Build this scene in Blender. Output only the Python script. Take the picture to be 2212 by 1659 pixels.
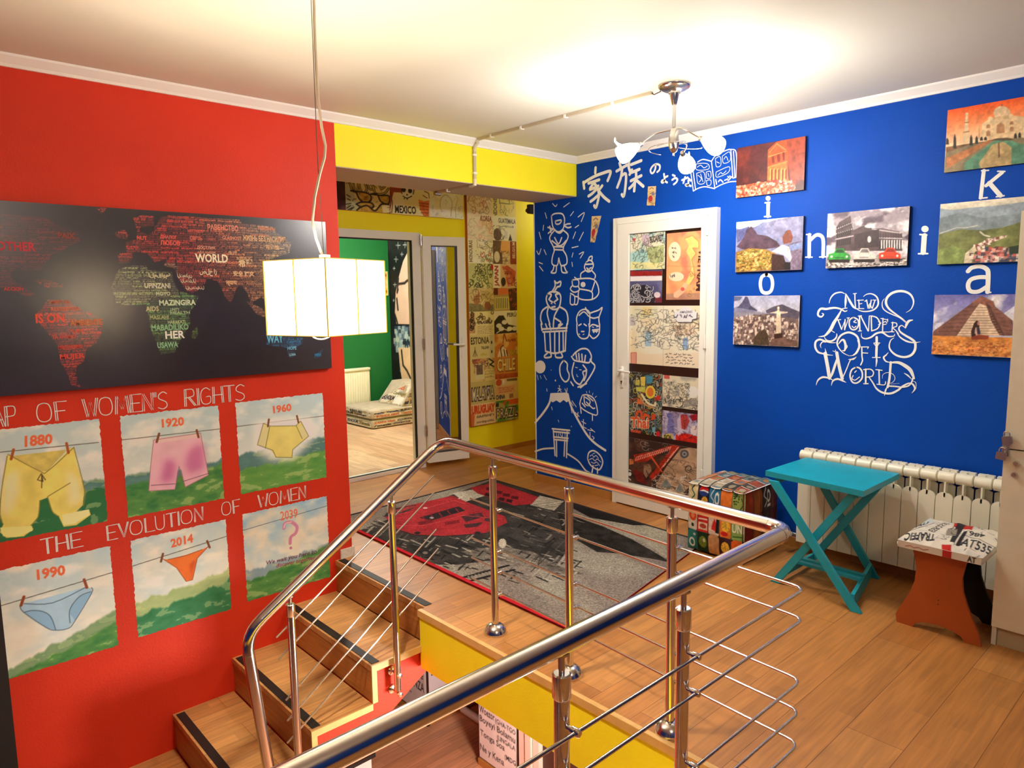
import bpy, math, random
import numpy as np
from mathutils import Vector, Matrix

# ------------------------------------------------------------------ scene, camera, light
SC = bpy.context.scene
COL = SC.collection
for _o in list(bpy.data.objects):
    bpy.data.objects.remove(_o)
random.seed(4)

PW, PH = 2212.0, 1659.0
FPX = 1531.288
EYE = np.array([0.0, 0.0, 1.6])
YAW, PITCH, ROLL = [math.radians(v) for v in (47.38529, 7.04516, -0.77652)]


def cam_axes():
    fw = np.array([-math.sin(YAW) * math.cos(PITCH), math.cos(YAW) * math.cos(PITCH), -math.sin(PITCH)])
    rt = np.array([math.cos(YAW), math.sin(YAW), 0.0])
    up = np.cross(rt, fw)
    c, s = math.cos(ROLL), math.sin(ROLL)
    return c * rt + s * up, -s * rt + c * up, fw


AX_R, AX_U, AX_F = cam_axes()
cam_data = bpy.data.cameras.new('camera')
cam = bpy.data.objects.new('camera', cam_data)
COL.objects.link(cam)
cam_data.sensor_width = 36.0
cam_data.sensor_fit = 'HORIZONTAL'
cam_data.lens = FPX / PW * 36.0
cam_data.clip_start = 0.05
_m = Matrix(((AX_R[0], AX_U[0], -AX_F[0]), (AX_R[1], AX_U[1], -AX_F[1]), (AX_R[2], AX_U[2], -AX_F[2]))).to_4x4()
_m.translation = Vector(EYE)
cam.matrix_world = _m
SC.camera = cam

SC.view_settings.view_transform = 'Standard'
SC.view_settings.look = 'None'
SC.view_settings.gamma = 1.0
SC.view_settings.use_curve_mapping = False
SC.view_settings.exposure = 0.45
SC.cycles.use_denoising = True
SC.cycles.max_bounces = 10
SC.cycles.diffuse_bounces = 5
SC.cycles.glossy_bounces = 5
SC.cycles.sample_clamp_indirect = 8.0
SC.cycles.caustics_reflective = False
SC.cycles.caustics_refractive = False

world = bpy.data.worlds.new('world')
SC.world = world
world.use_nodes = True
world.node_tree.nodes['Background'].inputs[0].default_value = (1.0, 0.93, 0.82, 1)
world.node_tree.nodes['Background'].inputs[1].default_value = 0.2

PENDANT = np.array([-2.205, 1.18, 1.60])
CHAND = np.array([-2.212, 3.195, 2.665])
CHAND_ANGLES = (190, -55, 62)


def lamp_light(name, loc, power, col, radius=0.04):
    d = bpy.data.lights.new(name, 'POINT')
    d.energy = power
    d.color = col
    d.shadow_soft_size = radius
    o = bpy.data.objects.new(name, d)
    o.location = loc
    COL.objects.link(o)
    return o


def chand_tip(a, z=0.0, rad=0.24):
    t = math.radians(a)
    r = np.array([0.677, 0.736]); f = np.array([-0.736, 0.677])
    p = CHAND[:2] + rad * (math.cos(t) * r + math.sin(t) * f)
    return np.array([p[0], p[1], CHAND[2] + z])


WARM = (1.0, 0.84, 0.62)
WHITE = (1.0, 0.95, 0.88)
lamp_light('pendant_light', PENDANT + np.array([0, 0, 0.03]), 128, WARM, 0.05)
for _a in CHAND_ANGLES:
    lamp_light('chandelier_light', chand_tip(_a, -0.36, 0.30), 27, WHITE, 0.04)
lamp_light('green_room_light', (-6.9, 4.1, 2.45), 130, WHITE, 0.12)
lamp_light('landing_fill', (0.9, 0.6, 2.45), 32, WARM, 0.15)  # unseen fill added to brighten the landing and locker
lamp_light('lower_hall_fill', (-1.9, 2.22, -0.45), 85, WHITE, 0.12)  # added fill hidden under the slab to brighten the lower level
lamp_light('hallway_fill', (-4.95, 5.6, 2.45), 4, WHITE, 0.10)  # weak fill added for the far hall, no fixture there


# ------------------------------------------------------------------ photograph pixels to points on real planes
def ray(px, py):
    return AX_F + (px - PW / 2) / FPX * AX_R - (py - PH / 2) / FPX * AX_U


def on_plane(px, py, axis, val):
    d = ray(px, py)
    return EYE + (val - EYE[axis]) / d[axis] * d


XR, YB, ZT, ZC = -3.843, 4.251, 2.616, 2.665      # red wall, blue wall, trim foot, ceiling
XH = -5.43                                          # yellow hall wall
LOW = -1.56                                         # lower floor
CROP = dict(A=(1140, 330, 4.483), B=(1140, 700, 3.858), C=(980, 150, 3.456), D=(1560, 200, 3.3926),
            E=(1560, 560, 3.3926), F=(0, 820, 2.9105), G=(0, 1120, 2.9105), M=(0, 420, 2.989),
            W=(1700, 600, 5.925), K=(1000, 410, 5.925), L=(1000, 660, 5.925), P=(1340, 480, 5.186),
            Q=(1340, 780, 5.532), R=(740, 1000, 2.9105), T=(900, 920, 5.53), U=(1300, 1050, 5.027),
            Y=(1460, 980, 6.382), Z=(1460, 940, 2.9415), H=(700, 360, 6.913), X=(0, 0, 1.0))


def px_map(crop, axis, val):
    """crop pixels -> the two coordinates of a point on an axis-aligned plane"""
    ox, oy, s = CROP[crop]
    keep = [i for i in range(3) if i != axis]

    def f(a, b):
        p = on_plane(ox + a / s, oy + b / s, axis, val)
        return p[keep[0]], p[keep[1]]
    return f


def pts(s):
    return [tuple(float(v) for v in t.split(',')) for t in s.split()]


def strokes(s):
    return [pts(t) for t in s.split(';') if t.strip()]


# ------------------------------------------------------------------ materials
def srgb(r, g, b):
    def f(c):
        c /= 255.0
        return c / 12.92 if c <= 0.04045 else ((c + 0.055) / 1.055) ** 2.4
    return (f(r), f(g), f(b))


MATS = {}


def mat(name, col, rough=0.5, metal=0.0, spec=0.5, bump=0.0, bscale=60.0, var=0.0, vscale=3.0, emit=0.0, coat=0.0, sheen=0.0):
    if name in MATS:
        return MATS[name]
    m = bpy.data.materials.new(name)
    m.use_nodes = True
    nt = m.node_tree
    b = nt.nodes['Principled BSDF']
    b.inputs['Base Color'].default_value = (*col, 1)
    b.inputs['Roughness'].default_value = rough
    b.inputs['Metallic'].default_value = metal
    b.inputs['Specular IOR Level'].default_value = spec
    b.inputs['Coat Weight'].default_value = coat
    if emit:
        b.inputs['Emission Color'].default_value = (*col, 1)
        b.inputs['Emission Strength'].default_value = emit
    tc = nt.nodes.new('ShaderNodeTexCoord')
    if var:
        n = nt.nodes.new('ShaderNodeTexNoise')
        n.inputs['Scale'].default_value = vscale
        n.inputs['Detail'].default_value = 5
        nt.links.new(tc.outputs['Object'], n.inputs['Vector'])
        r = nt.nodes.new('ShaderNodeMapRange')
        r.inputs['From Min'].default_value = 0.3
        r.inputs['From Max'].default_value = 0.7
        r.inputs['To Min'].default_value = 1 - var
        r.inputs['To Max'].default_value = 1 + var
        nt.links.new(n.outputs['Fac'], r.inputs['Value'])
        mx = nt.nodes.new('ShaderNodeVectorMath')
        mx.operation = 'SCALE'
        mx.inputs[0].default_value = col
        nt.links.new(r.outputs['Result'], mx.inputs['Scale'])
        nt.links.new(mx.outputs['Vector'], b.inputs['Base Color'])
    if bump:
        n2 = nt.nodes.new('ShaderNodeTexNoise')
        n2.inputs['Scale'].default_value = bscale
        n2.inputs['Detail'].default_value = 4
        nt.links.new(tc.outputs['Object'], n2.inputs['Vector'])
        bp = nt.nodes.new('ShaderNodeBump')
        bp.inputs['Strength'].default_value = bump
        bp.inputs['Distance'].default_value = 0.01
        nt.links.new(n2.outputs['Fac'], bp.inputs['Height'])
        nt.links.new(bp.outputs['Normal'], b.inputs['Normal'])
    MATS[name] = m
    return m


def paint_mat(name, rough=0.5, spec=0.4, coat=0.0):
    """surface whose colours come from the painted colour attribute of the mesh"""
    if name in MATS:
        return MATS[name]
    m = bpy.data.materials.new(name)
    m.use_nodes = True
    nt = m.node_tree
    b = nt.nodes['Principled BSDF']
    a = nt.nodes.new('ShaderNodeAttribute')
    a.attribute_name = 'paint'
    nt.links.new(a.outputs['Color'], b.inputs['Base Color'])
    b.inputs['Roughness'].default_value = rough
    b.inputs['Specular IOR Level'].default_value = spec
    b.inputs['Coat Weight'].default_value = coat
    b.inputs['Coat Roughness'].default_value = 0.27
    MATS[name] = m
    return m


def wood_mat(name, c1, c2, c3, width, length, along='Y', rough=0.42, gap=0.0012, strip=0.065):
    """laminate planks: plank layout from a brick pattern, strips and grain from stretched noise"""
    m = bpy.data.materials.new(name)
    m.use_nodes = True
    nt = m.node_tree
    L = nt.links.new
    b = nt.nodes['Principled BSDF']
    tc = nt.nodes.new('ShaderNodeTexCoord')
    sp = nt.nodes.new('ShaderNodeSeparateXYZ')
    L(tc.outputs['Object'], sp.inputs[0])
    cb = nt.nodes.new('ShaderNodeCombineXYZ')
    u, v = ('Y', 'X') if along == 'Y' else ('X', 'Y')
    L(sp.outputs[u], cb.inputs['X'])
    ad = nt.nodes.new('ShaderNodeMath'); ad.operation = 'ADD'
    L(sp.outputs[v], ad.inputs[0])
    L(sp.outputs['Z'], ad.inputs[1])
    L(ad.outputs[0], cb.inputs['Y'])
    bk = nt.nodes.new('ShaderNodeTexBrick')
    bk.offset = 0.37
    bk.inputs['Color1'].default_value = (*c1, 1)
    bk.inputs['Color2'].default_value = (*c2, 1)
    bk.inputs['Mortar'].default_value = (*[x * 0.55 for x in c3], 1)
    bk.inputs['Scale'].default_value = 1.0
    bk.inputs['Mortar Size'].default_value = gap
    bk.inputs['Mortar Smooth'].default_value = 0.2
    bk.inputs['Brick Width'].default_value = length
    bk.inputs['Row Height'].default_value = width
    L(cb.outputs[0], bk.inputs['Vector'])
    bs = nt.nodes.new('ShaderNodeTexBrick')
    bs.offset = 0.43
    bs.inputs['Color1'].default_value = (0.84, 0.84, 0.84, 1)
    bs.inputs['Color2'].default_value = (1.06, 1.06, 1.06, 1)
    bs.inputs['Mortar'].default_value = (0.86, 0.86, 0.86, 1)
    bs.inputs['Mortar Size'].default_value = 0.0004
    bs.inputs['Brick Width'].default_value = length * 0.37
    bs.inputs['Row Height'].default_value = strip
    bs.inputs['Scale'].default_value = 1.0
    L(cb.outputs[0], bs.inputs['Vector'])
    mp = nt.nodes.new('ShaderNodeMapping')
    mp.inputs['Scale'].default_value = (1.6, 26, 1)
    L(cb.outputs[0], mp.inputs['Vector'])
    ns = nt.nodes.new('ShaderNodeTexNoise')
    ns.inputs['Scale'].default_value = 2.2
    ns.inputs['Detail'].default_value = 7
    ns.inputs['Distortion'].default_value = 0.6
    L(mp.outputs[0], ns.inputs['Vector'])
    mr = nt.nodes.new('ShaderNodeMapRange')
    mr.inputs['From Min'].default_value = 0.3
    mr.inputs['From Max'].default_value = 0.72
    mr.inputs['To Min'].default_value = 0.80
    mr.inputs['To Max'].default_value = 1.18
    L(ns.outputs['Fac'], mr.inputs['Value'])
    m1 = nt.nodes.new('ShaderNodeMix'); m1.data_type = 'RGBA'; m1.blend_type = 'MULTIPLY'
    m1.inputs['Factor'].default_value = 1.0
    L(bk.outputs['Color'], m1.inputs['A'])
    L(bs.outputs['Color'], m1.inputs['B'])
    m2 = nt.nodes.new('ShaderNodeVectorMath'); m2.operation = 'SCALE'
    L(m1.outputs['Result'], m2.inputs[0])
    L(mr.outputs['Result'], m2.inputs['Scale'])
    # knots
    kn = nt.nodes.new('ShaderNodeTexVoronoi')
    kn.inputs['Scale'].default_value = 1.0
    mp2 = nt.nodes.new('ShaderNodeMapping')
    mp2.inputs['Scale'].default_value = (1.9, 4.2, 1)
    L(cb.outputs[0], mp2.inputs['Vector'])
    L(mp2.outputs[0], kn.inputs['Vector'])
    kr = nt.nodes.new('ShaderNodeMapRange')
    kr.inputs['From Min'].default_value = 0.015
    kr.inputs['From Max'].default_value = 0.06
    kr.inputs['To Min'].default_value = 0.5
    kr.inputs['To Max'].default_value = 0.0
    L(kn.outputs['Distance'], kr.inputs['Value'])
    m3 = nt.nodes.new('ShaderNodeMix'); m3.data_type = 'RGBA'
    L(kr.outputs['Result'], m3.inputs['Factor'])
    L(m2.outputs['Vector'], m3.inputs['A'])
    m3.inputs['B'].default_value = (*[x * 0.35 for x in c3], 1)
    L(m3.outputs['Result'], b.inputs['Base Color'])
    b.inputs['Roughness'].default_value = rough
    b.inputs['Specular IOR Level'].default_value = 0.4
    MATS[name] = m
    return m


M_RED = mat('red_wall_paint', srgb(218, 54, 28), 0.55, bump=0.12, bscale=90, var=0.04, vscale=2.5, spec=0.3)
M_BLUE = mat('blue_wall_paint', srgb(0, 66, 166), 0.6, bump=0.10, bscale=90, var=0.06, vscale=2.0, spec=0.15)
M_YELLOW = mat('yellow_wall_paint', srgb(255, 240, 36), 0.5, bump=0.10, bscale=80, var=0.03, spec=0.3)
M_GREEN = mat('green_wall_paint', srgb(24, 104, 52), 0.55, bump=0.08, bscale=80, spec=0.3)
M_CEIL = mat('ceiling_paint', srgb(220, 220, 208), 0.7, bump=0.05, bscale=40, var=0.02, vscale=1.2, spec=0.2)
M_SOFFIT = mat('soffit_paint', srgb(200, 186, 166), 0.7, spec=0.2)
M_TRIM = mat('white_trim', srgb(246, 244, 240), 0.45)
M_UPVC = mat('white_plastic_frame', srgb(245, 244, 236), 0.3)
M_PAINTW = mat('white_wall_lettering_paint', srgb(240, 240, 236), 0.6, spec=0.2)
M_CHROME = mat('polished_steel', (0.74, 0.71, 0.68), 0.17, 1.0)
M_BRUSH = mat('brushed_nickel', (0.62, 0.60, 0.58), 0.25, 1.0)
M_BLACK = mat('black_strip', (0.012, 0.010, 0.010), 0.6)
M_DARK = mat('dark_brown', srgb(52, 24, 18), 0.5)
M_TEAL = mat('turquoise_paint', srgb(18, 160, 184), 0.42, var=0.08, vscale=9, bump=0.05, bscale=50)
M_RAD = mat('radiator_enamel', srgb(240, 236, 216), 0.3)
M_RADIN = mat('radiator_inner', srgb(190, 184, 166), 0.45)
M_BROWN = mat('orange_brown_board', srgb(176, 84, 34), 0.45, var=0.06, vscale=6)
M_LOCK = mat('pale_woodgrain_board', srgb(228, 220, 196), 0.5, var=0.05, vscale=14)
M_EDGE = mat('light_wood_edge', srgb(214, 170, 104), 0.45, var=0.1, vscale=18)
M_CONDUIT = mat('beige_conduit', srgb(196, 184, 160), 0.4)
M_PRINT = paint_mat('printed_canvas', 0.5, 0.3)
M_GLOSS = paint_mat('satin_print', 0.45, 0.4)
M_MAPPRINT = paint_mat('map_print', 0.3, 0.8, coat=1.0)
M_MURAL = paint_mat('painted_mural', 0.6, 0.25)
M_PILE = paint_mat('woven_pile', 0.95, 0.1)
M_CLOTH = paint_mat('printed_cloth', 0.8, 0.15)
M_WOOD = wood_mat('laminate_floor', srgb(196, 136, 74), srgb(174, 112, 54), srgb(150, 92, 46), 0.195, 1.28)
M_WOODL = wood_mat('lower_laminate_floor', srgb(220, 164, 126), srgb(204, 146, 106), srgb(150, 92, 56), 0.195, 1.28)
M_WOODG = wood_mat('green_room_laminate', srgb(226, 190, 160), srgb(200, 156, 124), srgb(140, 96, 70), 0.13, 0.9, along='X', strip=0.045)
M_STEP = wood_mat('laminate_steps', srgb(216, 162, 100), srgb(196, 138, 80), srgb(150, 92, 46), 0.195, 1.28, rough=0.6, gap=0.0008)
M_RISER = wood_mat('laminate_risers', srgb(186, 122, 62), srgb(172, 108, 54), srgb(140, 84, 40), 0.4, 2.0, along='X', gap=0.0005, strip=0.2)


def glow_mat(name, col, strength, trans=1.0):
    m = bpy.data.materials.new(name)
    m.use_nodes = True
    nt = m.node_tree
    nt.nodes.remove(nt.nodes['Principled BSDF'])
    out = [n for n in nt.nodes if n.type == 'OUTPUT_MATERIAL'][0]
    e = nt.nodes.new('ShaderNodeEmission')
    e.inputs[0].default_value = (*col, 1)
    e.inputs[1].default_value = strength
    t = nt.nodes.new('ShaderNodeBsdfTranslucent')
    t.inputs[0].default_value = (*[x * trans for x in col], 1)
    a = nt.nodes.new('ShaderNodeAddShader')
    nt.links.new(e.outputs[0], a.inputs[0])
    nt.links.new(t.outputs[0], a.inputs[1])
    nt.links.new(a.outputs[0], out.inputs[0])
    MATS[name] = m
    return m


def glass_mirror(name, col, rough=0.03):
    return mat(name, col, rough, 1.0)


# ------------------------------------------------------------------ mesh builder
class MB:
    def __init__(self):
        self.v, self.f, self.smooth = [], [], []

    def add(self, vs, fs, smooth=False):
        n = len(self.v)
        self.v += [tuple(map(float, p)) for p in vs]
        self.f += [tuple(i + n for i in f) for f in fs]
        self.smooth += [smooth] * len(fs)
        return self

    def box(self, x0, y0, z0, x1, y1, z1):
        x0, x1 = sorted((x0, x1)); y0, y1 = sorted((y0, y1)); z0, z1 = sorted((z0, z1))
        vs = [(x, y, z) for z in (z0, z1) for y in (y0, y1) for x in (x0, x1)]
        return self.add(vs, [(0, 2, 3, 1), (4, 5, 7, 6), (0, 1, 5, 4), (2, 6, 7, 3), (0, 4, 6, 2), (1, 3, 7, 5)])

    def rbox(self, x0, y0, z0, x1, y1, z1, r=0.01, n=3):
        """box with rounded edges (spherical corners)"""
        c = np.array([(x0 + x1) / 2, (y0 + y1) / 2, (z0 + z1) / 2])
        h = np.abs(np.array([x1 - x0, y1 - y0, z1 - z0])) / 2
        r = min(r, *(h * 0.98))
        g = [math.tan(math.pi / 4 * t) for t in np.linspace(-1, 1, 2 * n + 1)]
        for ax in range(3):
            for sg in (-1, 1):
                vs = []
                for a in g:
                    for b in g:
                        p = [0, 0, 0]
                        p[ax] = sg; p[(ax + 1) % 3] = a; p[(ax + 2) % 3] = b
                        p = np.array(p, float)
                        u = p / np.linalg.norm(p)
                        s = np.where(p > 1e-6, 1, np.where(p < -1e-6, -1, 0))
                        vs.append(tuple(c + s * (h - r) + u * r))
                m = len(g)
                fs = []
                for i in range(m - 1):
                    for j in range(m - 1):
                        q4 = (i * m + j, i * m + j + 1, (i + 1) * m + j + 1, (i + 1) * m + j)
                        fs.append(q4[::-1] if sg < 0 else q4)
                self.add(vs, fs, True)
        return self

    def obox(self, c, ax, half):
        c = np.array(c, float)
        ax = [np.array(a, float) / np.linalg.norm(a) for a in ax]
        vs = []
        for k in (-1, 1):
            for j in (-1, 1):
                for i in (-1, 1):
                    vs.append(c + ax[0] * half[0] * i + ax[1] * half[1] * j + ax[2] * half[2] * k)
        return self.add(vs, [(0, 2, 3, 1), (4, 5, 7, 6), (0, 1, 5, 4), (2, 6, 7, 3), (0, 4, 6, 2), (1, 3, 7, 5)])

    def bar(self, a, b, w, t, up=(0, 0, 1)):
        """rectangular bar from a to b, w across, t thick along up"""
        a, b = np.array(a, float), np.array(b, float)
        d = b - a; L = np.linalg.norm(d); d /= L
        s = np.cross(d, up); s /= np.linalg.norm(s)
        u = np.cross(s, d)
        return self.obox((a + b) / 2, (d, s, u), (L / 2, w / 2, t / 2))

    def tube(self, path, r, seg=12, cap=True):
        P = [np.array(p, float) for p in path]
        n = len(P)
        rr = r if isinstance(r, (list, tuple)) else [r] * n
        T = []
        for i in range(n):
            d = (P[min(i + 1, n - 1)] - P[max(i - 1, 0)])
            T.append(d / np.linalg.norm(d))
        ref = np.array([0, 0, 1.0]) if abs(T[0][2]) < 0.9 else np.array([1.0, 0, 0])
        N = np.cross(T[0], ref); N /= np.linalg.norm(N)
        vs = []
        for i in range(n):
            N = N - T[i] * (N @ T[i]); N /= np.linalg.norm(N)
            B = np.cross(T[i], N)
            k = 1.0
            if 0 < i < n - 1:
                d1 = P[i] - P[i - 1]; d1 /= np.linalg.norm(d1)
                k = 1 / max(0.5, abs(d1 @ T[i]))
            for j in range(seg):
                a = 2 * math.pi * j / seg
                vs.append(P[i] + rr[i] * (math.cos(a) * N + math.sin(a) * B))
        fs = []
        for i in range(n - 1):
            for j in range(seg):
                k2 = (j + 1) % seg
                fs.append((i * seg + j, i * seg + k2, (i + 1) * seg + k2, (i + 1) * seg + j))
        self.add(vs, fs, True)
        if cap:
            b0 = len(self.v) - len(vs)
            self.f.append(tuple(b0 + j for j in range(seg))[::-1]); self.smooth.append(False)
            e0 = b0 + (n - 1) * seg
            self.f.append(tuple(e0 + j for j in range(seg))); self.smooth.append(False)
        return self

    def lathe(self, prof, origin, axis=(0, 0, 1), seg=24):
        """prof: (radius, distance along axis)"""
        o = np.array(origin, float)
        a = np.array(axis, float); a /= np.linalg.norm(a)
        ref = np.array([1.0, 0, 0]) if abs(a[0]) < 0.9 else np.array([0, 1.0, 0])
        n = np.cross(a, ref); n /= np.linalg.norm(n)
        b = np.cross(a, n)
        vs, fs = [], []
        for r, h in prof:
            for j in range(seg):
                t = 2 * math.pi * j / seg
                vs.append(o + a * h + max(r, 1e-5) * (math.cos(t) * n + math.sin(t) * b))
        for i in range(len(prof) - 1):
            for j in range(seg):
                k = (j + 1) % seg
                fs.append((i * seg + j, i * seg + k, (i + 1) * seg + k, (i + 1) * seg + j))
        return self.add(vs, fs, True)

    def prism(self, poly, place, depth):
        """poly: 2D outline; place(u, v, w) -> 3D; extruded from w = 0 to depth"""
        n = len(poly)
        vs = [place(u, v, 0) for u, v in poly] + [place(u, v, depth) for u, v in poly]
        fs = [tuple(range(n))[::-1], tuple(range(n, 2 * n))]
        fs += [(i, (i + 1) % n, n + (i + 1) % n, n + i) for i in range(n)]
        return self.add(vs, fs)

    def ribbon(self, line, w, place, smooth_line=True, taper=False):
        """a brush stroke of width w (one number or one per point) laid on a surface by place(u, v)"""
        P = [np.array(p, float) for p in line]
        W = list(w) if isinstance(w, (list, tuple)) else [w] * len(P)
        if len(P) == 1:
            P = [P[0] - [W[0] * 0.05, 0], P[0] + [W[0] * 0.05, 0]]; W = [W[0]] * 2
        if smooth_line and len(P) > 2:
            Q, V = [], []
            for i in range(len(P) - 1):
                p0, p1, p2, p3 = P[max(i - 1, 0)], P[i], P[i + 1], P[min(i + 2, len(P) - 1)]
                for k in range(4):
                    t = k / 4
                    Q.append(0.5 * ((2 * p1) + (p2 - p0) * t + (2 * p0 - 5 * p1 + 4 * p2 - p3) * t * t + (3 * p1 - p0 - 3 * p2 + p3) * t ** 3))
                    V.append(W[i] * (1 - t) + W[i + 1] * t)
            Q.append(P[-1]); V.append(W[-1])
            P, W = Q, V
        keep = [0] + [i for i in range(1, len(P)) if np.linalg.norm(P[i] - P[i - 1]) > 1e-7]
        P = [P[i] for i in keep]; W = [W[i] for i in keep]
        n = len(P)
        if n < 2:
            return self
        Lp, Rp = [], []
        for i in range(n):
            d = P[min(i + 1, n - 1)] - P[max(i - 1, 0)]
            ln = np.linalg.norm(d)
            d = d / ln if ln > 1e-9 else np.array([1.0, 0])
            nn = np.array([-d[1], d[0]])
            Lp.append(P[i] + nn * W[i] / 2); Rp.append(P[i] - nn * W[i] / 2)
        vs = [place(*p) for p in Lp] + [place(*p) for p in Rp]
        fs = [(n + i, n + i + 1, i + 1, i) for i in range(n - 1)]
        self.add(vs, fs)
        for e, o in ((0, 1), (n - 1, n - 2)):
            d = P[e] - P[o]; d /= np.linalg.norm(d)
            nn = np.array([-d[1], d[0]])
            arc = [P[e] + W[e] / 2 * (math.cos(t) * nn + math.sin(t) * d) for t in [math.pi * k / 6 for k in range(7)]]
            self.add([place(*p) for p in arc], [tuple(range(7))[::-1]])
        return self

    def flat(self, poly, place):
        return self.add([place(*p) for p in poly], [tuple(range(len(poly)))])

    def build(self, name, material, parent=None, sharp=40):
        me = bpy.data.meshes.new(name)
        me.from_pydata(self.v, [], self.f)
        me.polygons.foreach_set('use_smooth', self.smooth)
        if any(self.smooth) and sharp:
            me.set_sharp_from_angle(angle=math.radians(sharp))
        if material:
            me.materials.append(material)
        me.update()
        return link(name, me, parent)


def link(name, data, parent=None):
    o = bpy.data.objects.new(name, data)
    COL.objects.link(o)
    if parent is not None:
        o.parent = parent
        if parent.type == 'EMPTY':
            o.location = -parent.location          # geometry is given in room coordinates
    return o


def tag(o, label=None, cat=None, group=None, kind=None):
    if label: o['label'] = label
    if cat: o['category'] = cat
    if group: o['group'] = group
    if kind: o['kind'] = kind
    return o


def thing(name, loc, label, cat, group=None, kind=None):
    o = bpy.data.objects.new(name, None)
    o.empty_display_size = 0.05
    o.location = loc
    COL.objects.link(o)
    return tag(o, label, cat, group, kind)


def structure(o, label, cat):
    return tag(o, label, cat, kind='structure')


# ------------------------------------------------------------------ lettering
_FONT = {}


def font2d(text, bold=0.0, shear=0.0):
    key = (text, bold, shear)
    if key not in _FONT:
        cu = bpy.data.curves.new('lettering', 'FONT')
        cu.body = text
        cu.resolution_u = 2
        cu.offset = bold
        cu.shear = shear
        o = bpy.data.objects.new('lettering', cu)
        COL.objects.link(o)
        me = o.evaluated_get(bpy.context.evaluated_depsgraph_get()).to_mesh()
        v = np.array([x.co[:2] for x in me.vertices]) if len(me.vertices) else np.zeros((0, 2))
        f = [tuple(p.vertices) for p in me.polygons]
        bpy.data.objects.remove(o)
        bpy.data.curves.remove(cu)
        if len(v):
            lo, hi = v.min(0), v.max(0)
            v = (v - lo) / np.maximum(hi - lo, 1e-6)
        _FONT[key] = (v, f)
    return _FONT[key]


def text_mesh(mb, text, quad, place, bold=0.0, shear=0.0):
    """lettering stretched into quad = bottom left, bottom right, top right, top left"""
    v, f = font2d(text, bold, shear)
    q = [np.array(p, float) for p in quad]
    out = [place(*((1 - b) * ((1 - a) * q[0] + a * q[1]) + b * ((1 - a) * q[3] + a * q[2]))) for a, b in v]
    mb.add(out, f)


# thin hand-lettered capitals: unit box strokes
THIN = {
    'A': '0,0 .5,1 1,0;.2,.35 .8,.35', 'M': '0,0 .12,1 .5,.25 .88,1 1,0', 'P': '0,0 .05,1;.05,1 .8,1 1,.85 .95,.62 .75,.5 .05,.48',
    'O': '.5,1 .15,.9 0,.5 .12,.12 .5,0 .88,.12 1,.5 .85,.9 .5,1', 'F': '.1,0 .05,1 1,1;.08,.5 .8,.5', 'W': '0,1 .25,0 .5,.8 .75,0 1,1',
    'E': '1,1 .05,1 .05,0 1,0;.05,.5 .8,.5', 'N': '0,0 .05,1 .95,0 1,1', 'S': '1,.88 .6,1 .15,.85 .15,.62 .85,.4 .95,.15 .5,0 0,.1',
    'R': '0,0 .05,1;.05,1 .8,1 1,.82 .9,.58 .05,.5;.4,.5 1,0', 'I': '.5,0 .5,1', 'G': '1,.85 .6,1 .15,.85 0,.5 .15,.1 .6,0 1,.12 1,.45 .6,.45',
    'H': '0,0 .05,1;1,0 .95,1;.05,.5 .95,.5', 'T': '0,1 1,1;.5,1 .5,0', 'V': '0,1 .5,0 1,1', 'L': '.05,1 .05,0 1,0', 'U': '0,1 .05,.2 .35,0 .65,0 .95,.2 1,1',
    "'": '.5,1 .4,.75', '?': '0,.7 .2,.95 .6,1 .95,.85 .9,.62 .55,.45 .5,.25;.5,0 .52,.03',
}


def thin_word(mb, word, u0, u1, v0, v1, place, w, double=0.0, widths=None):
    n = sum(0.35 if c in "I'" else (1.25 if c in 'MWO' else 1.0) for c in word)
    x = 0.0
    k = 0
    for c in word:
        cw = 0.35 if c in "I'" else (1.25 if c in 'MWO' else 1.0)
        a, b = x / n + 0.06 / n, (x + cw) / n - 0.14 / n
        for s in strokes(THIN[c]):
            line = [(u0 + (a + (b - a) * p) * (u1 - u0), v0 + q * (v1 - v0)) for p, q in s]
            rounded = c in 'OSGUPR?' and len(line) > 3
            k += 1
            mb.ribbon(line, w, lambda u, v, k=k: place(u, v, -.00006 * k), smooth_line=rounded)
            if double and not rounded:
                mb.ribbon([(p + double, q) for p, q in line], w, lambda u, v, k=k: place(u, v, -.00006 * k - .00003), smooth_line=False)
        x += cw


# ------------------------------------------------------------------ painted surfaces (colour grids)
def fbm(ny, nx, sx, sy, seed, octaves=4):
    rng = np.random.RandomState(seed)
    out = np.zeros((ny, nx)); amp, tot = 1.0, 0.0
    for o in range(octaves):
        gx, gy = max(2, int(sx * 2 ** o) + 2), max(2, int(sy * 2 ** o) + 2)
        g = rng.rand(gy, gx)
        X = np.linspace(0, gx - 1.001, nx); Y = np.linspace(0, gy - 1.001, ny)
        xi, yi = X.astype(int), Y.astype(int)
        fx, fy = X - xi, Y - yi
        fx, fy = fx * fx * (3 - 2 * fx), fy * fy * (3 - 2 * fy)
        a = g[np.ix_(yi, xi)] * (1 - fx) + g[np.ix_(yi, xi + 1)] * fx
        b = g[np.ix_(yi + 1, xi)] * (1 - fx) + g[np.ix_(yi + 1, xi + 1)] * fx
        out += amp * (a * (1 - fy[:, None]) + b * fy[:, None])
        tot += amp; amp *= 0.5
    return out / tot


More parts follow.
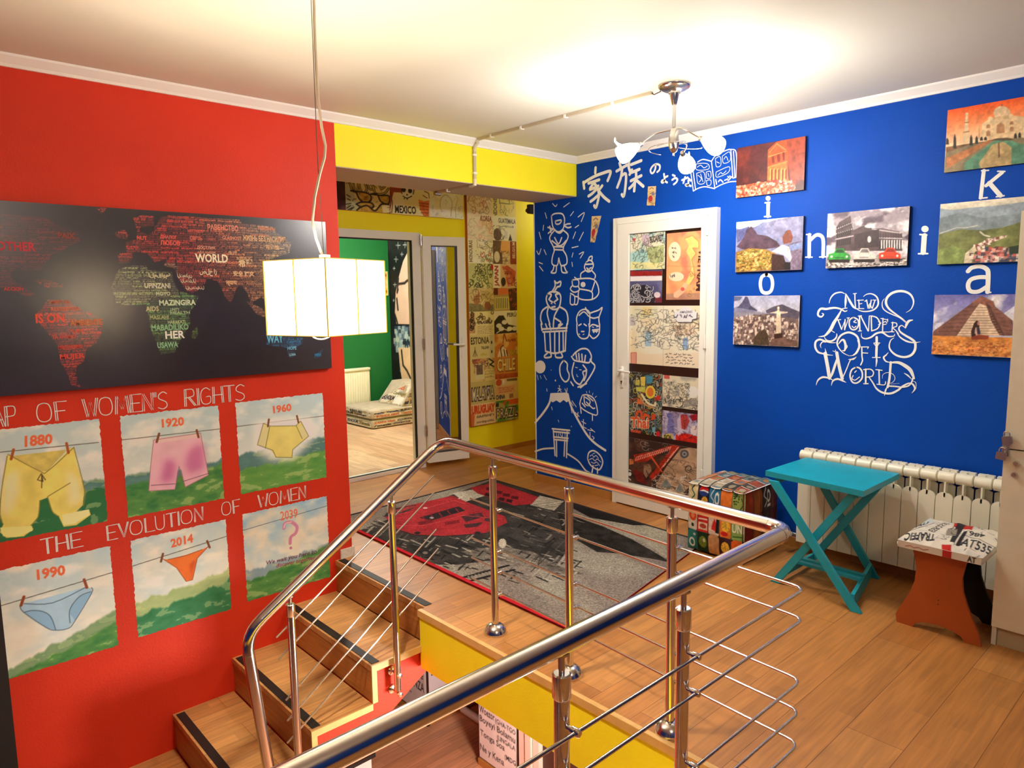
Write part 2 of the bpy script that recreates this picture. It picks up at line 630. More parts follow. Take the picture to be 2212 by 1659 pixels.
class Canvas:
    """colour grid over a rectangle; rows run from the bottom up. Drawing is in unit coordinates or through a pixel map"""

    def __init__(self, u0, u1, v0, v1, nx, ny, col=(255, 255, 255)):
        self.r = (u0, u1, v0, v1)
        self.nx, self.ny = nx, ny
        self.img = np.zeros((ny, nx, 3)) + np.array(col, float)
        self.map = None

    def use(self, m):
        self.map = m
        return self

    def G(self, P):
        u0, u1, v0, v1 = self.r
        out = []
        for a, b in P:
            if self.map:
                u, v = self.map(a, b)
                a, b = (u - u0) / (u1 - u0), (v - v0) / (v1 - v0)
            out.append((a * (self.nx - 1), b * (self.ny - 1)))
        return np.array(out, float)

    def mix(self, mask, col, box=None):
        x0, x1, y0, y1 = box or (0, self.nx, 0, self.ny)
        m = np.clip(mask, 0, 1)[..., None]
        self.img[y0:y1, x0:x1] = self.img[y0:y1, x0:x1] * (1 - m) + np.asarray(col, float) * m

    def _cov(self, P, ss=3):
        x0, x1 = int(max(0, math.floor(P[:, 0].min()) - 1)), int(min(self.nx, math.ceil(P[:, 0].max()) + 2))
        y0, y1 = int(max(0, math.floor(P[:, 1].min()) - 1)), int(min(self.ny, math.ceil(P[:, 1].max()) + 2))
        if x1 <= x0 or y1 <= y0:
            return None, None
        xs = x0 - 0.5 + (np.arange((x1 - x0) * ss) + 0.5) / ss
        ys = y0 - 0.5 + (np.arange((y1 - y0) * ss) + 0.5) / ss
        ins = np.zeros((len(ys), len(xs)), bool)
        n = len(P)
        for i in range(n):
            xa, ya = P[i]; xb, yb = P[(i + 1) % n]
            if ya == yb:
                continue
            c = (ys >= min(ya, yb)) & (ys < max(ya, yb))
            if not c.any():
                continue
            xc = xa + (ys[c] - ya) / (yb - ya) * (xb - xa)
            ins[c] ^= xs[None, :] < xc[:, None]
        cov = ins.reshape(y1 - y0, ss, x1 - x0, ss).mean((1, 3))
        return cov, (x0, x1, y0, y1)

    def poly(self, P, col, a=1.0, noise=0.0, seed=1, sc=8, soft=0):
        P = self.G(pts(P) if isinstance(P, str) else P)
        if soft:
            m = np.zeros((self.ny, self.nx))
            c, b = self._cov(P)
            if c is None:
                return self
            m[b[2]:b[3], b[0]:b[1]] = c
            for _ in range(3):
                for ax in (0, 1):
                    m = sum(np.roll(m, k, ax) for k in range(-soft, soft + 1)) / (2 * soft + 1)
            self.mix(m * a, col)
            return self
        c, b = self._cov(P)
        if c is None:
            return self
        col = np.asarray(col, float)
        if noise:
            h, w = c.shape
            n = fbm(h, w, sc, sc * h / max(w, 1), seed)[..., None]
            col = col * (1 + noise * (n - 0.5) * 2)
        self.mix(c * a, col, b)
        return self

    def mask_poly(self, P):
        P = self.G(pts(P) if isinstance(P, str) else P)
        m = np.zeros((self.ny, self.nx))
        c, b = self._cov(P)
        if c is not None:
            m[b[2]:b[3], b[0]:b[1]] = c
        return m

    def line(self, P, w, col, a=1.0, smooth=False):
        P = self.G(pts(P) if isinstance(P, str) else P)
        if smooth and len(P) > 2:
            Q = []
            for i in range(len(P) - 1):
                p0, p1, p2, p3 = P[max(i - 1, 0)], P[i], P[i + 1], P[min(i + 2, len(P) - 1)]
                for k in range(4):
                    t = k / 4
                    Q.append(0.5 * ((2 * p1) + (p2 - p0) * t + (2 * p0 - 5 * p1 + 4 * p2 - p3) * t * t + (3 * p1 - p0 - 3 * p2 + p3) * t ** 3))
            P = np.array(Q + [P[-1]])
        lo, hi = P.min(0) - w - 1, P.max(0) + w + 2
        x0, y0 = [int(max(0, v)) for v in lo]
        x1, y1 = int(min(self.nx, hi[0])), int(min(self.ny, hi[1]))
        if x1 <= x0 or y1 <= y0:
            return self
        X, Y = np.meshgrid(np.arange(x0, x1), np.arange(y0, y1))
        d = np.full(X.shape, 1e9)
        for i in range(max(1, len(P) - 1)):
            A, B = P[i], P[min(i + 1, len(P) - 1)]
            e = B - A; L = e @ e
            t = np.clip(((X - A[0]) * e[0] + (Y - A[1]) * e[1]) / L, 0, 1) if L > 0 else 0
            d = np.minimum(d, np.hypot(X - A[0] - t * e[0], Y - A[1] - t * e[1]))
        self.mix(np.clip(w / 2 - d + 0.5, 0, 1) * a, col, (x0, x1, y0, y1))
        return self

    def lines(self, s, w, col, a=1.0, smooth=False):
        for t in strokes(s):
            self.line(t, w, col, a, smooth)
        return self

    def ell(self, c, rx, ry, col, a=1.0, noise=0.0):
        P = [(c[0] + rx * math.cos(t), c[1] + ry * math.sin(t)) for t in np.linspace(0, 2 * math.pi, 25)[:-1]]
        return self.poly(P, col, a, noise)

    def grad(self, top, bottom, v0=0.0, v1=1.0):
        t = np.clip((np.linspace(0, 1, self.ny) - v0) / (v1 - v0), 0, 1)[:, None, None]
        self.img = self.img * 0 + np.asarray(bottom, float) * (1 - t) + np.asarray(top, float) * t
        return self

    def cloud(self, col, sx, sy, seed, lo=0.5, hi=0.7, mask=None, a=1.0):
        n = fbm(self.ny, self.nx, sx, sy, seed, 5)
        m = np.clip((n - lo) / (hi - lo), 0, 1) * a
        if mask is not None:
            m = m * mask
        self.mix(m, col)
        return self

    def speckle(self, mask, cols, n, size, seed, flat=1.0):
        """dabs of paint scattered inside mask"""
        rng = np.random.RandomState(seed)
        ys, xs = np.nonzero(mask > 0.5)
        if not len(ys):
            return self
        keep = self.map
        for k in range(n):
            i = rng.randint(len(ys))
            s = size * (0.6 + 0.8 * rng.rand())
            x, y = xs[i], ys[i]
            x0, x1, y0, y1 = int(max(0, x - s)), int(min(self.nx, x + s + 1)), int(max(0, y - s * flat)), int(min(self.ny, y + s * flat + 1))
            c = np.array(cols[rng.randint(len(cols))], float)
            self.img[y0:y1, x0:x1] = self.img[y0:y1, x0:x1] * 0.25 + c * 0.75
        return self

    def text(self, s, quad, col, bold=0.0, shear=0.0, a=1.0):
        v, f = font2d(s, bold, shear)
        if not len(v):
            return self
        q = [np.array(p, float) for p in quad]
        P = self.G([(1 - b) * ((1 - t) * q[0] + t * q[1]) + b * ((1 - t) * q[3] + t * q[2]) for t, b in v])
        m = np.zeros((self.ny, self.nx))
        for face in f:
            c, b = self._cov(P[list(face)], 3)
            if c is not None:
                m[b[2]:b[3], b[0]:b[1]] += c
        self.mix(np.clip(m, 0, 1) * a, col)
        return self

    def rect_text(self, s, u0, v0, u1, v1, col, bold=0.0, a=1.0):
        return self.text(s, [(u0, v0), (u1, v0), (u1, v1), (u0, v1)], col, bold, 0.0, a)


def lin(img):
    c = np.clip(img, 0, 255) / 255.0
    return np.where(c <= 0.04045, c / 12.92, ((c + 0.055) / 1.055) ** 2.4)


def canvas_mesh(c, name, place, material, parent=None, depth=0.0, side=(230, 225, 215), warp=None):
    """place(u, v, w): w = 0 is the painted face, w = depth the back"""
    u0, u1, v0, v1 = c.r
    U, V = np.meshgrid(np.linspace(u0, u1, c.nx), np.linspace(v0, v1, c.ny))
    if warp is not None:
        U, V = warp(U, V)
    P = place(U, V, np.zeros_like(U))
    P = np.stack([np.broadcast_to(a, U.shape) for a in P], -1).reshape(-1, 3)
    idx = np.arange(c.nx * c.ny).reshape(c.ny, c.nx)
    F = np.stack([idx[:-1, :-1], idx[:-1, 1:], idx[1:, 1:], idx[1:, :-1]], -1).reshape(-1, 4)
    colr = lin(c.img).reshape(-1, 3)
    if depth:
        cs = [(u0, v0), (u1, v0), (u1, v1), (u0, v1)]
        extra = [place(np.float64(a), np.float64(b), np.float64(w)) for w in (0.0, depth) for a, b in cs]
        extra = np.array([[float(t) for t in e] for e in extra])
        n = len(P)
        P = np.vstack([P, extra])
        F = np.vstack([F, [[n + i, n + 4 + i, n + 4 + (i + 1) % 4, n + (i + 1) % 4] for i in range(4)], [[n + 7, n + 6, n + 5, n + 4]]])
        colr = np.vstack([colr, np.repeat(lin(np.array([side], float)), 8, 0)])
    me = bpy.data.meshes.new(name)
    me.vertices.add(len(P)); me.vertices.foreach_set('co', P.astype(np.float32).ravel())
    me.loops.add(F.size); me.loops.foreach_set('vertex_index', F.astype(np.int32).ravel())
    me.polygons.add(len(F))
    me.polygons.foreach_set('loop_start', np.arange(0, F.size, 4, dtype=np.int32))
    me.update(calc_edges=True)
    at = me.color_attributes.new('paint', 'FLOAT_COLOR', 'POINT')
    at.data.foreach_set('color', np.hstack([colr, np.ones((len(colr), 1))]).astype(np.float32).ravel())
    me.materials.append(material)
    me.validate()
    return link(name, me, parent)


def on_blue(e):
    return lambda u, v, w=0.0: (u, YB - e + w + 0 * u, v)


def on_red(e):
    return lambda u, v, w=0.0: (XR + e - w + 0 * u, u, v)


def on_hall(e):
    return lambda u, v, w=0.0: (XH + e - w + 0 * u, u, v)


# ------------------------------------------------------------------ the setting
def shell(name, boxes, material, label, cat):
    mb = MB()
    for b in boxes:
        mb.box(*b)
    return structure(mb.build(name, material), label, cat)


XE, YN, YF = 2.4, -2.6, 6.6         # right wall, wall behind the camera, far end of the hall
XHOLE = -1.035                       # right edge of the stairwell
YEDGE = 2.055                         # far edge of the stairwell
SLAB = -0.316
shell('floor', [(XHOLE, YN, SLAB, XE, 4.36, 0), (XH - .12, YEDGE, SLAB, -2.905, 4.36, 0), (-2.905, 2.012, SLAB, XHOLE, 4.36, 0), (XH - .12, 4.36, SLAB, -4.3, YF, 0),
                (XR, YN, SLAB, XHOLE, -1.3, 0), (XH - .12, 0.5, SLAB, XR - .2, YEDGE, 0)], M_WOOD, 'honey laminate floor of the upper landing around the stairwell', 'floor')
shell('floor_2', [(-6.2, YN, LOW - .1, XE, 4.36, LOW)], M_WOODL, 'pinkish laminate floor of the level below the stairs', 'floor')
shell('floor_3', [(-8.5, 1.2, -.1, XH - .12, 5.5, 0)], M_WOODG, 'pale striped laminate floor of the green room', 'floor')
shell('ceiling', [(-8.6, YN, ZC, XE, YF, ZC + .12)], M_CEIL, 'cream white ceiling over the landing', 'ceiling')
shell('wall_left', [(XR - .2, YN, LOW, XR, 2.154, ZC)], M_RED, 'red wall beside the stairs', 'wall')
shell('wall_back', [(-4.32, YB, 0, XE, 4.36, ZC)], M_BLUE, 'blue wall with photographs and white drawings', 'wall')
shell('wall_right', [(XE, YN, LOW, XE + .12, 4.36, ZC)], M_BLUE, 'blue side wall of the landing', 'wall')
shell('wall_front', [(-4.1, YN - .12, LOW, XE, YN, ZC)], M_BLUE, 'blue wall on the near side of the landing', 'wall')
shell('wall_hall', [(XH - .12, 0.4, 0, XH, 2.36, ZC), (XH - .12, 2.36, 2.185, XH, 3.853, ZC), (XH - .12, 3.853, 0, XH, YF, ZC)],
      M_YELLOW, 'yellow hall wall with the glazed door and the travel boards', 'wall')
shell('wall_hall_end', [(XH, YF, 0, -3.4, YF + .1, ZC), (-4.3, 4.36, 0, -4.2, YF, ZC), (-4.3225, YB + .012, .062, -4.3202, 4.3602, ZC), (XH, 0.4, 0, XR - .2, 0.5, ZC)], M_YELLOW, 'yellow ends of the hall behind the blue wall', 'wall')
shell('wall_green', [(-8.5, 1.2, 0, -8.4, 5.5, ZC), (-8.5, 1.1, 0, XH - .12, 1.2, ZC)], M_GREEN, 'deep green wall of the room behind the glazed door', 'wall')
shell('wall_mural', [(-8.5, 5.45, 0, XH - .12, 5.55, ZC)], M_BLACK, 'black side wall of the green room', 'wall')

beam = MB().box(XR - .455, 2.154, 2.372, XR, YB, ZC)
shell('wall_beam', [(XR - .455, 2.154, 2.374, XR, YB, ZC)], M_YELLOW, 'yellow beam crossing over the hall opening', 'beam')
shell('ceiling_soffit', [(XR - .453, 2.156, 2.369, XR - .002, YB - .002, 2.3745)], M_SOFFIT, 'grey plastered underside of the yellow beam', 'soffit')

# cove along the ceiling
COVE = [(0, 0), (.012, 0), (.018, .012), (.036, .030), (.046, .040), (.05, .049), (0, .049)]
mb = MB().prism(COVE, lambda u, v, w: (XR + u, YN + w, ZT + v), YB - YN)
structure(mb.build('trim_1', M_TRIM), 'white cove between ceiling and red wall and yellow beam', 'trim')
mb = MB().prism(COVE, lambda u, v, w: (XR + w, YB - u, ZT + v), XE - XR)
structure(mb.build('trim_2', M_TRIM), 'white cove between ceiling and blue wall', 'trim')
# baseboards
M_BASE = mat('baseboard_wood', srgb(190, 132, 66), 0.45, var=0.08, vscale=20)
mb = MB().box(-4.32, YB - .014, 0, -3.44, YB, .062)
mb.box(-4.334, YB - .014, 0, -4.32, 4.36, .062)
structure(mb.build('baseboard_back', M_BASE), 'wooden baseboard under the blue wall drawings', 'baseboard')
mb = MB().box(-2.565, YB - .014, 0, XE, YB, .062)
structure(mb.build('baseboard_back_right', M_BASE), 'wooden baseboard of the blue wall behind the radiator', 'baseboard')
mb = MB().box(XH, 3.86, 0, XH + .012, YF, .05)
structure(mb.build('baseboard_hall', M_BASE), 'wooden baseboard of the yellow hall wall', 'baseboard')
mb = MB().box(XR - .2, 2.154, 0, XR + .012, 2.166, .06)
mb.box(XR, 2.07, 0.0, XR + .012, 2.154, .058)
structure(mb.build('baseboard_left', mat('chipped_plaster', srgb(226, 220, 206), 0.7, var=0.12, vscale=60)), 'chipped white foot of the red wall above the top step', 'baseboard')
# dark strip at the near end of the red wall
structure(MB().box(XR, 0.18, LOW, XR + .03, .362, .9).build('trim_3', M_BLACK), 'black strip at the near end of the red wall', 'trim')
# fascia of the landing
mb = MB().box(-2.905, 2.0, SLAB, XHOLE, 2.0118, -.032)
mb.box(XHOLE - .02, -1.3, SLAB, XHOLE, 2.0, -.032)
structure(mb.build('trim_4', M_YELLOW), 'yellow painted edge board of the landing over the stairwell', 'fascia')
mb = MB().box(-2.905, 1.988, -.032, XHOLE, 2.0118, .003)
mb.box(XHOLE - .03, -1.3, -.032, XHOLE, 1.988, .003)
structure(mb.build('trim_5', M_EDGE), 'light wooden edging along the stairwell rim', 'edging')
# corner bead of the blue wall
structure(MB().box(-4.324, YB - .003, .06, -4.314, YB + .012, 2.37).build('trim_6', M_TRIM), 'white corner bead at the free end of the blue wall', 'trim')

# lower level walls
M_LOWW = mat('lower_white_wall', srgb(244, 236, 236), 0.6)
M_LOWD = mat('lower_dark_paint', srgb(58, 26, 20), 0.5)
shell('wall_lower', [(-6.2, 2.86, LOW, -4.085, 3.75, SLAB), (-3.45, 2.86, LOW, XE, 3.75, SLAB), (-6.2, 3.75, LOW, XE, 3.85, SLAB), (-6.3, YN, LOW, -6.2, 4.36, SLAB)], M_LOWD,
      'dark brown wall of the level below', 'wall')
mb = MB().box(-6.2, 2.835, LOW, -4.06, 2.86, LOW + .045)
mb.box(-4.085, 2.835, LOW, -4.06, 3.75, LOW + .045)
mb.box(-3.475, 2.835, LOW, XE, 2.86, LOW + .045)
structure(mb.build('baseboard_lower', M_BASE), 'wooden baseboard of the lower level', 'baseboard')
mb = MB().tube([(-3.40, 3.14, LOW + .03), (-4.02, 3.14, LOW + .03), (-4.055, 3.175, LOW + .03), (-4.055, 3.6, LOW + .03)], .028, 10)
structure(mb.build('trim_7', M_UPVC), 'white sill edge of the doorway on the lower level', 'sill')
mb = MB()
for i, x in enumerate((-3.053, -2.985, -2.925)):
    mb.box(x, 2.825 - .012 * (i % 2), LOW, x + .05, 2.862, SLAB)
structure(mb.build('trim_8', mat('pinkish_door_frame', srgb(236, 206, 196), 0.4)), 'pale door frame beside the white word sheet below', 'door frame')

# ------------------------------------------------------------------ staircase
RISE, RUN = 0.1955, 0.3295
XS0, XS1 = XR, -2.905
st = thing('staircase', (-3.37, 2.03, 0), 'laminate staircase with black nosing strips descending along the red wall', 'stairs')
NST = 7


def step_y(k):
    return 2.034 - RUN * k


mb = MB()
for k in range(NST):
    ya, yb, zt = step_y(k + 1) + .012, step_y(k) + .012, -RISE * (k + 1) - .0305
    q = [(ya, zt), (ya, -RISE * (k + 1) - .20), (yb, -RISE * k - .20 - .165), (yb, zt)]
    q = [(ya, zt), (ya, -.366 + .594 * (ya - 2.03)), (yb, -.366 + .594 * (yb - 2.03)), (yb, zt)]
    mb.prism(q, lambda u, v, w: (XS0 + .002 + w, u, v), XS1 - .018 - XS0)
mb.build('stringer', M_RED, st)
tag(st.children[-1] if st.children else bpy.data.objects['stringer'], 'red painted side and underside')
MB().box(XS0 + .001, step_y(0), -.03, XS1, YEDGE - .0005, 0).build('tread', M_STEP, st)
for k in range(NST + 1):
    y, z = step_y(k), -RISE * k
    if k:
        mb = MB().box(XS0 + .001, y, z - .03, XS1, y + RUN - .003, z)
        mb.build('tread', M_STEP, st)
        mb = MB().box(XS1 - .0, y - .002, z - .032, XS1 + .010, y + RUN - .002, z + .001)
        mb.build('tread_edge', M_EDGE, st)
    if k < NST:
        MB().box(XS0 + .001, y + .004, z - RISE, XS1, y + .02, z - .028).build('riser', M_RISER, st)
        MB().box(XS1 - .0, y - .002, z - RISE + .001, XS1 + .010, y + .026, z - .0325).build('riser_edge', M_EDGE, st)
    MB().box(XS0 + .02, y + .012, z - .001, XS1 - .012, y + .054, z + .003).build('nosing_strip', M_BLACK, st)


# ------------------------------------------------------------------ steel balustrade
def rail_y(x):
    return 2.118 - 0.054 * (x + 2.444)


HR = 0.877
XN = -0.972
rg = thing('stair_railing', (XN, 1.0, 0), 'polished steel railing with thin bars around the stairwell', 'railing')


def bend(a, b, c, r, n=6):
    a, b, c = [np.array(p, float) for p in (a, b, c)]
    d1 = (a - b) / np.linalg.norm(a - b); d2 = (c - b) / np.linalg.norm(c - b)
    p0, p1 = b + d1 * r, b + d2 * r
    return [tuple((1 - t) ** 2 * p0 + 2 * t * (1 - t) * b + t * t * p1) for t in np.linspace(0, 1, n + 1)]


A0 = (-2.865, 1.17, -0.62)
A1 = (-2.865, 1.085, 0.195)
A2 = (-2.862, rail_y(-2.862), HR)
A3 = (XN, rail_y(XN), HR)
A4 = (XN + .002, -1.25, HR)
path = [A0] + bend(A0, A1, A2, .09) + bend(A1, A2, A3, .11) + bend(A2, A3, A4, .065) + [A4]
MB().tube(path, .0243, 20).build('handrail', M_CHROME, rg)
for i in (1, 7, 8, 14, 15, 21):
    p = np.array(path[i]); d = np.array(path[min(i + 1, len(path) - 1)]) - np.array(path[i - 1]); d /= np.linalg.norm(d)
    MB().tube([p - d * .0012, p + d * .0012], .0249, 20).build('joint_ring', M_BRUSH, rg)


def post(x, y, z0, z1, ztop, flange=True, side=None):
    p = MB().tube([(x, y, z0), (x, y, z1 - .05)], .0172, 16).tube([(x, y, z1 - .055), (x, y, z1 - .05), (x, y, z1), (x, y, z1 + .003)], [.0172, .0205, .0205, .017], 16).build('post', M_CHROME, rg)
    MB().tube([(x, y, z1), (x, y, ztop)], .0075, 10).tube([(x - .0001, y, ztop - .004), (x, y, ztop + .001)], .018, 10).build('post_pin', M_BRUSH, p)
    if flange:
        MB().lathe([(.0172, .046), (.021, .0455), (.029, .043), (.038, .0375), (.046, .029), (.052, .019), (.056, .009), (.057, .003), (.057, 0)], (x, y, z0), seg=24).build('floor_flange', M_CHROME, p)
    if side:
        mb = MB()
        for z in side:
            mb.tube([(x, y, z), (x - .055, y, z)], .007, 10)
            mb.lathe([(.0, 0), (.022, .0), (.024, .006), (.012, .012), (0, .013)], (x - .055, y, z), (1, 0, 0), 14)
            mb.lathe([(0, .012), (.012, .010), (.014, 0)], (x + .016, y, z), (1, 0, 0), 12)
        mb.build('side_bracket', M_CHROME, p)
    return p


def knob(p, c, d):
    c = np.array(c, float); d = np.array(d, float)
    MB().tube([c, c + d * .038], .0062, 10).lathe([(0, .030), (.0092, .030), (.0092, .048), (.007, .051), (0, .051)], c, d, 12).build('bar_clamp', M_CHROME, p)


SLOT = [.695, .597, .395, .292, .183]
for x in (-2.444, -1.935, -1.412):
    y = rail_y(x)
    p = post(x, y, 0, .815, HR - .02)
    for i, z in enumerate(SLOT):
        if i == 0 and x < -1.9:
            continue
        knob(p, (x, y, z), (0.15, .99, 0))
for y in (1.475, 1.025, .4, -.3, -1.0):
    p = post(XN, y, 0, .808, HR - .02)
    if y > .9:
        for z in SLOT:
            knob(p, (XN, y, z), (1, 0, 0))
for y, side in ((1.83, (-.27, -.37)), (1.29, (-.60, -.70))):
    zr = .877 - (2.14 - y) * .647
    post(-2.865, y, zr - 1.0 - .03, zr - .06, zr - .02, False, side)

for i, z in enumerate(SLOT):
    xs = -1.975 if i == 0 else -2.68
    o = .042
    c0 = (xs, rail_y(xs) + o, z + (.004 if i else -.004)); c1 = (XN + o, rail_y(XN) + o - .012, z); c2 = (XN + o, -1.2, z)
    MB().tube([c0] + bend(c0, c1, c2, .042) + [c2], .0047, 10).build('bar', M_CHROME, rg)
SB = [(2.115, .690, 1.235, .118), (2.112, .600, 1.238, .012), (2.120, .402, 1.262, -.189), (2.130, .296, 1.263, -.289), (2.128, .175, 1.257, -.394)]
for ya, za, yb, zb in SB:
    MB().tube([(-2.902, ya, za), (-2.902, yb, zb)], .0045, 10).build('stair_bar', M_CHROME, rg)

# ------------------------------------------------------------------ rug
RQ = [np.array(p) for p in ((-4.57, 2.408), (-2.14, 2.376), (-2.42, 3.90), (-4.63, 3.985))]


def rug_uv(a, b, f=None):
    ox, oy, s = CROP['R']
    p = on_plane(ox + a / s, oy + b / s, 2, .012)[:2]
    u, v = .5, .5
    for _ in range(8):
        q = (1 - u) * (1 - v) * RQ[0] + u * (1 - v) * RQ[1] + u * v * RQ[2] + (1 - u) * v * RQ[3]
        du = (1 - v) * (RQ[1] - RQ[0]) + v * (RQ[2] - RQ[3])
        dv = (1 - u) * (RQ[3] - RQ[0]) + u * (RQ[2] - RQ[1])
        d = np.linalg.solve(np.stack([du, dv], 1), p - q)
        u, v = u + d[0], v + d[1]
    return u, v


c = Canvas(0, 1, 0, 1, 480, 320, (132, 120, 112)).use(rug_uv)
c.cloud((152, 145, 132), 6, 5, 3, .45, .65)
c.poly('1500,300 1950,392 2080,440 2060,610 1900,500 1700,400', (160, 152, 136), noise=.14)
c.poly('40,450 960,100 1300,195 1450,300 1440,520 1330,660 1180,640 950,610 720,640 560,640 350,560', (58, 54, 52), noise=.45, sc=16)
c.poly('1000,110 1290,190 1600,285 1950,392 1830,392 1560,345 1400,260', (38, 34, 34), noise=.3, sc=14)
c.poly('1350,300 1640,400 1820,480 1960,560 2070,628 1960,605 1740,570 1600,560 1480,490 1380,430', (44, 40, 38), noise=.5, sc=18, seed=5)
c.poly('720,560 1100,640 1400,700 1520,700 1340,640 1200,560 980,520', (112, 104, 96), noise=.4, sc=16)
for k in range(620):
    r = random.Random(k)
    x, y = r.uniform(90, 1480), r.uniform(130, 740)
    if (250 < x < 1040 and y < 465) or (790 < x < 1240 and y < 275) or y < 420 - .32 * x:
        continue
    L = r.uniform(12, 70); a = r.choice((.28, .28, -1.0, .45))
    t = r.choice(((28, 24, 24), (20, 18, 18), (140, 132, 120), (184, 176, 160), (96, 90, 84)))
    c.line([(x, y), (x + L, y + L * a)], r.uniform(.8, 3.4), t, .85)
for k in range(9):
    c.line([(1230 + k * 14, 640 - k * 22), (1260 + k * 13, 520 - k * 4), (1330, 470)], 1.2, (30, 26, 26), .8)
c.ell((520, 565), 32, 20, (40, 36, 36)); c.ell((520, 565), 16, 9, (120, 112, 104))
c.lines('760,720 1040,645; 800,742 1075,672', 5, (34, 30, 30))
for k in range(12):
    c.line([(790 + k * 22, 712 - k * 5), (800 + k * 22, 730 - k * 5)], 1.6, (150, 142, 130))
c.poly('690,190 830,165 900,205 770,245', (196, 186, 170), noise=.1)
c.poly('1180,265 1240,205 1390,240 1330,300', (186, 176, 158), noise=.2)
c.lines('1200,262 1380,240; 1230,275 1400,250; 1260,285 1410,258', 1.3, (50, 46, 44))
RB = (170, 44, 52)
c.poly('262,335 300,290 440,262 690,205 780,245 1020,335 1035,375 900,440 640,458 450,455 330,410', RB, noise=.16, sc=7)
c.poly('255,340 300,290 470,262 420,300 330,330', (60, 50, 50), noise=.3)
c.poly('480,345 730,272 770,300 560,362', (46, 36, 42), noise=.3)
c.poly('745,335 870,312 890,338 775,372', (74, 44, 50)); c.poly('760,388 885,372 850,400 775,408', (70, 44, 48))
c.poly('900,335 950,350 930,372 890,362', (80, 50, 54)); c.poly('450,262 560,235 640,240 520,285', (170, 40, 48))
c.lines('370,430 560,418 700,412; 300,380 480,395 700,330 900,300', 1.8, (150, 30, 40))
c.poly('470,372 560,352 575,372 480,392', (120, 30, 38), noise=.2); c.poly('600,318 690,296 705,312 612,336', (40, 32, 38)); c.poly('640,372 735,356 735,376 645,392', (126, 28, 38), noise=.2)
for x, y in ((505, 340), (556, 327), (606, 314), (660, 300), (712, 287)):
    c.line([(x, y), (x + 18, y + 22)], 2, (150, 36, 46))
c.lines('300,330 470,300 700,236 770,256;330,395 520,392 760,330 1000,352', 2.2, (206, 70, 74)); c.poly('320,300 420,272 470,270 360,312', (206, 62, 66), .7); c.poly('830,325 860,320 866,334 838,340;'.split(';')[0], (110, 60, 66))
c.ell((470, 440), 20, 9, (40, 34, 38)); c.ell((850, 440), 20, 9, (40, 34, 38)); c.lines('340,420 450,452 640,462 900,442', 3, (60, 34, 38))
c.ell((520, 283), 14, 5, (225, 200, 196)); c.ell((560, 345), 12, 6, (170, 170, 176)); c.ell((735, 222), 8, 6, (220, 190, 186))
c.poly('800,155 960,122 1228,213 1190,258 1080,268 850,192', RB, noise=.14, sc=7)
for x, y in ((905, 152), (960, 172), (1010, 190), (1062, 206)):
    c.poly([(x, y), (x + 46, y + 6), (x + 40, y + 24), (x - 4, y + 18)], (92, 30, 38))
for x, y in ((900, 188), (985, 215), (1035, 226)):
    c.poly([(x, y), (x + 36, y + 6), (x + 28, y + 26), (x - 8, y + 16)], (58, 28, 34))
c.ell((1005, 505), 24, 30, (196, 186, 168))
n = np.random.RandomState(2).rand(c.ny, c.nx)[..., None]
c.img *= (0.72 + 0.5 * n)
c.use(None)
c.poly([(0, 0), (1, 0), (1, .016), (0, .016)], (196, 26, 40)); c.poly([(0, 0), (.012, 0), (.012, 1), (0, 1)], (44, 36, 40))
c.poly([(0, .985), (1, .985), (1, 1), (0, 1)], (50, 44, 46))


def rug_place(u, v, w):
    x = (1 - u) * (1 - v) * RQ[0][0] + u * (1 - v) * RQ[1][0] + u * v * RQ[2][0] + (1 - u) * v * RQ[3][0]
    y = (1 - u) * (1 - v) * RQ[0][1] + u * (1 - v) * RQ[1][1] + u * v * RQ[2][1] + (1 - u) * v * RQ[3][1]
    return (x, y, .012 - w + 0 * u)


rug = canvas_mesh(c, 'rug', rug_place, M_PILE, None, .0115, (150, 30, 40))
tag(rug, 'grey and black woven rug picturing red double-decker buses in a city, lying on the landing', 'rug')


# ------------------------------------------------------------------ world map on the red wall
yz = px_map('M', 0, XR + .03)
MAP = (.300, 2.054, 1.192, 2.043)
c = Canvas(*MAP, 620, 300, (26, 14, 24)).use(yz)
c.cloud((34, 22, 44), 5, 3, 8, .4, .7)
land = Canvas(*MAP, 620, 300, (0, 0, 0)).use(yz)


def land_mass(P):
    land.poly(P, (255, 255, 255))


NAM = '-120,120 300,150 350,190 430,225 500,240 520,300 440,335 400,370 330,390 310,430 260,490 150,490 110,470 75,500 80,550 160,600 225,640 180,662 100,625 0,605 -120,560'
SAM = '300,680 440,682 520,740 620,780 665,830 655,900 620,960 560,1000 540,1080 500,1110 490,1150 505,1220 535,1250 460,1230 430,1150 390,1080 370,970 330,920 260,840 230,780 280,720'
AFR = '760,490 830,460 940,455 960,490 1110,500 1120,560 1150,620 1285,660 1260,710 1220,770 1230,830 1190,900 1160,950 1130,1020 1040,1035 1010,960 970,860 960,790 940,710 830,720 750,700 720,600 740,540'
EUR = '757,380 820,380 810,310 880,290 885,235 860,150 930,130 990,140 1000,230 960,260 905,240 900,215 1010,200 1040,140 1200,140 1350,155 1540,160 1560,185 1760,210 1790,250 1880,310 1870,380 1800,400 1740,420 1800,560 1730,720 1690,660 1640,690 1620,720 1600,640 1560,590 1530,600 1500,680 1490,702 1450,660 1430,600 1400,560 1340,540 1310,600 1240,640 1200,620 1150,540 1130,480 1060,460 1070,420 1000,440 950,380 870,370 840,440 770,445'
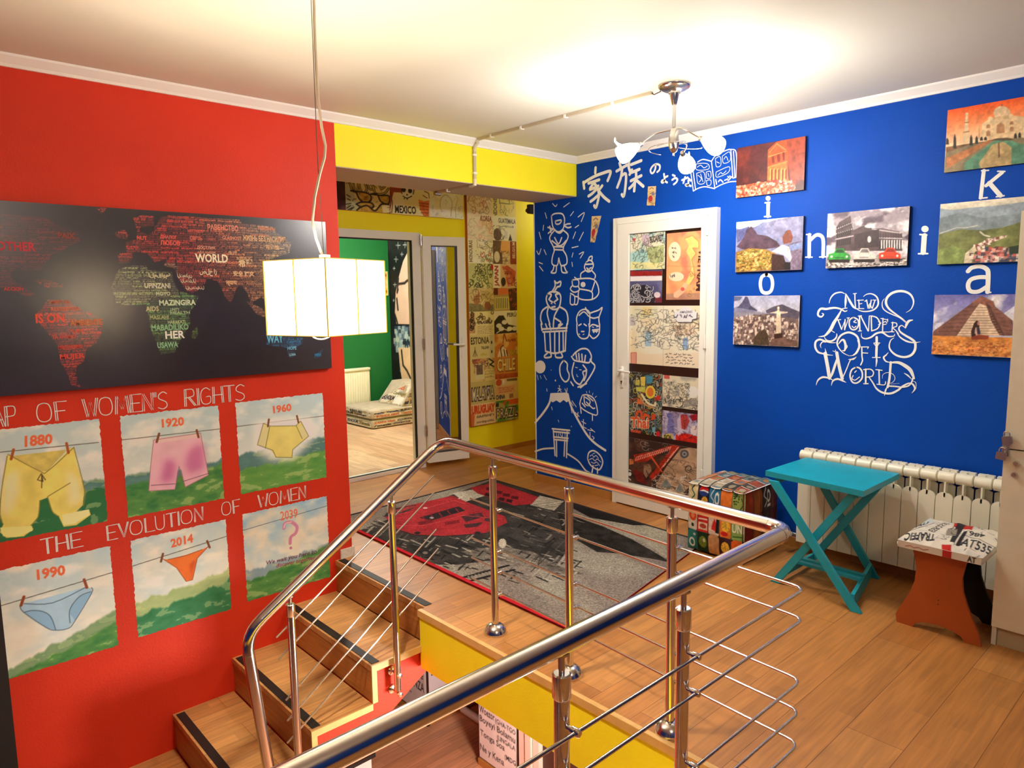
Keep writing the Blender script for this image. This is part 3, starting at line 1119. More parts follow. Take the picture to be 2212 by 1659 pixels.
for P in (NAM, SAM, AFR, EUR, '210,550 300,548 405,580 410,606 300,600', '1240,880 1275,850 1280,900 1262,935 1236,925', '740,250 800,225 830,260 820,290 760,280',
          '615,85 690,90 660,125', '1590,690 1640,710 1700,740 1735,800 1660,775', '1715,800 1960,800 1955,960 1900,1000 1850,990 1720,972', '1850,1010 1905,1010 1900,1050 1870,1055', '2030,1040 2090,990 2070,1050 2030,1062'):
    land_mass(P)
m = land.img[..., 0] / 255.0
rng = np.random.RandomState(5)
txt = np.zeros_like(m)
r0 = 0
while r0 < c.ny:
    h = rng.choice([3, 3, 4, 4, 5, 6])
    x = rng.randint(0, 8)
    while x < c.nx:
        w = rng.randint(8, 34)
        lvl = rng.choice([.45, .6, .8, 1.0])
        seg = (rng.rand(h - 1, min(w, c.nx - x)) > .38) * lvl
        seg = np.maximum(seg, .16 * lvl)
        hh = min(h - 1, c.ny - r0)
        txt[r0:r0 + hh, x:x + seg.shape[1]] = seg[:hh]
        x += w + rng.randint(1, 4)
    r0 += h
U, V = np.meshgrid(np.linspace(MAP[0], MAP[1], c.nx), np.linspace(MAP[2], MAP[3], c.ny))
t = np.clip((U - .3) / 1.75, 0, 1)[..., None]
stops = [(0, (120, 22, 30)), (.18, (176, 44, 36)), (.34, (208, 66, 46)), (.52, (206, 62, 52)), (.68, (216, 122, 86)), (.82, (222, 180, 118)), (1, (226, 196, 130))]
colr = np.zeros((c.ny, c.nx, 3))
for (a, ca), (b, cb) in zip(stops[:-1], stops[1:]):
    k = np.clip((t - a) / (b - a), 0, 1)
    colr = np.where(t >= a, np.array(ca) * (1 - k) + np.array(cb) * k, colr)
for P, col in ((AFR, (112, 164, 92)), (SAM, (214, 66, 44)), (NAM, (110, 26, 32)), ('1240,880 1275,850 1280,900 1262,935 1236,925', (120, 170, 70)), ('1700,790 2110,790 2110,1080 1700,1080', (44, 124, 176))):
    mk = c.mask_poly(P)[..., None]
    colr = colr * (1 - mk) + np.array(col, float) * mk
mk = c.mask_poly('700,440 1150,440 1150,660 700,740')[..., None]
colr = colr * (1 - .7 * mk) + np.array((186, 182, 132), float) * .7 * mk
c.mix(np.clip(m, 0, 1) * (0.10 + 0.90 * txt), colr)
wm = canvas_mesh(c, 'world_map_canvas', on_red(.03), M_MAPPRINT, None, .028, (34, 20, 30))
tag(wm, 'wide black canvas with a world map made of coloured words on the red wall', 'wall picture')
words = MB()
PLM = on_red(.0315)
WORDS = [('OTHER', -25, 365, 232, 305, (206, 46, 66)), ('IS ON', 232, 830, 418, 770, (240, 84, 60)), ('AMBIENTE', 452, 846, 664, 806, (216, 120, 60)), ('MUJER', 388, 1070, 548, 1028, (232, 74, 62)),
         ('PAIX', 376, 285, 486, 248, (150, 50, 34)), ('ACCION', 24, 622, 150, 598, (206, 60, 50)), ('MILITARISMO', 376, 996, 536, 970, (214, 70, 56)), ('TA AROMBY', 336, 932, 494, 908, (214, 76, 58)),
         ('RESISTENCIA', 330, 752, 520, 726, (222, 108, 70)), ('MANTOS', 330, 706, 450, 684, (190, 90, 50)), ('WARMI', 454, 890, 536, 870, (214, 84, 60)),
         ('РАВЕНСТВО', 1340, 234, 1538, 196, (240, 150, 128)), ('ДИАЛОГ', 1034, 290, 1142, 264, (240, 110, 96)), ('ЛЮБОВ', 1036, 328, 1162, 298, (240, 104, 90)), ('СВЯЗЬ', 1226, 296, 1306, 270, (236, 120, 100)),
         ('ЖЕНЩИНЫ', 1664, 236, 1776, 212, (226, 150, 116)), ('GLASNOST', 1436, 294, 1558, 270, (226, 150, 120)), ('ЖИЗНЬ БЕЗ НАСИЛИЯ', 1568, 304, 1842, 268, (240, 196, 150)), ('ДОСТЛИК', 1272, 356, 1392, 334, (230, 170, 140)),
         ('ПРАВА ЖЕНЩИН', 1084, 158, 1218, 140, (200, 80, 70)), ('НЕТ ГНЕТУ', 1212, 246, 1316, 228, (226, 100, 90)), ('ПЕРЕСТРОЙКА', 1618, 270, 1742, 252, (220, 150, 120)), ('MUT', 884, 294, 948, 270, (236, 100, 84)), ('АЁЛ КИШИ', 1274, 382, 1390, 364, (226, 170, 140)),
         ('WORLD', 1262, 440, 1472, 384, (252, 246, 214)), ('希望', 1540, 470, 1632, 416, (238, 206, 160)), ('安全 妇女', 1506, 528, 1640, 494, (236, 200, 150)), ('可能性', 1716, 356, 1802, 326, (236, 190, 140)), ('生活', 1474, 390, 1532, 366, (230, 186, 140)), ('女性主义', 1524, 424, 1620, 402, (226, 180, 130)), ('न्याय', 1460, 592, 1530, 558, (236, 200, 150)),
         ('المقاومة', 960, 546, 1104, 508, (226, 216, 176)), ('التمكين', 1146, 546, 1240, 512, (228, 218, 184)), ('الاستقلال', 1168, 572, 1264, 546, (226, 214, 180)), ('صلح از', 1290, 528, 1400, 480, (232, 220, 184)), ('المستقبل', 1200, 620, 1318, 590, (220, 206, 176)),
         ('UPINZANI', 934, 606, 1100, 572, (226, 224, 196)), ('MOYO', 1008, 654, 1100, 628, (206, 214, 176)), ('MAZINGIRA', 1028, 716, 1264, 680, (222, 236, 204)), ('AIDS', 942, 754, 1026, 722, (206, 200, 150)), ('MASLAHI', 968, 806, 1090, 780, (180, 186, 128)), ('UNITY', 1100, 752, 1160, 734, (180, 206, 160)), ('HEALTH', 1100, 772, 1226, 754, (180, 206, 160)),
         ('HARAKATI', 1084, 834, 1196, 812, (190, 210, 160)), ('MABADILIKO', 978, 878, 1218, 838, (150, 200, 150)), ('HER', 1068, 930, 1194, 880, (250, 250, 240)), ('USAWA', 1016, 990, 1150, 952, (150, 206, 160)), ('WAY', 1722, 958, 1830, 904, (110, 196, 232)), ('HOPE', 1856, 1004, 1914, 980, (120, 190, 222)), ('LUNA', 1868, 1042, 1910, 1026, (150, 206, 226)), ('MEH', 2032, 1046, 2072, 1026, (60, 140, 190))]
for i, (s, x0, y0, x1, y1, col) in enumerate(WORDS):
    sl = (-0.06 + 0.02) * (x1 - x0) * 0 + .0
    yc = (y0 + y1) / 2
    k = (150 - yc) / 1000 * .17 + .012
    dx = x1 - x0
    q = [yz(x0, y0 + 0), yz(x1, y0 + dx * k * 0), yz(x1, y1), yz(x0, y1)]
    qa = np.array(q); u0, u1 = qa[0, 0], qa[1, 0]
    v0, v1 = (qa[0, 1] + qa[1, 1]) / 2, (qa[2, 1] + qa[3, 1]) / 2
    wb = MB()
    text_mesh(wb, s, [(u0, v0), (u1, v0), (u1, v1), (u0, v1)], PLM, bold=.03)
    if wb.f:
        wb.build('word', mat('map_ink_%02x%02x%02x' % col, srgb(*col), 0.4), wm)

# hand lettering under the map
P1 = on_red(.0015)
WL1 = thing('wall_lettering', (XR, .94, 1.054), '', '')
for w, a, b in (('MAP', .335, .497), ('OF', .567, .690), ("WOMEN'S", .752, 1.141), ('RIGHTS', 1.214, 1.542)):
    mb = MB(); thin_word(mb, w, a, b, 1.054, 1.141, P1, .0045, .008); mb.build('word', M_PAINTW, WL1)
tag(WL1, "thin white painted words OF WOMEN'S RIGHTS on the red wall under the map", 'wall lettering')
WL2 = thing('wall_lettering', (XR, 1.2, .43), '', '')
for w, a, b in (('THE', .533, .709), ('EVOLUTION', .806, 1.275), ('OF', 1.368, 1.473), ('WOMEN', 1.571, 1.866)):
    mb = MB(); thin_word(mb, w, a, b, .432, .505, P1, .0045, .005); mb.build('word', M_PAINTW, WL2)
tag(WL2, 'thin white painted words THE EVOLUTION OF WOMEN between two rows of paintings', 'wall lettering')

# ------------------------------------------------------------------ six painted panels
yf, yg = px_map('F', 0, XR), px_map('G', 0, XR)


def landscape(rect, seed, hills, warm=0.0, blue=0.0):
    c = Canvas(*rect, 190, 200)
    c.grad(np.array((190, 216, 222)) * (1 - blue) + np.array((140, 190, 222)) * blue, (242, 238, 222))
    c.cloud((246, 245, 236), 4, 7, seed, .42, .68, a=.8)
    c.cloud((196, 216, 220), 5, 9, seed + 7, .5, .75, a=.45)
    if warm:
        c.cloud((250, 232, 206), 4, 4, seed + 3, .35, .7, a=warm * .8)
    x = np.linspace(0, 1, c.nx)
    V = np.linspace(0, 1, c.ny)[:, None]
    n1 = fbm(1, c.nx, 9, 1, seed + 21, 4)[0] if False else fbm(4, c.nx, 9, 1, seed + 21, 4)[0]
    for (h0, h1, col, col2) in hills:
        top = h0 + (h1 - h0) * x + (n1 - .5) * .09
        m = np.clip((top[None, :] - V) * 40, 0, 1)
        tex = fbm(c.ny, c.nx, 7, 16, seed + int(h0 * 100), 5)[..., None]
        cc = np.array(col) * (1 - tex) + np.array(col2) * tex
        cc = np.where(tex > .62, cc * .6 + np.array((196, 214, 150)) * .4, cc)
        c.mix(m, cc)
    return c


GA, GB = (40, 112, 66), (140, 182, 92)
TL1, TL2 = (110, 150, 150), (66, 118, 112)


def edge_warp(seed):
    rng = np.random.RandomState(seed)

    def w(U, V):
        U, V = U.copy(), V.copy()
        for e in ((0, slice(None)), (-1, slice(None))):
            V[e] += (np.convolve(rng.rand(V.shape[1] + 4), np.ones(5) / 5, 'valid') - .5) * .010
        for e in ((slice(None), 0), (slice(None), -1)):
            U[e] += (np.convolve(rng.rand(U.shape[0] + 4), np.ones(5) / 5, 'valid') - .5) * .010
        return U, V
    return w


INK = (66, 58, 46)
PEG = (128, 76, 44)
ORG = (232, 112, 72)


def panel(c, seed, label):
    c.img = np.clip(c.img * 1.07, 0, 255)
    o = canvas_mesh(c, 'painted_panel', on_red(.001), M_MURAL, None, 0, warp=edge_warp(seed))
    return tag(o, label, 'wall painting', 'painted underwear panels on the red wall')


# 1880
c = landscape((.362, .820, .530, 1.040), 11, [(.42, .44, TL1, TL2), (.30, .36, GA, (60, 120, 80))]).use(yf)
c.lines('-40,460 620,395', 1.2, INK)
c.poly('45,470 80,480 250,575 300,575 440,430 465,425 480,520 530,690 520,790 480,830 560,820 570,850 480,915 400,925 370,860 330,830 300,740 250,760 240,860 195,915 210,940 150,985 40,995 0,960 20,910 0,840 10,680', (236, 222, 118), noise=.10, sc=5)
c.poly('70,480 420,440 300,575 250,575', (214, 200, 110), noise=.1)
c.poly('20,620 110,560 120,700 60,840 10,850', (250, 244, 200), .8, soft=5); c.poly('420,560 500,640 510,760 440,800', (250, 244, 200), .8, soft=5); c.poly('150,640 250,680 240,740 180,800', (206, 190, 90), .5, soft=6)
c.poly('0,930 200,920 205,950 100,990 20,985', (250, 240, 150)); c.poly('390,850 560,815 560,850 470,905 400,915', (250, 240, 170))
c.lines('50,470 250,575 300,575 465,425; 45,480 10,690 0,850 20,910; 465,430 530,690 525,790; 250,760 240,860 195,915; 300,740 330,830 370,860; 300,735 440,650', 1.6, (150, 136, 60), smooth=True)
c.lines('260,590 235,630 270,640 262,595 285,630; 262,600 262,680', 1.6, (90, 74, 40))
c.lines('85,440 70,500', 4.5, (176, 92, 44)); c.lines('418,400 430,460', 4.5, (176, 92, 44))
c.text('1880', [(155, 426), (330, 405), (330, 338), (155, 352)], ORG, .04)
panel(c, 1, 'painted panel 1880 with big yellow bloomers pegged on a line')
# 1920
c = landscape((.911, 1.388, .527, 1.040), 12, [(.44, .42, TL1, TL2), (.34, .38, GA, GB)]).use(yf)
c.lines('740,382 1400,308', 1.2, INK)
c.poly('965,380 1260,335 1295,520 1310,600 1165,675 1140,570 1120,540 1100,690 935,700 945,560', (238, 190, 206), noise=.06, sc=5)
c.poly('1040,490 1110,520 1090,640 1000,650', (206, 112, 168), .9, soft=6); c.poly('1190,430 1280,400 1285,560 1180,600 1160,520', (208, 116, 170), .85, soft=6)
c.poly('970,370 1260,335 1262,360 990,400', (236, 206, 206))
c.lines('965,380 945,560 935,700 1100,690 1125,545 1165,675 1310,600 1260,335 965,380', 1.2, (170, 110, 130))
c.lines('950,665 1100,655; 1150,640 1310,590', 1.4, (130, 80, 110))
c.lines('1000,340 985,392', 4.5, PEG); c.lines('1236,318 1248,362', 4.5, PEG)
c.text('1920', [(1018, 304), (1158, 290), (1156, 232), (1014, 248)], ORG, .04)
panel(c, 2, 'painted panel 1920 with pink knee-length drawers')
# 1960
c = landscape((1.481, 2.002, .531, 1.045), 13, [(.44, .52, TL1, (70, 112, 108)), (.27, .36, (70, 140, 70), GB)]).use(yf)
c.lines('1480,296 2040,228', 1.2, INK)
c.poly('1600,260 1960,230 1990,350 1880,470 1830,510 1700,510 1600,440', (250, 250, 242), .9, soft=7)
c.poly('1655,275 1700,290 1860,290 1890,260 1940,355 1840,440 1835,490 1735,488 1700,440 1618,410', (234, 222, 130), noise=.06, sc=4)
c.poly('1655,275 1695,290 1670,430 1618,410', (226, 220, 170), .8); c.poly('1880,262 1940,355 1895,375', (226, 220, 170), .8)
c.lines('1655,275 1700,292 1860,290 1890,260 1940,355 1840,440 1835,490 1735,488 1715,445 1618,410 1655,275; 1695,292 1668,432; 1862,290 1900,372', 1.3, (120, 116, 60))
c.lines('1690,250 1684,294', 4, PEG); c.lines('1866,228 1876,270', 4, PEG)
c.text('1960', [(1718, 214), (1834, 198), (1830, 148), (1714, 164)], ORG, .04)
panel(c, 3, 'painted panel 1960 with pale yellow high briefs')
# 1990
c = landscape((.362, .820, -.116, .402), 14, [(.10, .36, (150, 176, 130), (110, 150, 110)), (.02, .24, GA, GB)], .5).use(yg)
c.lines('0,550 720,335', 1.3, INK)
c.poly('125,550 150,535 540,430 575,440 575,470 470,640 430,690 350,702 290,685 150,590', (176, 212, 236), noise=.06, sc=5)
c.poly('150,590 200,578 270,585 320,620 345,700 290,685', (140, 186, 222), .8); c.poly('470,640 440,600 450,540 500,490 575,462', (140, 186, 222), .8)
c.lines('125,550 150,590 290,685 350,702 430,690 470,645 575,470 575,435; 150,535 330,530 540,432; 150,590 200,578 270,585 320,620 350,700; 440,655 440,570 500,490 570,460', 1.6, (84, 110, 140), smooth=True)
c.lines('150,492 132,546', 5, (150, 76, 44)); c.lines('528,384 546,434', 5, (150, 76, 44))
c.text('1990', [(234, 390), (412, 356), (408, 288), (228, 320)], ORG, .04)
panel(c, 4, 'painted panel 1990 with light blue briefs')
# 2014
c = landscape((.912, 1.389, -.107, .407), 15, [(.36, .46, (150, 180, 120), (196, 206, 150)), (.22, .34, GA, (84, 150, 110))], .5).use(yg)
c.lines('830,300 1430,110', 1.3, INK)
c.poly('1025,255 1055,258 1170,228 1270,195 1310,175 1240,250 1210,385 1170,395 1110,310', (238, 122, 54), noise=.10, sc=5)
c.poly('1190,290 1230,250 1205,380', (206, 84, 40), .8, soft=2)
c.lines('1025,255 1110,310 1170,395 1210,385 1240,250 1310,175; 1055,258 1170,232 1270,195', 1.3, (150, 70, 40))
c.lines('1024,222 1012,270', 4.5, PEG); c.lines('1302,142 1318,182', 4.5, PEG)
c.text('2014', [(1076, 186), (1216, 150), (1212, 94), (1070, 130)], ORG, .04)
panel(c, 5, 'painted panel 2014 with an orange string tanga')
# 2039
c = landscape((1.480, 1.996, -.093, .415), 16, [(.36, .42, (130, 160, 180), (170, 190, 190)), (.24, .40, GA, GB)], .9, .8).use(yf)
c.lines('1520,950 2060,792', 1.2, (70, 90, 110))
c.text('2039', [(1764, 888), (1872, 866), (1870, 810), (1760, 830)], (236, 120, 90), .015)
c.lines('1785,935 1790,905 1830,895 1866,925 1858,965 1828,990 1824,1030', 7, (214, 140, 176), smooth=True)
c.lines('1785,930 1795,905 1830,895', 3, (240, 200, 214), smooth=True)
c.ell((1828, 1058), 9, 9, (206, 130, 166))
c.text('We wait you here to', [(1674, 1172), (1992, 1100), (1990, 1066), (1674, 1140)], (96, 26, 60), .01, .2)
c.text('discover together', [(1736, 1190), (1982, 1136), (1982, 1104), (1736, 1158)], (150, 36, 90), .012, .2)
panel(c, 6, 'painted panel 2039 with a pink question mark and handwriting')


# ------------------------------------------------------------------ white drawings on the blue wall
PB = on_blue(.0015)
_eps = [0]


def drawing(name, label, cat, parts, group=None, fills=(), parent=None):
    """parts: (crop, stroke width in crop pixels, strokes); brush lines painted on the wall plane"""
    mb = MB()
    k = 0
    for crop, w, s in parts:
        mp = px_map(crop, 1, YB)
        for line in strokes(s):
            ref = np.array(mp(*line[0])); ref2 = np.array(mp(line[0][0], line[0][1] + 10))
            met = abs(ref2[1] - ref[1]) / 10
            k += 1
            pl = on_blue(.0012 + .00003 * k)
            P = [mp(*p) for p in line]
            if len(P) == 1:
                P = [(P[0][0] - met * 2, P[0][1]), (P[0][0] + met * 2, P[0][1] - met * 2)]
            mb.ribbon(P, w * met, pl, smooth_line=len(P) > 2)
    for crop, s in fills:
        mp = px_map(crop, 1, YB)
        for line in strokes(s):
            k += 1
            mb.flat([mp(*p) for p in line], on_blue(.0012 + .00003 * k))
    return tag(mb.build(name, M_PAINTW, parent), label, cat, group)


def circ(cx, cy, rx, ry, n=20):
    return ' '.join('%.1f,%.1f' % (cx + rx * math.cos(t), cy + ry * math.sin(t)) for t in [2 * math.pi * i / n for i in range(n)])


GD = 'white brush drawings on the blue wall'
WL3 = thing('wall_lettering', (-3.4, YB, 2.3), 'large white brushed Japanese characters on the blue wall above the white door', 'wall lettering')
for w_, s_ in ((30, '658,145 655,195;545,290 600,255 655,225 720,200 795,178 800,205 775,270;540,285 548,345;590,295 640,280 692,262;640,290 605,345;605,355 660,335 684,322;640,290 676,340 690,400 682,460 662,530 645,512;665,355 625,395 590,420;682,412 640,450 610,472;722,320 685,368;690,372 740,430 790,470'),
        (30, '890,100 902,142;862,178 910,150 960,120;915,150 905,230 885,290 868,335;910,222 950,204 950,300 932,420 912,404;985,70 978,130 992,182;1002,115 1100,76;1010,165 988,210;1005,192 1082,160;1000,272 1100,222;1050,180 1048,260 1015,315 985,345;1040,275 1032,370;1060,272 1120,325'),
        (20, '1240,118 1235,160 1215,195 1197,195 1190,165 1215,125 1250,110 1280,125 1276,165 1255,186'), (20, '1320,205 1325,260 1312,290 1296,282 1310,265 1350,288;1325,242 1355,226'), (20, '1405,215 1425,225;1400,262 1430,245 1450,258 1440,285 1415,306'),
        (20, '1495,265 1550,240;1525,235 1508,292;1560,252 1580,270;1556,268 1555,310 1537,320 1532,305 1580,322')):
    drawing('character', None, None, [('A', w_, s_)], parent=WL3)
drawing('wall_drawing', 'white painted open comic book beside the red night photograph', 'wall drawing', [
    ('C', 8, '1765,722 1790,908;1782,716 1806,893;1765,722 1782,716;1822,692 1862,672 1925,686;1790,908 1830,886 1880,876 1948,890;1925,686 1950,886;1925,686 1960,640 2030,606 2070,598 2110,622 2110,800;2070,600 2085,812;2090,612 2100,800;1950,886 2000,860 2060,840 2108,836;2085,812 2108,805'),
    ('C', 4.5, '1812,706 1870,700 1905,712 1900,745 1815,750 1812,706;1815,776 1868,766 1875,845 1825,850 1815,776;1886,766 1918,762 1920,808 1890,812 1886,766;1888,830 1920,826 1920,860 1895,866 1888,830;1955,666 1990,652 1995,715 1962,725 1955,666;2006,648 2060,616 2065,680 2016,700 2006,648;1960,766 2055,726 2050,770 1966,805 1960,766;1820,730 1845,715 1870,735 1895,720;1825,790 1850,815 1835,840;1845,780 1862,838;1900,775 1908,800;1965,690 1985,700;2020,670 2035,650 2050,680;1975,790 1995,770 2010,780 2035,758'),
    ('C', 9, '1958,822 1964,856;1978,838 1992,824 2012,842;2024,828 2046,818;2048,800 2056,808;2062,796 2070,804;2050,830 2080,800')], GD)
drawing('wall_drawing', 'white painted ninja with crossed arms among falling flecks', 'wall drawing', [
    ('A', 15, '230,612 262,590 330,590 356,632 354,690 340,740 300,766 260,745 240,700 230,612;265,662 325,652 310,686 276,690 265,662;355,702 385,690 412,688;358,710 390,726 420,718;196,722 240,738;200,780 248,738;214,712 226,772;265,745 222,800 215,840 245,900 258,932;345,750 390,792 384,840 352,900 345,932;275,762 312,778 345,750;262,822 300,882 330,822;236,852 300,900 334,912;372,850 330,895 280,902;255,938 345,942;258,910 345,912;260,945 240,1010 236,1070 260,1092 290,1085 302,1020;345,945 376,1000 380,1070 345,1092 320,1085 302,1020;256,1092 246,1135 226,1160 272,1160 280,1100;325,1092 335,1156 386,1160 370,1140 352,1092'),
    ('A', 10, '242,492 270,520 285,500;350,525 405,485;170,582 185,635;445,570 415,610;490,622 550,580 520,665;112,770 130,835;155,702 150,750;460,725 495,702;440,830 465,766;500,850 540,770;430,920 490,906;500,982 545,960 510,1020;440,970 430,1010;90,952 110,985 130,930;160,940 180,985;110,1062 145,1076;115,1100 150,1145;430,1062 435,1100')], GD)
drawing('wall_drawing', 'white painted topknot man sitting cross-legged with a laptop', 'wall drawing', [
    ('A', 14, '565,1062 550,1110 575,1150 610,1146 635,1100 630,1062 600,1040 565,1062;555,1082 635,1076;585,1040 600,1010 625,1004 620,1046;572,1116 586,1126;600,1122 616,1112;580,1136 600,1138;560,1140 516,1170 514,1215;620,1140 655,1182 650,1215;480,1222 640,1226 690,1350 625,1420 500,1412 495,1332;510,1320 620,1346 625,1420;620,1346 650,1252;430,1232 490,1232 490,1290 440,1290 430,1232;455,1206 480,1226;430,1290 414,1320 450,1350 500,1330 490,1290;415,1380 414,1460 450,1466 455,1390 416,1362;455,1390 490,1402 480,1466 450,1466')], GD, [('A', circ(537, 1276, 24, 26))])
drawing('wall_drawing', 'white painted frowning samurai in a striped robe', 'wall drawing', [
    ('A', 18, '262,1242 282,1262 320,1246 314,1290 285,1302 256,1352;262,1242 266,1290 236,1346;190,1372 180,1420 200,1480 245,1516 300,1502 320,1430 314,1372 270,1346 220,1350 190,1372;206,1420 230,1376 210,1366;292,1420 270,1376 295,1366;214,1430 240,1446;256,1446 282,1426;235,1496 265,1490;190,1492 142,1530 125,1600 140,1660;310,1492 370,1530 390,1600 385,1660;200,1502 190,1560 215,1660;300,1502 260,1580 250,1660;265,1602 322,1642 300,1670'),
    ('B', 15, '112,0 120,52;328,0 322,52;122,42 328,32;128,66 326,56;140,70 150,226;320,60 314,222;186,76 192,236;226,72 226,240;264,70 264,236;296,66 298,230;150,226 226,244 315,222;166,242 140,266 150,280 196,272 190,240;234,240 236,276 290,276 280,240;150,0 165,40;215,0 215,40;290,0 240,40;180,0 195,45;232,470 232,471'),
    ('A', 10, '228,1458 236,1462;262,1458 270,1462')], GD)
drawing('wall_drawing', 'two white painted masks, a pale face and a horned devil', 'wall drawing', [
    ('A', 14, '480,1660 474,1600 500,1540 550,1516 596,1540 602,1600 600,1660;498,1575 545,1540 590,1582;560,1500 590,1552 640,1540 690,1522 722,1498 706,1550 690,1600 695,1660;600,1590 640,1602 690,1590'),
    ('B', 12, '410,0 415,80 450,120 500,112 516,50 510,0;426,12 446,0;470,0 490,14;448,62 470,62;600,0 594,80 550,120 518,92;520,20 545,4 590,18;540,50 590,44;545,62 585,58;555,50 552,70;572,48 574,68'),
    ('B', 8, '428,82 434,86;462,88 470,84;540,24 550,28;575,24 584,20')], GD)
drawing('wall_drawing', 'white painted helmeted head beside an empty ear-shaped bubble', 'wall drawing', [
    ('B', 14, '378,262 400,236 450,206 500,212 530,262 530,312 560,360 492,480 440,530;366,270 390,302 440,312 510,322 522,292;402,242 410,292;426,246 430,302;452,252 455,306;482,262 475,312;386,322 370,400 390,470 430,502 452,480 470,440 460,400 490,382 462,342;300,302 270,350 274,430 310,480 340,462 346,420 330,380 330,330 300,302;360,482 380,512;420,526 490,496;492,382 486,430 470,470'),
    ('B', 6, '398,360 416,364;432,380 448,382;410,420 412,436 420,438')], GD)
drawing('wall_drawing', 'round white painted sun at the edge of the blue wall', 'wall drawing', [('B', 5, '80,425 88,465;105,430 112,455;135,425 158,465;196,380 197,386')], GD, [('B', circ(105, 357, 44, 54))])
drawing('wall_drawing', 'white painted volcano with tiny walkers on its slope', 'wall drawing', [
    ('B', 20, '196,585 180,660 130,740 62,822;335,585 360,680 420,800 500,930 570,1000 648,1052'),
    ('B', 7, '265,515 265,552;252,535 280,545;252,565 265,548 280,565;310,540 325,572;330,535 325,572;262,512 268,516;360,650 380,680;370,640 405,690;395,735 430,770;420,735 415,780;450,810 485,830;465,795 465,850;450,850 490,870;500,880 545,890;525,870 560,900;540,935 555,950 545,960;520,900 520,960;360,690 370,740;160,540 162,560;200,690 205,715;255,800 260,815;365,850 366,856')], GD,
    [('B', '200,575 330,570 345,640 325,652 300,632 270,656 240,636 210,652 188,640')])
drawing('wall_drawing', 'white painted shrine gate standing on a hill line', 'wall drawing', [
    ('B', 14, '205,872 350,886;214,896 346,908;216,940 336,952;220,962 332,972;214,876 228,1095;240,965 242,1102;330,900 324,1112;310,965 304,1100;62,1062 130,1040 216,1034;330,1080 420,1140 480,1216 522,1242'),
    ('B', 6, '240,910 244,940;258,912 258,942;270,912 286,942;290,912 292,945;312,912 312,948')], GD)
drawing('wall_drawing', 'white painted round tree at the foot of the blue wall', 'wall drawing', [
    ('B', 13, '500,1122 510,1072 550,1055 600,1090 626,1150 600,1212 560,1202 520,1170 500,1122;546,1180 535,1242;582,1202 582,1242'),
    ('B', 6, '520,1100 540,1090 550,1110 570,1095 590,1120;515,1130 540,1120 560,1140 580,1125 610,1150;530,1150 555,1160 575,1150 600,1180;545,1080 560,1075;560,1180 585,1175')], GD)
drawing('wall_drawing', 'white painted tray of sushi right of the volcano', 'wall drawing', [
    ('B', 11, '456,592 440,690 570,760 576,690 550,620 500,590 456,592;440,690 446,742;540,760 540,802;470,600 475,660 500,680;480,610 520,640 510,680;500,600 545,640;490,650 540,700 560,700;455,660 480,690'),
    ('B', 5, '490,560 494,575;515,556 516,572;545,575 540,592;575,600 562,612')], GD)

# name letters between the photographs
GL = 'white painted letters between the photographs'
drawing('wall_letter', 'white painted letter k under the orange sunset photograph', 'letter', [('D', 26, '1918,572 1895,772;2052,586 1935,682'), ('D', 30, '1958,662 2040,756'), ('D', 11, '1902,572 1952,570;1886,776 1942,770;2020,577 2072,578;2010,764 2066,756')], GL)
drawing('wall_letter', 'white painted letter i under the red night photograph', 'letter', [('D', 28, '338,812 336,905'), ('D', 11, '315,808 350,806;310,909 356,908')], GL, [('D', circ(337, 775, 18, 18))])
drawing('wall_letter', 'white painted letter i between the photographs of the round arena and the long wall', 'letter', [('D', 36, '1482,1048 1474,1172'), ('D', 12, '1450,1040 1500,1044;1440,1181 1506,1180')], GL, [('D', circ(1487, 1000, 27, 24))])
drawing('wall_letter', 'white painted letter n left of the photograph of the round arena', 'letter', [('D', 26, '640,1042 638,1202;648,1080 690,1044 728,1052 742,1092 740,1202'), ('D', 10, '618,1040 650,1038;612,1206 660,1206;714,1205 762,1203')], GL)
drawing('wall_letter', 'white painted letter o above the photograph of the bay', 'letter', [('E', 26, '325,112 292,130 280,180 292,234 325,248 358,232 370,180 358,128 325,112')], GL)
drawing('wall_letter', 'white painted letter a above the photograph of the stepped pyramid', 'letter', [('E', 30, '1802,88 1830,62 1890,52 1938,72 1950,112 1945,240;1945,132 1880,132 1822,150 1802,192 1820,234 1880,236 1942,200'), ('E', 12, '1935,243 1968,243')], GL)

# ornate lettering
TP = {}
W7 = MB()
mpw = px_map('W', 1, YB)
_k = [0]


def orn(w, s):
    for line in strokes(s):
        P = [mpw(*p) for p in line]
        met = abs(mpw(line[0][0], line[0][1] + 10)[1] - P[0][1]) / 10
        n = len(P)
        if isinstance(w, tuple):
            lo, hi = w
            ww = [(lo + (hi - lo) * math.sin(math.pi * (i + .0) / max(1, n - 1))) * met for i in range(n)]
        else:
            ww = w * met
        _k[0] += 1
        W7.ribbon(P, ww, on_blue(.0012 + .00002 * _k[0]), smooth_line=n > 2)


orn((6, 20), '540,325 560,260 610,205 690,185 740,205;980,240 1020,212 1080,205 1140,235 1168,290 1160,360 1100,415 1000,432 920,415 850,360')
orn((6, 30), '760,210 800,290 850,370 890,400;752,200 752,300 745,390')
orn(14, '870,205 872,300 880,395'); orn(10, '710,395 770,388;850,205 890,200')
orn(14, '920,285 925,390;1020,285 1040,390;1080,285 1060,390;1020,290 1000,300'); orn(10, '900,290 980,285;925,335 960,330;900,395 985,395;1040,390 1062,330 1092,392 1125,290;1100,285 1140,285')
orn(13, '1092,392 1128,288')
orn((4, 32), '1525,445 1590,400 1622,310 1590,225 1520,180 1430,172 1340,200 1280,260 1270,330 1310,400 1400,470 1480,525 1540,580')
orn((4, 14), '1250,265 1222,310 1225,380 1270,430 1350,470 1440,510 1520,575')
orn((10, 34), '1520,640 1530,600 1560,555 1610,540')
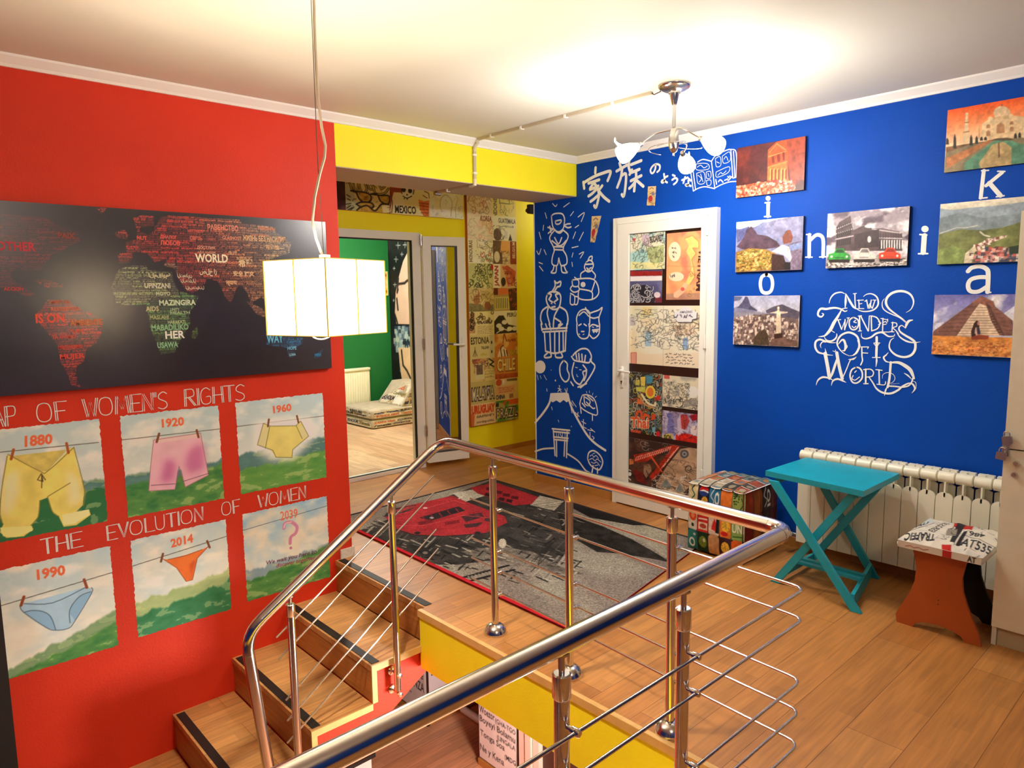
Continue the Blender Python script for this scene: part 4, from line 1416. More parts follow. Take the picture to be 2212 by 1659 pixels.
orn((10, 30), '770,420 740,430 690,400 620,385 560,390 500,400 440,395 405,430 400,480 440,500 470,470 450,455')
orn((12, 44), '700,410 650,500 600,580 560,660 510,720 470,752'); orn((3, 16), '405,755 450,750 500,730')
orn(9, '560,670 610,700')
orn((6, 22), '480,760 510,800 570,810 620,780 640,740 635,715')
orn(15, '655,540 700,660;745,535 740,665'); orn(11, '700,660 740,560;740,665 790,515;650,540 690,535;770,515 800,512')
orn(18, '850,505 805,540 800,610 830,660 880,660 915,610 910,540 850,505'); orn(12, '890,575 855,565 880,545;835,620 860,640 885,620')
orn(16, '930,490 935,680;945,490 1040,680'); orn(12, '1055,490 1045,680;915,490 955,485;915,682 955,680')
orn(16, '1080,490 1085,680;1085,490 1150,510 1190,580 1160,650 1085,680'); orn(9, '1170,560 1205,580 1170,600;1060,488 1100,488')
orn(15, '1230,520 1225,690'); orn(11, '1205,520 1290,540;1228,600 1270,595;1200,692 1310,695;1290,530 1290,560;1240,570 1265,560 1280,580')
orn(14, '1355,570 1345,690'); orn(12, '1340,575 1400,580 1405,620 1360,640 1400,680 1430,720;1320,690 1370,692')
orn((8, 30), '1520,645 1470,610 1435,640 1450,690 1520,740 1590,780 1640,830 1640,920 1590,990 1500,1015 1400,990 1330,930 1310,870 1330,800 1370,770')
orn((3, 22), '1400,690 1450,760 1530,810 1620,830 1710,820')
orn((5, 26), '800,1000 720,960 660,890 645,820 690,740 780,700 860,720 910,770 925,860 905,940 860,990 790,1000')
orn((8, 30), '660,850 700,800 730,800 750,860 740,930 710,930;905,800 930,870 890,960 850,985;740,840 765,880 735,930')
orn((5, 24), '955,705 960,760 1010,780 1080,760 1140,715 1220,700 1300,750 1370,745 1380,720')
orn(30, '1150,760 1150,860 1145,1010'); orn((5, 24), '1145,1000 1150,1060 1140,1140'); orn(12, '1115,835 1190,835;1095,1020 1195,1020'); orn((4, 20), '1110,840 1150,870 1185,840')
orn(16, '960,890 962,1000 968,1060 945,1115'); orn(12, '950,885 1045,885;965,960 1035,965;1045,885 1035,905')
orn((6, 28), '630,830 560,830 490,810 420,790 370,820 365,890 400,950 460,970 520,985 590,992'); orn((4, 16), '440,900 430,860 460,820 500,830'); orn((4, 16), '490,905 500,950 520,985')
orn(44, '490,970 520,1120 545,1280'); orn((12, 34), '545,1300 580,1230 620,1110 650,1010'); orn(40, '640,960 670,1130 710,1290'); orn(13, '700,1310 760,1180 810,1060 850,1035'); orn((6, 24), '790,1045 850,1040 890,1012')
orn((4, 26), '375,1375 400,1310 460,1272 540,1285 590,1310'); orn((4, 26), '570,1380 590,1320 650,1295 720,1320 760,1340'); orn(9, '590,935 615,945 625,925')
orn(20, '885,1145 830,1180 810,1260 840,1335 900,1345 960,1290 965,1210 930,1155 885,1145'); orn(12, '850,1250 835,1290 870,1310 905,1290 930,1270;890,1190 870,1210')
orn(20, '1010,1170 1010,1355'); orn(14, '985,1175 1070,1170 1110,1210 1090,1260 1020,1270;985,1355 1040,1355'); orn((12, 26), '1050,1270 1100,1340 1150,1420 1230,1470 1330,1480 1420,1440 1480,1390 1560,1350 1610,1360')
orn(18, '1180,1180 1185,1360'); orn(12, '1140,1175 1220,1185;1155,1362 1250,1370 1265,1330')
orn(28, '1330,1080 1315,1280 1290,1400'); orn((5, 22), '1300,955 1270,990 1240,1020 1270,1070 1340,1085'); orn((18, 46), '1330,1085 1430,1085 1520,1130 1580,1180 1610,1240 1630,1290'); orn(18, '1620,1260 1600,1330 1560,1380 1480,1400 1390,1390 1300,1385')
orn((3, 8), '1225,1290 1230,1240 1290,1212 1360,1235 1385,1290 1350,1340 1290,1350'); orn((3, 14), '1330,1360 1440,1350'); orn((4, 24), '1600,1475 1640,1420 1610,1360 1560,1350'); orn((3, 9), '1600,1320 1650,1340 1655,1420'); orn((4, 22), '1290,1390 1265,1440 1250,1510'); orn((4, 20), '1500,1220 1550,1250 1600,1300')
tag(W7.build('wall_lettering', M_PAINTW), 'ornate white lettering NEW 7 WONDERS OF WORLD on the blue wall', 'wall lettering')

# ------------------------------------------------------------------ photographs on canvas
TH = .022
GP = 'photographs on canvas of the blue wall'
bD, bE = px_map('D', 1, YB - TH), px_map('E', 1, YB - TH)


def photo(c, label, side=(60, 50, 60)):
    g = fbm(c.ny, c.nx, 38, 28, int(c.img.sum()) % 9999, 3)[..., None]
    h = fbm(c.ny, c.nx, 9, 7, int(c.img.sum()) % 999 + 7, 4)[..., None]
    c.img = np.clip(c.img * (.74 + .26 * g + .24 * h), 0, 255)
    o = canvas_mesh(c, 'photo_canvas', on_blue(TH), M_GLOSS, None, TH - .001, side)
    return tag(o, label, 'picture', GP)


def pr_(x0, x1, z0, z1, nx=150, ny=106):
    k = (YB - TH) / YB
    return Canvas(x0 * k, x1 * k, 1.6 + (z0 - 1.6) * k, 1.6 + (z1 - 1.6) * k, nx, ny)


# petra by night
c = pr_(-2.461, -2.013, 2.211, 2.522).use(bD)
c.grad((84, 34, 40), (70, 24, 24)); c.cloud((116, 44, 38), 6, 4, 3, .45, .7)
c.poly('420,340 608,316 604,640 500,640 470,420', (150, 62, 42), noise=.3, sc=6)
c.poly('335,420 400,360 470,345 485,470 480,640 330,640', (206, 78, 40), noise=.25, sc=7)
c.poly('335,540 470,500 485,640 330,645', (238, 112, 50), noise=.2, sc=8)
for x in (352, 378, 404, 432, 456):
    c.line([(x, 645), (x + 3, 560)], 2.4, (250, 160, 84)); c.line([(x + 10, 640), (x + 12, 568)], 3, (110, 30, 20))
c.lines('335,550 475,505; 340,470 470,430; 345,440 400,375 465,420', 1.6, (250, 140, 80))
c.poly('360,470 380,462 385,515 365,520', (120, 40, 24)); c.poly('400,455 425,448 428,505 405,510', (120, 40, 24)); c.poly('440,440 458,436 460,495 444,498', (120, 40, 24))
mk = c.mask_poly('100,690 260,660 420,640 540,645 530,730 105,775')
c.mix(mk, (196, 74, 44)); c.speckle(mk, [(255, 214, 190), (232, 96, 60), (150, 40, 30), (250, 150, 110)], 420, 1.6, 4)
photo(c, 'red night photograph of a rock-cut temple, topmost left on the blue wall', (90, 34, 30))
# mountain ruin
c = pr_(-2.453, -2.008, 1.737, 2.057).use(bD)
c.grad((120, 130, 176), (120, 110, 140)); c.cloud((150, 154, 190), 7, 5, 6, .4, .7)
c.poly('90,940 330,915 480,905 470,930 300,950 240,985 150,1000 95,995', (232, 234, 240), noise=.06)
c.poly('300,960 400,930 480,915 600,900 590,1110 430,1090 330,1020', (134, 134, 168), noise=.25, sc=7); c.poly('100,1010 200,980 180,1060 110,1100', (88, 92, 140), noise=.2)
c.poly('105,1130 160,1060 180,1000 215,980 260,1040 330,1050 400,1090 430,1130 300,1150 150,1150', (84, 62, 78), noise=.35, sc=8)
c.poly('100,1170 200,1140 330,1150 390,1180 380,1300 100,1320', (156, 116, 56), noise=.3, sc=10)
mk = c.mask_poly('110,1180 210,1145 330,1160 370,1200 360,1290 110,1310')
c.speckle(mk, [(206, 170, 90), (96, 66, 30), (186, 140, 60), (120, 126, 50), (226, 196, 130)], 380, 1.6, 5, .6)
c.poly('440,1060 470,1010 500,1005 520,1060 505,1100 450,1110', (126, 66, 50), noise=.2); c.poly('480,1110 580,1085 590,1290 500,1300', (120, 104, 126), noise=.3, sc=8); c.poly('490,1120 580,1095 585,1140 500,1160', (128, 144, 190), noise=.2)
c.poly('362,1165 440,1115 490,1130 510,1210 500,1240 450,1190', (222, 208, 214), noise=.08); c.poly('365,1180 450,1195 480,1300 360,1305', (60, 36, 34), noise=.3); c.poly('455,1240 500,1245 500,1300 455,1300', (30, 24, 26))
photo(c, 'photograph of a mountain ruin with a hiker, directly under the red night photograph', (80, 60, 60))
# colosseum
c = pr_(-1.863, -1.42, 1.740, 2.056).use(bD)
c.grad((150, 136, 146), (196, 184, 188)); c.cloud((232, 226, 228), 6, 6, 9, .45, .6); c.cloud((92, 76, 90), 5, 5, 19, .52, .66)
c.poly('835,990 860,950 940,900 950,960 960,1010 1010,985 1060,970 1100,995 1180,995 1300,1020 1325,1060 1320,1160 830,1160', (84, 66, 70), noise=.25, sc=9)
c.lines('840,1000 945,955; 835,1035 950,1000; 832,1075 960,1050;1100,1000 1310,1030;1000,1060 1320,1070', 2, (196, 186, 188))
for i in range(7):
    x = 846 + i * 15
    c.line([(x, 1120 - i * 2), (x + 2, 1085 - i * 3)], 2.6, (30, 20, 24)); c.line([(x, 1062 - i * 4), (x + 2, 1030 - i * 5)], 2.2, (30, 20, 24)); c.line([(x, 1005 - i * 5), (x + 1, 985 - i * 6)], 1.8, (40, 28, 32))
for i in range(9):
    x = 1160 + i * 19
    c.line([(x, 1140), (x, 1090)], 3, (30, 20, 24)); c.line([(x + 8, 1140), (x + 8, 1085)], 2.4, (232, 226, 226)); c.line([(x, 1060), (x + 1, 1035)], 2.6, (70, 54, 60))
c.poly('970,1040 1150,1000 1150,1130 970,1140', (58, 44, 48), noise=.3); c.ell((1075, 980), 30, 12, (236, 232, 232), noise=.1); c.ell((1078, 1075), 14, 24, (220, 214, 214))
c.poly('760,1230 1370,1200 1360,1270 760,1285', (176, 164, 160), noise=.3, sc=16)
mk = c.mask_poly('760,1240 1360,1210 1358,1268 760,1284'); c.speckle(mk, [(240, 236, 230), (60, 46, 44)], 200, 1.4, 7, .5)


def wee_car(x, y, col, dark):
    c.poly([(x - 80, y + 20), (x + 80, y + 20), (x + 74, y + 50), (x - 74, y + 50)], (36, 24, 22))
    c.poly([(x - 78, y - 12), (x - 40, y - 22), (x - 22, y - 52), (x + 30, y - 54), (x + 48, y - 20), (x + 78, y - 6), (x + 82, y + 26), (x - 80, y + 28)], col, noise=.12, sc=5)
    c.poly([(x - 30, y - 22), (x - 16, y - 46), (x + 24, y - 47), (x + 38, y - 22)], dark)
    c.ell((x - 56, y + 6), 9, 9, (240, 236, 220)); c.ell((x + 56, y + 6), 9, 9, (240, 236, 220)); c.line([(x - 30, y + 14), (x + 30, y + 14)], 1.4, dark)


wee_car(858, 1196, (40, 150, 52), (30, 70, 40)); wee_car(1040, 1194, (226, 218, 206), (120, 110, 110)); wee_car(1228, 1190, (226, 62, 26), (140, 40, 24))
photo(c, 'photograph of a round arena ruin with green, white and red small cars in front', (70, 44, 40))
# taj
c = pr_(-1.264, -.815, 2.211, 2.525).use(bD)
c.grad((238, 88, 24), (252, 214, 170), .42, 1.0)
c.poly('1640,400 1900,360 2240,330 2240,420 1900,420 1640,450', (120, 84, 56), noise=.3)
c.poly('1640,440 1820,380 2000,340 2240,330 2240,560 1620,600', (140, 124, 90), noise=.25, sc=6); c.poly('1780,510 2000,350 2090,345 2240,390 2240,560 1770,570', (88, 140, 110), noise=.25, sc=8)
c.poly('1880,520 1980,380 2060,360 2120,400 2120,540 1900,560', (206, 160, 104), .8, noise=.2); c.poly('1640,480 1960,345 1980,352 1650,560', (176, 112, 66), noise=.25)
TB = (226, 196, 150)
c.poly('1900,340 1905,230 1960,190 2150,170 2220,180 2220,330 1930,345', TB, noise=.12, sc=8); c.ell((2050, 150), 62, 52, (222, 192, 150), noise=.08); c.poly('1985,180 2112,165 2112,190 1985,200', (206, 172, 128))
c.poly('2010,300 2012,240 2040,218 2068,236 2070,295', (186, 134, 92)); c.poly('1935,320 1937,285 1950,275 1965,285 1965,318', (176, 126, 84)); c.poly('1935,262 1937,240 1950,230 1965,240 1965,260', (176, 126, 84)); c.poly('2108,285 2110,255 2122,248 2136,255 2136,284', (176, 126, 84)); c.poly('2108,235 2110,215 2122,208 2136,215 2136,234', (176, 126, 84))
c.ell((2118, 172), 18, 16, TB); c.ell((1965, 190), 16, 14, TB); c.poly('1765,370 1785,170 1800,170 1808,368', (230, 200, 156)); c.ell((1792, 160), 12, 14, (226, 196, 150)); c.lines('1778,220 1806,218;1772,290 1808,286', 2, (160, 110, 70)); c.poly('1876,340 1880,240 1886,240 1890,338', (196, 160, 120)); c.lines('2050,98 2050,86', 1.4, (120, 80, 50))
for x, y, h in ((1705, 410, 110), (1825, 388, 80), (1865, 375, 60), (1650, 380, 50), (1900, 352, 30), (1930, 350, 28), (2150, 335, 40), (2180, 332, 44)):
    c.poly([(x - 12, y), (x - 9, y - h * .7), (x, y - h), (x + 9, y - h * .7), (x + 12, y)], (44, 38, 30))
c.poly('1960,350 2010,335 2090,330 2140,340 2100,352', (70, 54, 36), .8); c.poly('2020,370 2032,360 2036,470 2024,480', (120, 84, 56))
photo(c, 'photograph of a domed marble mausoleum under an orange sky, topmost right on the blue wall', (150, 90, 60))
# long wall
c = pr_(-1.272, -.82, 1.738, 2.051).use(bD)
c.grad((236, 226, 206), (150, 160, 120), .6, 1.0)
c.poly('1590,850 1700,860 1850,840 2000,830 2220,800 2220,960 1590,960', (150, 164, 176), noise=.08, sc=6); c.poly('1590,920 1750,880 1900,920 2220,880 2220,1060 1590,1060', (128, 142, 148), noise=.14, sc=7)
c.poly('1590,1040 1750,1000 1900,1010 2050,990 2220,940 2220,1260 1580,1262', (116, 122, 70), noise=.28, sc=9); c.poly('1590,1150 1700,1120 1780,1160 1760,1260 1585,1262', (128, 146, 80), noise=.2, sc=6)
c.lines('1600,1030 1720,990 1780,990;1790,990 1870,975', 1.4, (206, 206, 190))
c.poly('1770,1250 1780,1180 1850,1120 1960,1070 2090,1045 2085,1060 1990,1090 1900,1130 1830,1190 1830,1250', (214, 200, 170), noise=.15, sc=10); c.lines('1890,1020 1920,1045 1960,1055', 2, (220, 214, 196))
c.poly('1900,1140 2090,1130 2100,1200 2220,1180 2220,1250 1830,1252', (150, 120, 100), noise=.3, sc=12)
mk = c.mask_poly('1820,1190 1900,1140 2090,1135 2180,1180 2180,1250 1830,1250'); c.speckle(mk, [(236, 228, 216), (196, 90, 76), (90, 60, 60), (226, 150, 140), (60, 70, 90)], 190, 2, 3)
mk = c.mask_poly('1850,1120 1960,1070 2080,1045 1990,1090 1880,1150'); c.speckle(mk, [(236, 228, 216), (130, 70, 60)], 80, 1.2, 9)
c.poly('2100,1130 2220,1110 2220,1180 2110,1180', (44, 60, 44))
photo(c, 'photograph of a long wall winding over green hills, between letters k and a', (120, 120, 90))
# rio
c = pr_(-2.456, -2.012, 1.266, 1.583).use(bE)
c.grad((172, 176, 206), (200, 196, 206), .6, 1.0)
c.poly('80,360 120,345 150,310 170,272 188,278 210,340 260,375 240,395 90,400', (84, 82, 112), noise=.2); c.poly('80,270 150,275 130,300 80,310', (96, 100, 134)); c.poly('320,375 380,345 440,330 520,365 570,385 560,440 330,420', (88, 80, 98), noise=.25, sc=8)
c.poly('82,390 260,385 380,410 560,440 557,645 87,622', (120, 98, 94), noise=.3, sc=9)
mk = c.mask_poly('85,430 200,400 380,415 555,480 555,640 90,620'); c.speckle(mk, [(214, 190, 170), (236, 222, 206), (84, 62, 60), (150, 120, 110)], 560, 1.6, 6, 1.3)
c.poly('90,350 260,380 360,400 200,410 85,430', (150, 152, 176), .7); c.poly('225,590 260,540 310,510 340,560 340,630 230,630', (74, 60, 44), noise=.3, sc=10)
c.poly('395,545 398,400 404,370 418,368 428,400 432,548', (222, 200, 170), noise=.1); c.poly('345,395 400,380 480,385 480,395 425,400 400,398', (226, 206, 180)); c.ell((412, 358), 9, 12, (226, 206, 180)); c.poly('380,548 440,540 445,595 385,600', (64, 38, 30)); c.poly('360,585 450,575 550,600 555,640 350,635', (110, 82, 72), noise=.3)
photo(c, 'photograph of a statue with open arms above a city bay, under letter o', (70, 54, 54))
# pyramid
c = pr_(-1.273, -.825, 1.26, 1.577).use(bE)
c.grad((108, 104, 170), (196, 196, 216), .3, 1.0); c.cloud((232, 228, 232), 4, 4, 12, .58, .75)
c.poly('2060,400 2160,330 2160,480 2080,450', (236, 234, 240), .8, noise=.1); c.poly('1560,470 1620,460 1640,490 1560,510', (226, 226, 240), .8)
c.poly('1545,530 1830,320 1900,270 1990,310 2000,345 2130,450 2130,500 2128,560 1540,565', (124, 84, 74), noise=.2, sc=12)
c.poly('1720,560 1830,400 1890,320 1930,320 1990,450 2060,560', (222, 198, 170), noise=.12, sc=10); c.poly('1826,318 1900,270 1990,310 1990,345 1940,345 1880,320', (150, 96, 80), noise=.2); c.poly('1930,320 1960,335 2070,560 2030,555 1970,450', (90, 56, 52), noise=.2)
for i in range(11):
    y = 355 + i * 19
    c.line([(1870 - i * 14, y), (1940 + i * 11, y)], 1.1, (150, 116, 96))
for i in range(7):
    y = 350 + i * 30
    c.line([(1800 - i * 36, y), (1862 - i * 20, y - 4)], 1.2, (84, 54, 50), .8); c.line([(1990 + i * 18, y + 20), (2020 + i * 20, y + 20)], 1.2, (84, 54, 50), .8)
c.poly('1540,560 2130,575 2120,720 1535,695', (206, 132, 62), noise=.25, sc=14); mk = c.mask_poly('1540,600 2125,610 2120,718 1535,694'); c.speckle(mk, [(236, 170, 96), (160, 84, 40), (226, 140, 84)], 320, 1.5, 8, .6)
c.poly('1828,585 1824,530 1845,470 1865,448 1885,460 1885,500 1865,540 1850,580', (58, 28, 24)); c.poly('1855,500 1880,500 1895,545 1885,560 1850,545', (206, 170, 160)); c.poly('1865,500 1885,500 1895,548 1870,552', (60, 50, 70)); c.poly('1825,570 1880,552 1955,560 1950,588 1830,590', (150, 66, 40)); c.ell((1878, 470), 9, 14, (190, 130, 110))
photo(c, 'photograph of a stepped pyramid with a seated woman in front, under letter a', (120, 80, 60))

# ------------------------------------------------------------------ paper charms on the wall
for crop, q, seed, label in (('A', '1152,510 1232,512 1244,322 1165,326', 3, 'small paper figure charm with a red heart hanging above the white door'), ('A', '605,868 650,868 714,610 620,615', 4, 'small paper figure charm hanging right of the ninja drawing')):
    P = [px_map(crop, 1, YB - .004)(*p) for p in pts(q)]
    xs = [p[0] for p in P]; zs = [p[1] for p in P]
    c = Canvas(min(xs), max(xs), min(zs), max(zs), 24, 50, (206, 176, 120))
    c.cloud((226, 206, 160), 3, 6, seed, .4, .7); c.cloud((150, 110, 90), 4, 7, seed + 4, .6, .7)
    c.ell((.4, .36), .26, .16, (186, 50, 60)); c.poly([(.0, .78), (1, .78), (1, 1), (0, 1)], (226, 200, 150)); c.lines('.2,.85 .45,.93 .7,.86;.3,.6 .7,.7;.2,.2 .8,.1', 1.6, (120, 70, 50)); c.ell((.7, .6), .2, .08, (120, 120, 150))
    (bl, br, tr, tl) = P

    def wp(U, V, bl=bl, br=br, tr=tr, tl=tl, r=c.r):
        a = (U - r[0]) / (r[1] - r[0]); b = (V - r[2]) / (r[3] - r[2])
        return ((1 - a) * (1 - b) * bl[0] + a * (1 - b) * br[0] + a * b * tr[0] + (1 - a) * b * tl[0], (1 - a) * (1 - b) * bl[1] + a * (1 - b) * br[1] + a * b * tr[1] + (1 - a) * b * tl[1])
    tag(canvas_mesh(c, 'paper_charm', on_blue(.004), M_PRINT, None, 0, warp=wp), label, 'wall charm', 'paper charms on the blue wall')


# ------------------------------------------------------------------ white door in the blue wall
DX0, DX1, DZ1 = -3.437, -2.570, 2.163
d1 = structure(thing('door_1', (-3.0, YB, 0), 'white plastic door covered with travel sketches in the blue wall', 'door'), 'white plastic door covered with travel sketches in the blue wall', 'door')
bP, bQ = px_map('P', 1, YB - .035), px_map('Q', 1, YB - .035)
px0, px1 = bP(110, 125)[0], bP(925, 60)[0]
pz1, pz0 = bP(500, 98)[1], bQ(70, 1440)[1]
mb = MB()
mb.box(DX0, YB - .045, 0, DX0 + .045, YB, DZ1); mb.box(DX1 - .062, YB - .045, 0, DX1, YB, DZ1); mb.box(DX0 + .045, YB - .045, DZ1 - .045, DX1 - .062, YB, DZ1)
mb.build('door_frame', M_UPVC, d1)
lx0, lx1, lz0, lz1 = DX0 + .048, DX1 - .066, .012, DZ1 - .048
mb = MB()
for b in ((lx0, lz0, px0, lz1), (px1, lz0, lx1, lz1), (px0, pz1, px1, lz1), (px0, lz0, px1, pz0)):
    mb.box(b[0], YB - .055, b[1], b[2], YB - .004, b[3])
leaf = mb.build('door_leaf', M_UPVC, d1)
mb = MB()
for z in (.35, 1.28, 2.03):
    mb.tube([(DX1 - .064, YB - .058, z - .045), (DX1 - .064, YB - .058, z + .045)], .009, 10)
mb.build('hinge', M_UPVC, d1)
hx, hz = px_map('X', 1, YB - .06)(1343, 800)
mb = MB().rbox(hx - .014, YB - .064, hz - .13, hx + .014, YB - .055, hz + .03, .005, 2)
mb.tube([(hx, YB - .06, hz), (hx, YB - .10, hz), (hx + .012, YB - .107, hz), (hx + .11, YB - .107, hz - .004)], .0085, 10)
hd = mb.build('door_handle', M_UPVC, d1)
MB().tube([(hx, YB - .0655, hz - .085), (hx, YB - .063, hz - .085)], .007, 10).box(hx - .003, YB - .0655, hz - .105, hx + .003, YB - .063, hz - .085).build('keyhole', M_BLACK, hd)
pn = MB().box(px0 - .002, YB - .035, pz0 - .002, px1 + .002, YB - .008, pz1 + .002).build('door_panel', mat('dark_maroon_panel', srgb(44, 22, 20), 0.35), d1)


def sketch(c, seed, ink=(50, 44, 40), n=60, region=(0, 0, 1, 1), w=1.0, a=.75, L=.16):
    r = random.Random(seed)
    keep, c.map = c.map, None
    x0, y0, x1, y1 = region
    for _ in range(n):
        x, y = r.uniform(x0, x1), r.uniform(y0, y1)
        P = [(x, y)]
        ang = r.choice((0, math.pi / 2, r.uniform(0, 6.28)))
        for k in range(r.randint(1, 5)):
            ang += r.uniform(-.9, .9)
            x = min(x1, max(x0, x + math.cos(ang) * r.uniform(.2, 1) * L * .5)); y = min(y1, max(y0, y + math.sin(ang) * r.uniform(.2, 1) * L * .5))
            P.append((x, y))
        c.line(P, r.uniform(.6, 1.4) * w, ink, a, True)
    c.map = keep
    return c


def swirls(c, seed, cols, n, rad=.1, w=2.0, edge=None, region=(0, 0, 1, 1)):
    r = random.Random(seed)
    keep, c.map = c.map, None
    x0, y0, x1, y1 = region
    for _ in range(n):
        cx, cy, R0 = r.uniform(x0, x1), r.uniform(y0, y1), r.uniform(.4, 1) * rad
        t0, sg = r.uniform(0, 6.28), r.choice((-1, 1))
        P = [(cx + R0 * (1 - k / 14) * math.cos(t0 + sg * k * .6), cy + R0 * (1 - k / 14) * math.sin(t0 + sg * k * .6) * c.nx / c.ny) for k in range(11)]
        if edge is not None:
            c.line(P, w + 1.8, edge, 1, True)
        c.line(P, w, r.choice(cols), 1, True)
    c.map = keep
    return c


def scrawl(c, seed, u0, u1, v0, v1, rows, ink=(40, 36, 36), w=1.0, slope=0.0):
    """rows of small illegible handwriting"""
    r = random.Random(seed)
    keep, c.map = c.map, None
    for i in range(rows):
        y = v1 - (i + .5) / rows * (v1 - v0); h = (v1 - v0) / rows * .32
        x = u0 + r.uniform(0, .05)
        end = u1 - r.uniform(0, .12)
        while x < end:
            P = []
            for k in range(r.randint(3, 6)):
                P.append((x, y + slope * x + r.uniform(-h, h))); x += r.uniform(.006, .014)
            c.line(P, w, ink, .9)
            x += r.uniform(.01, .025)
    c.map = keep
    return c


def poster_rect(mp, a, b):
    (x0, z1), (x1, z0) = mp(*a), mp(*b)
    return max(x0, px0 + .003), min(x1, px1 - .003), max(z0, pz0), z1


def poster(c, label):
    o = canvas_mesh(c, 'poster', on_blue(.037), M_GLOSS, pn, .0018, (220, 214, 200))
    return tag(o, label)


c = Canvas(*poster_rect(bP, (115, 138), (500, 522)), 80, 80, (232, 230, 206)).use(bP)
c.cloud((168, 214, 210), 2, 2, 3, .4, .6); c.poly('240,140 330,140 320,270 250,260', (206, 176, 206), .7); c.poly('300,290 490,250 490,440 360,480 310,400', (176, 186, 130), noise=.2); c.poly('115,440 490,460 490,520 115,522', (232, 224, 150), .8, noise=.1)
sketch(c, 3, (70, 66, 58), 110, L=.14); c.poly('135,182 178,180 158,222', (196, 74, 90)); c.text('BUDAPEST', [(335, 238), (488, 206), (484, 136), (330, 160)], (60, 50, 56), .04); c.ell((250, 325), 24, 24, (90, 100, 110), .6)
poster(c, 'pale sketch of a city with a small red heart')
c = Canvas(*poster_rect(bP, (112, 548), (466, 900)), 74, 74, (84, 84, 126)).use(bP)
c.poly('112,548 470,548 470,600 112,606', (150, 34, 34), noise=.2); c.poly('112,606 470,600 470,655 112,662', (236, 232, 232)); c.cloud((110, 110, 150), 3, 3, 5, .45, .65, c.mask_poly('112,662 470,655 470,900 112,900'))
c.poly('112,720 300,700 400,840 380,905 112,905', (40, 38, 50)); swirls(c, 4, [(232, 232, 236), (206, 206, 216)], 26, .16, 1.6, (36, 34, 44), (0, 0, .72, .5)); c.ell((415, 815), 36, 34, (226, 206, 214), noise=.1); c.poly('385,850 470,840 470,900 395,900', (120, 30, 36), .8)
poster(c, 'red, white and blue flag sketch with curling waves')
c = Canvas(*poster_rect(bP, (524, 128), (932, 866)), 84, 150, (240, 172, 116)).use(bP)
c.cloud((244, 150, 108), 3, 5, 4, .45, .65); c.cloud((232, 130, 104), 3, 4, 8, .55, .7); c.poly('515,800 905,790 905,870 515,866', (150, 130, 116), .6, noise=.2)
c.poly('725,180 810,150 880,220 880,290 810,290 850,350 800,420 825,520 830,620 780,700 730,690 770,600 800,520 790,420 740,330 770,260', (246, 206, 120), noise=.08); c.poly('600,790 680,740 720,680 760,700 720,780 640,850 600,840', (244, 186, 150), noise=.1)
c.lines('725,180 810,150 880,220 880,290 810,290 850,350 800,420 825,520 830,620 780,700', 1.0, (150, 100, 60)); c.ell((610, 330), 70, 110, (246, 222, 190)); c.ell((630, 610), 84, 52, (246, 222, 190)); scrawl(c, 3, .14, .34, .62, .80, 3, (50, 40, 40), 1.3); scrawl(c, 5, .08, .36, .32, .40, 1, (50, 40, 40), 1.4)
c.text('VIETNAM', [(880, 300), (846, 770), (916, 772), (936, 300)], (60, 34, 34), .03); c.ell((700, 750), 22, 22, (214, 90, 80)); swirls(c, 9, [(150, 100, 60)], 8, .07, 1.0, None, (.66, .02, .98, .4)); c.line([(520, 490), (920, 500)], 1, (206, 120, 80), .7)
poster(c, 'orange map sketch lettered VIETNAM')
c = Canvas(*poster_rect(bP, (108, 934), (905, 1640)), 160, 150, (238, 234, 214)).use(bP)
c.cloud((236, 222, 186), 3, 3, 14, .45, .65); c.poly('110,950 420,945 420,1060 120,1080', (222, 222, 190), .8); c.poly('250,945 350,945 350,1040 250,1050', (232, 206, 130), .7); c.cloud((176, 166, 176), 4, 4, 7, .55, .7, c.mask_poly('110,1060 470,1050 470,1140 110,1160'), .7)
c.poly('110,1480 900,1460 905,1640 110,1640', (238, 218, 190), .7); c.poly('280,1230 350,1225 350,1390 280,1390', (150, 190, 216), .8); c.poly('700,1300 760,1290 760,1420 700,1430', (120, 160, 210), .8); c.poly('600,1160 830,1150 850,1260 620,1280', (222, 196, 170), .7)
sketch(c, 15, (70, 66, 64), 240, (.02, .28, .98, .93), L=.12); sketch(c, 17, (120, 90, 60), 60, (.5, .5, .98, .8), L=.1)
c.line([(484, 940), (480, 1640)], 1, (190, 176, 150), .8); c.poly('614,1020 660,1000 690,965 740,952 790,965 822,1000 868,1016 866,1090 814,1100 812,1130 650,1130 614,1090', (60, 54, 56)); c.poly('608,1012 654,994 686,958 738,946 788,958 818,994 860,1008 856,1078 806,1090 802,1118 646,1118 610,1080', (232, 232, 236)); c.text('AMAZING', [(668, 1020), (806, 1016), (806, 990), (668, 996)], (70, 64, 80), .01); scrawl(c, 4, .63, .92, .78, .88, 1, (80, 74, 96), 2.2)
c.poly('120,1462 182,1460 180,1590 120,1592', (214, 130, 116), .7); c.lines('120,1462 182,1460 180,1590 120,1592 120,1462', 1.2, (176, 70, 60)); scrawl(c, 8, .52, .97, .02, .22, 4, (50, 46, 46), 1.3, .02)
poster(c, 'wide cream street sketch with handwriting')
c = Canvas(*poster_rect(bQ, (100, 122), (492, 905)), 82, 150, (50, 48, 44)).use(bQ)
sketch(c, 21, (196, 196, 180), 190, L=.14, w=1.3); swirls(c, 22, [(206, 190, 80), (226, 220, 190), (90, 150, 160), (196, 206, 170), (210, 90, 50)], 60, .11, 1.8, (30, 28, 26))
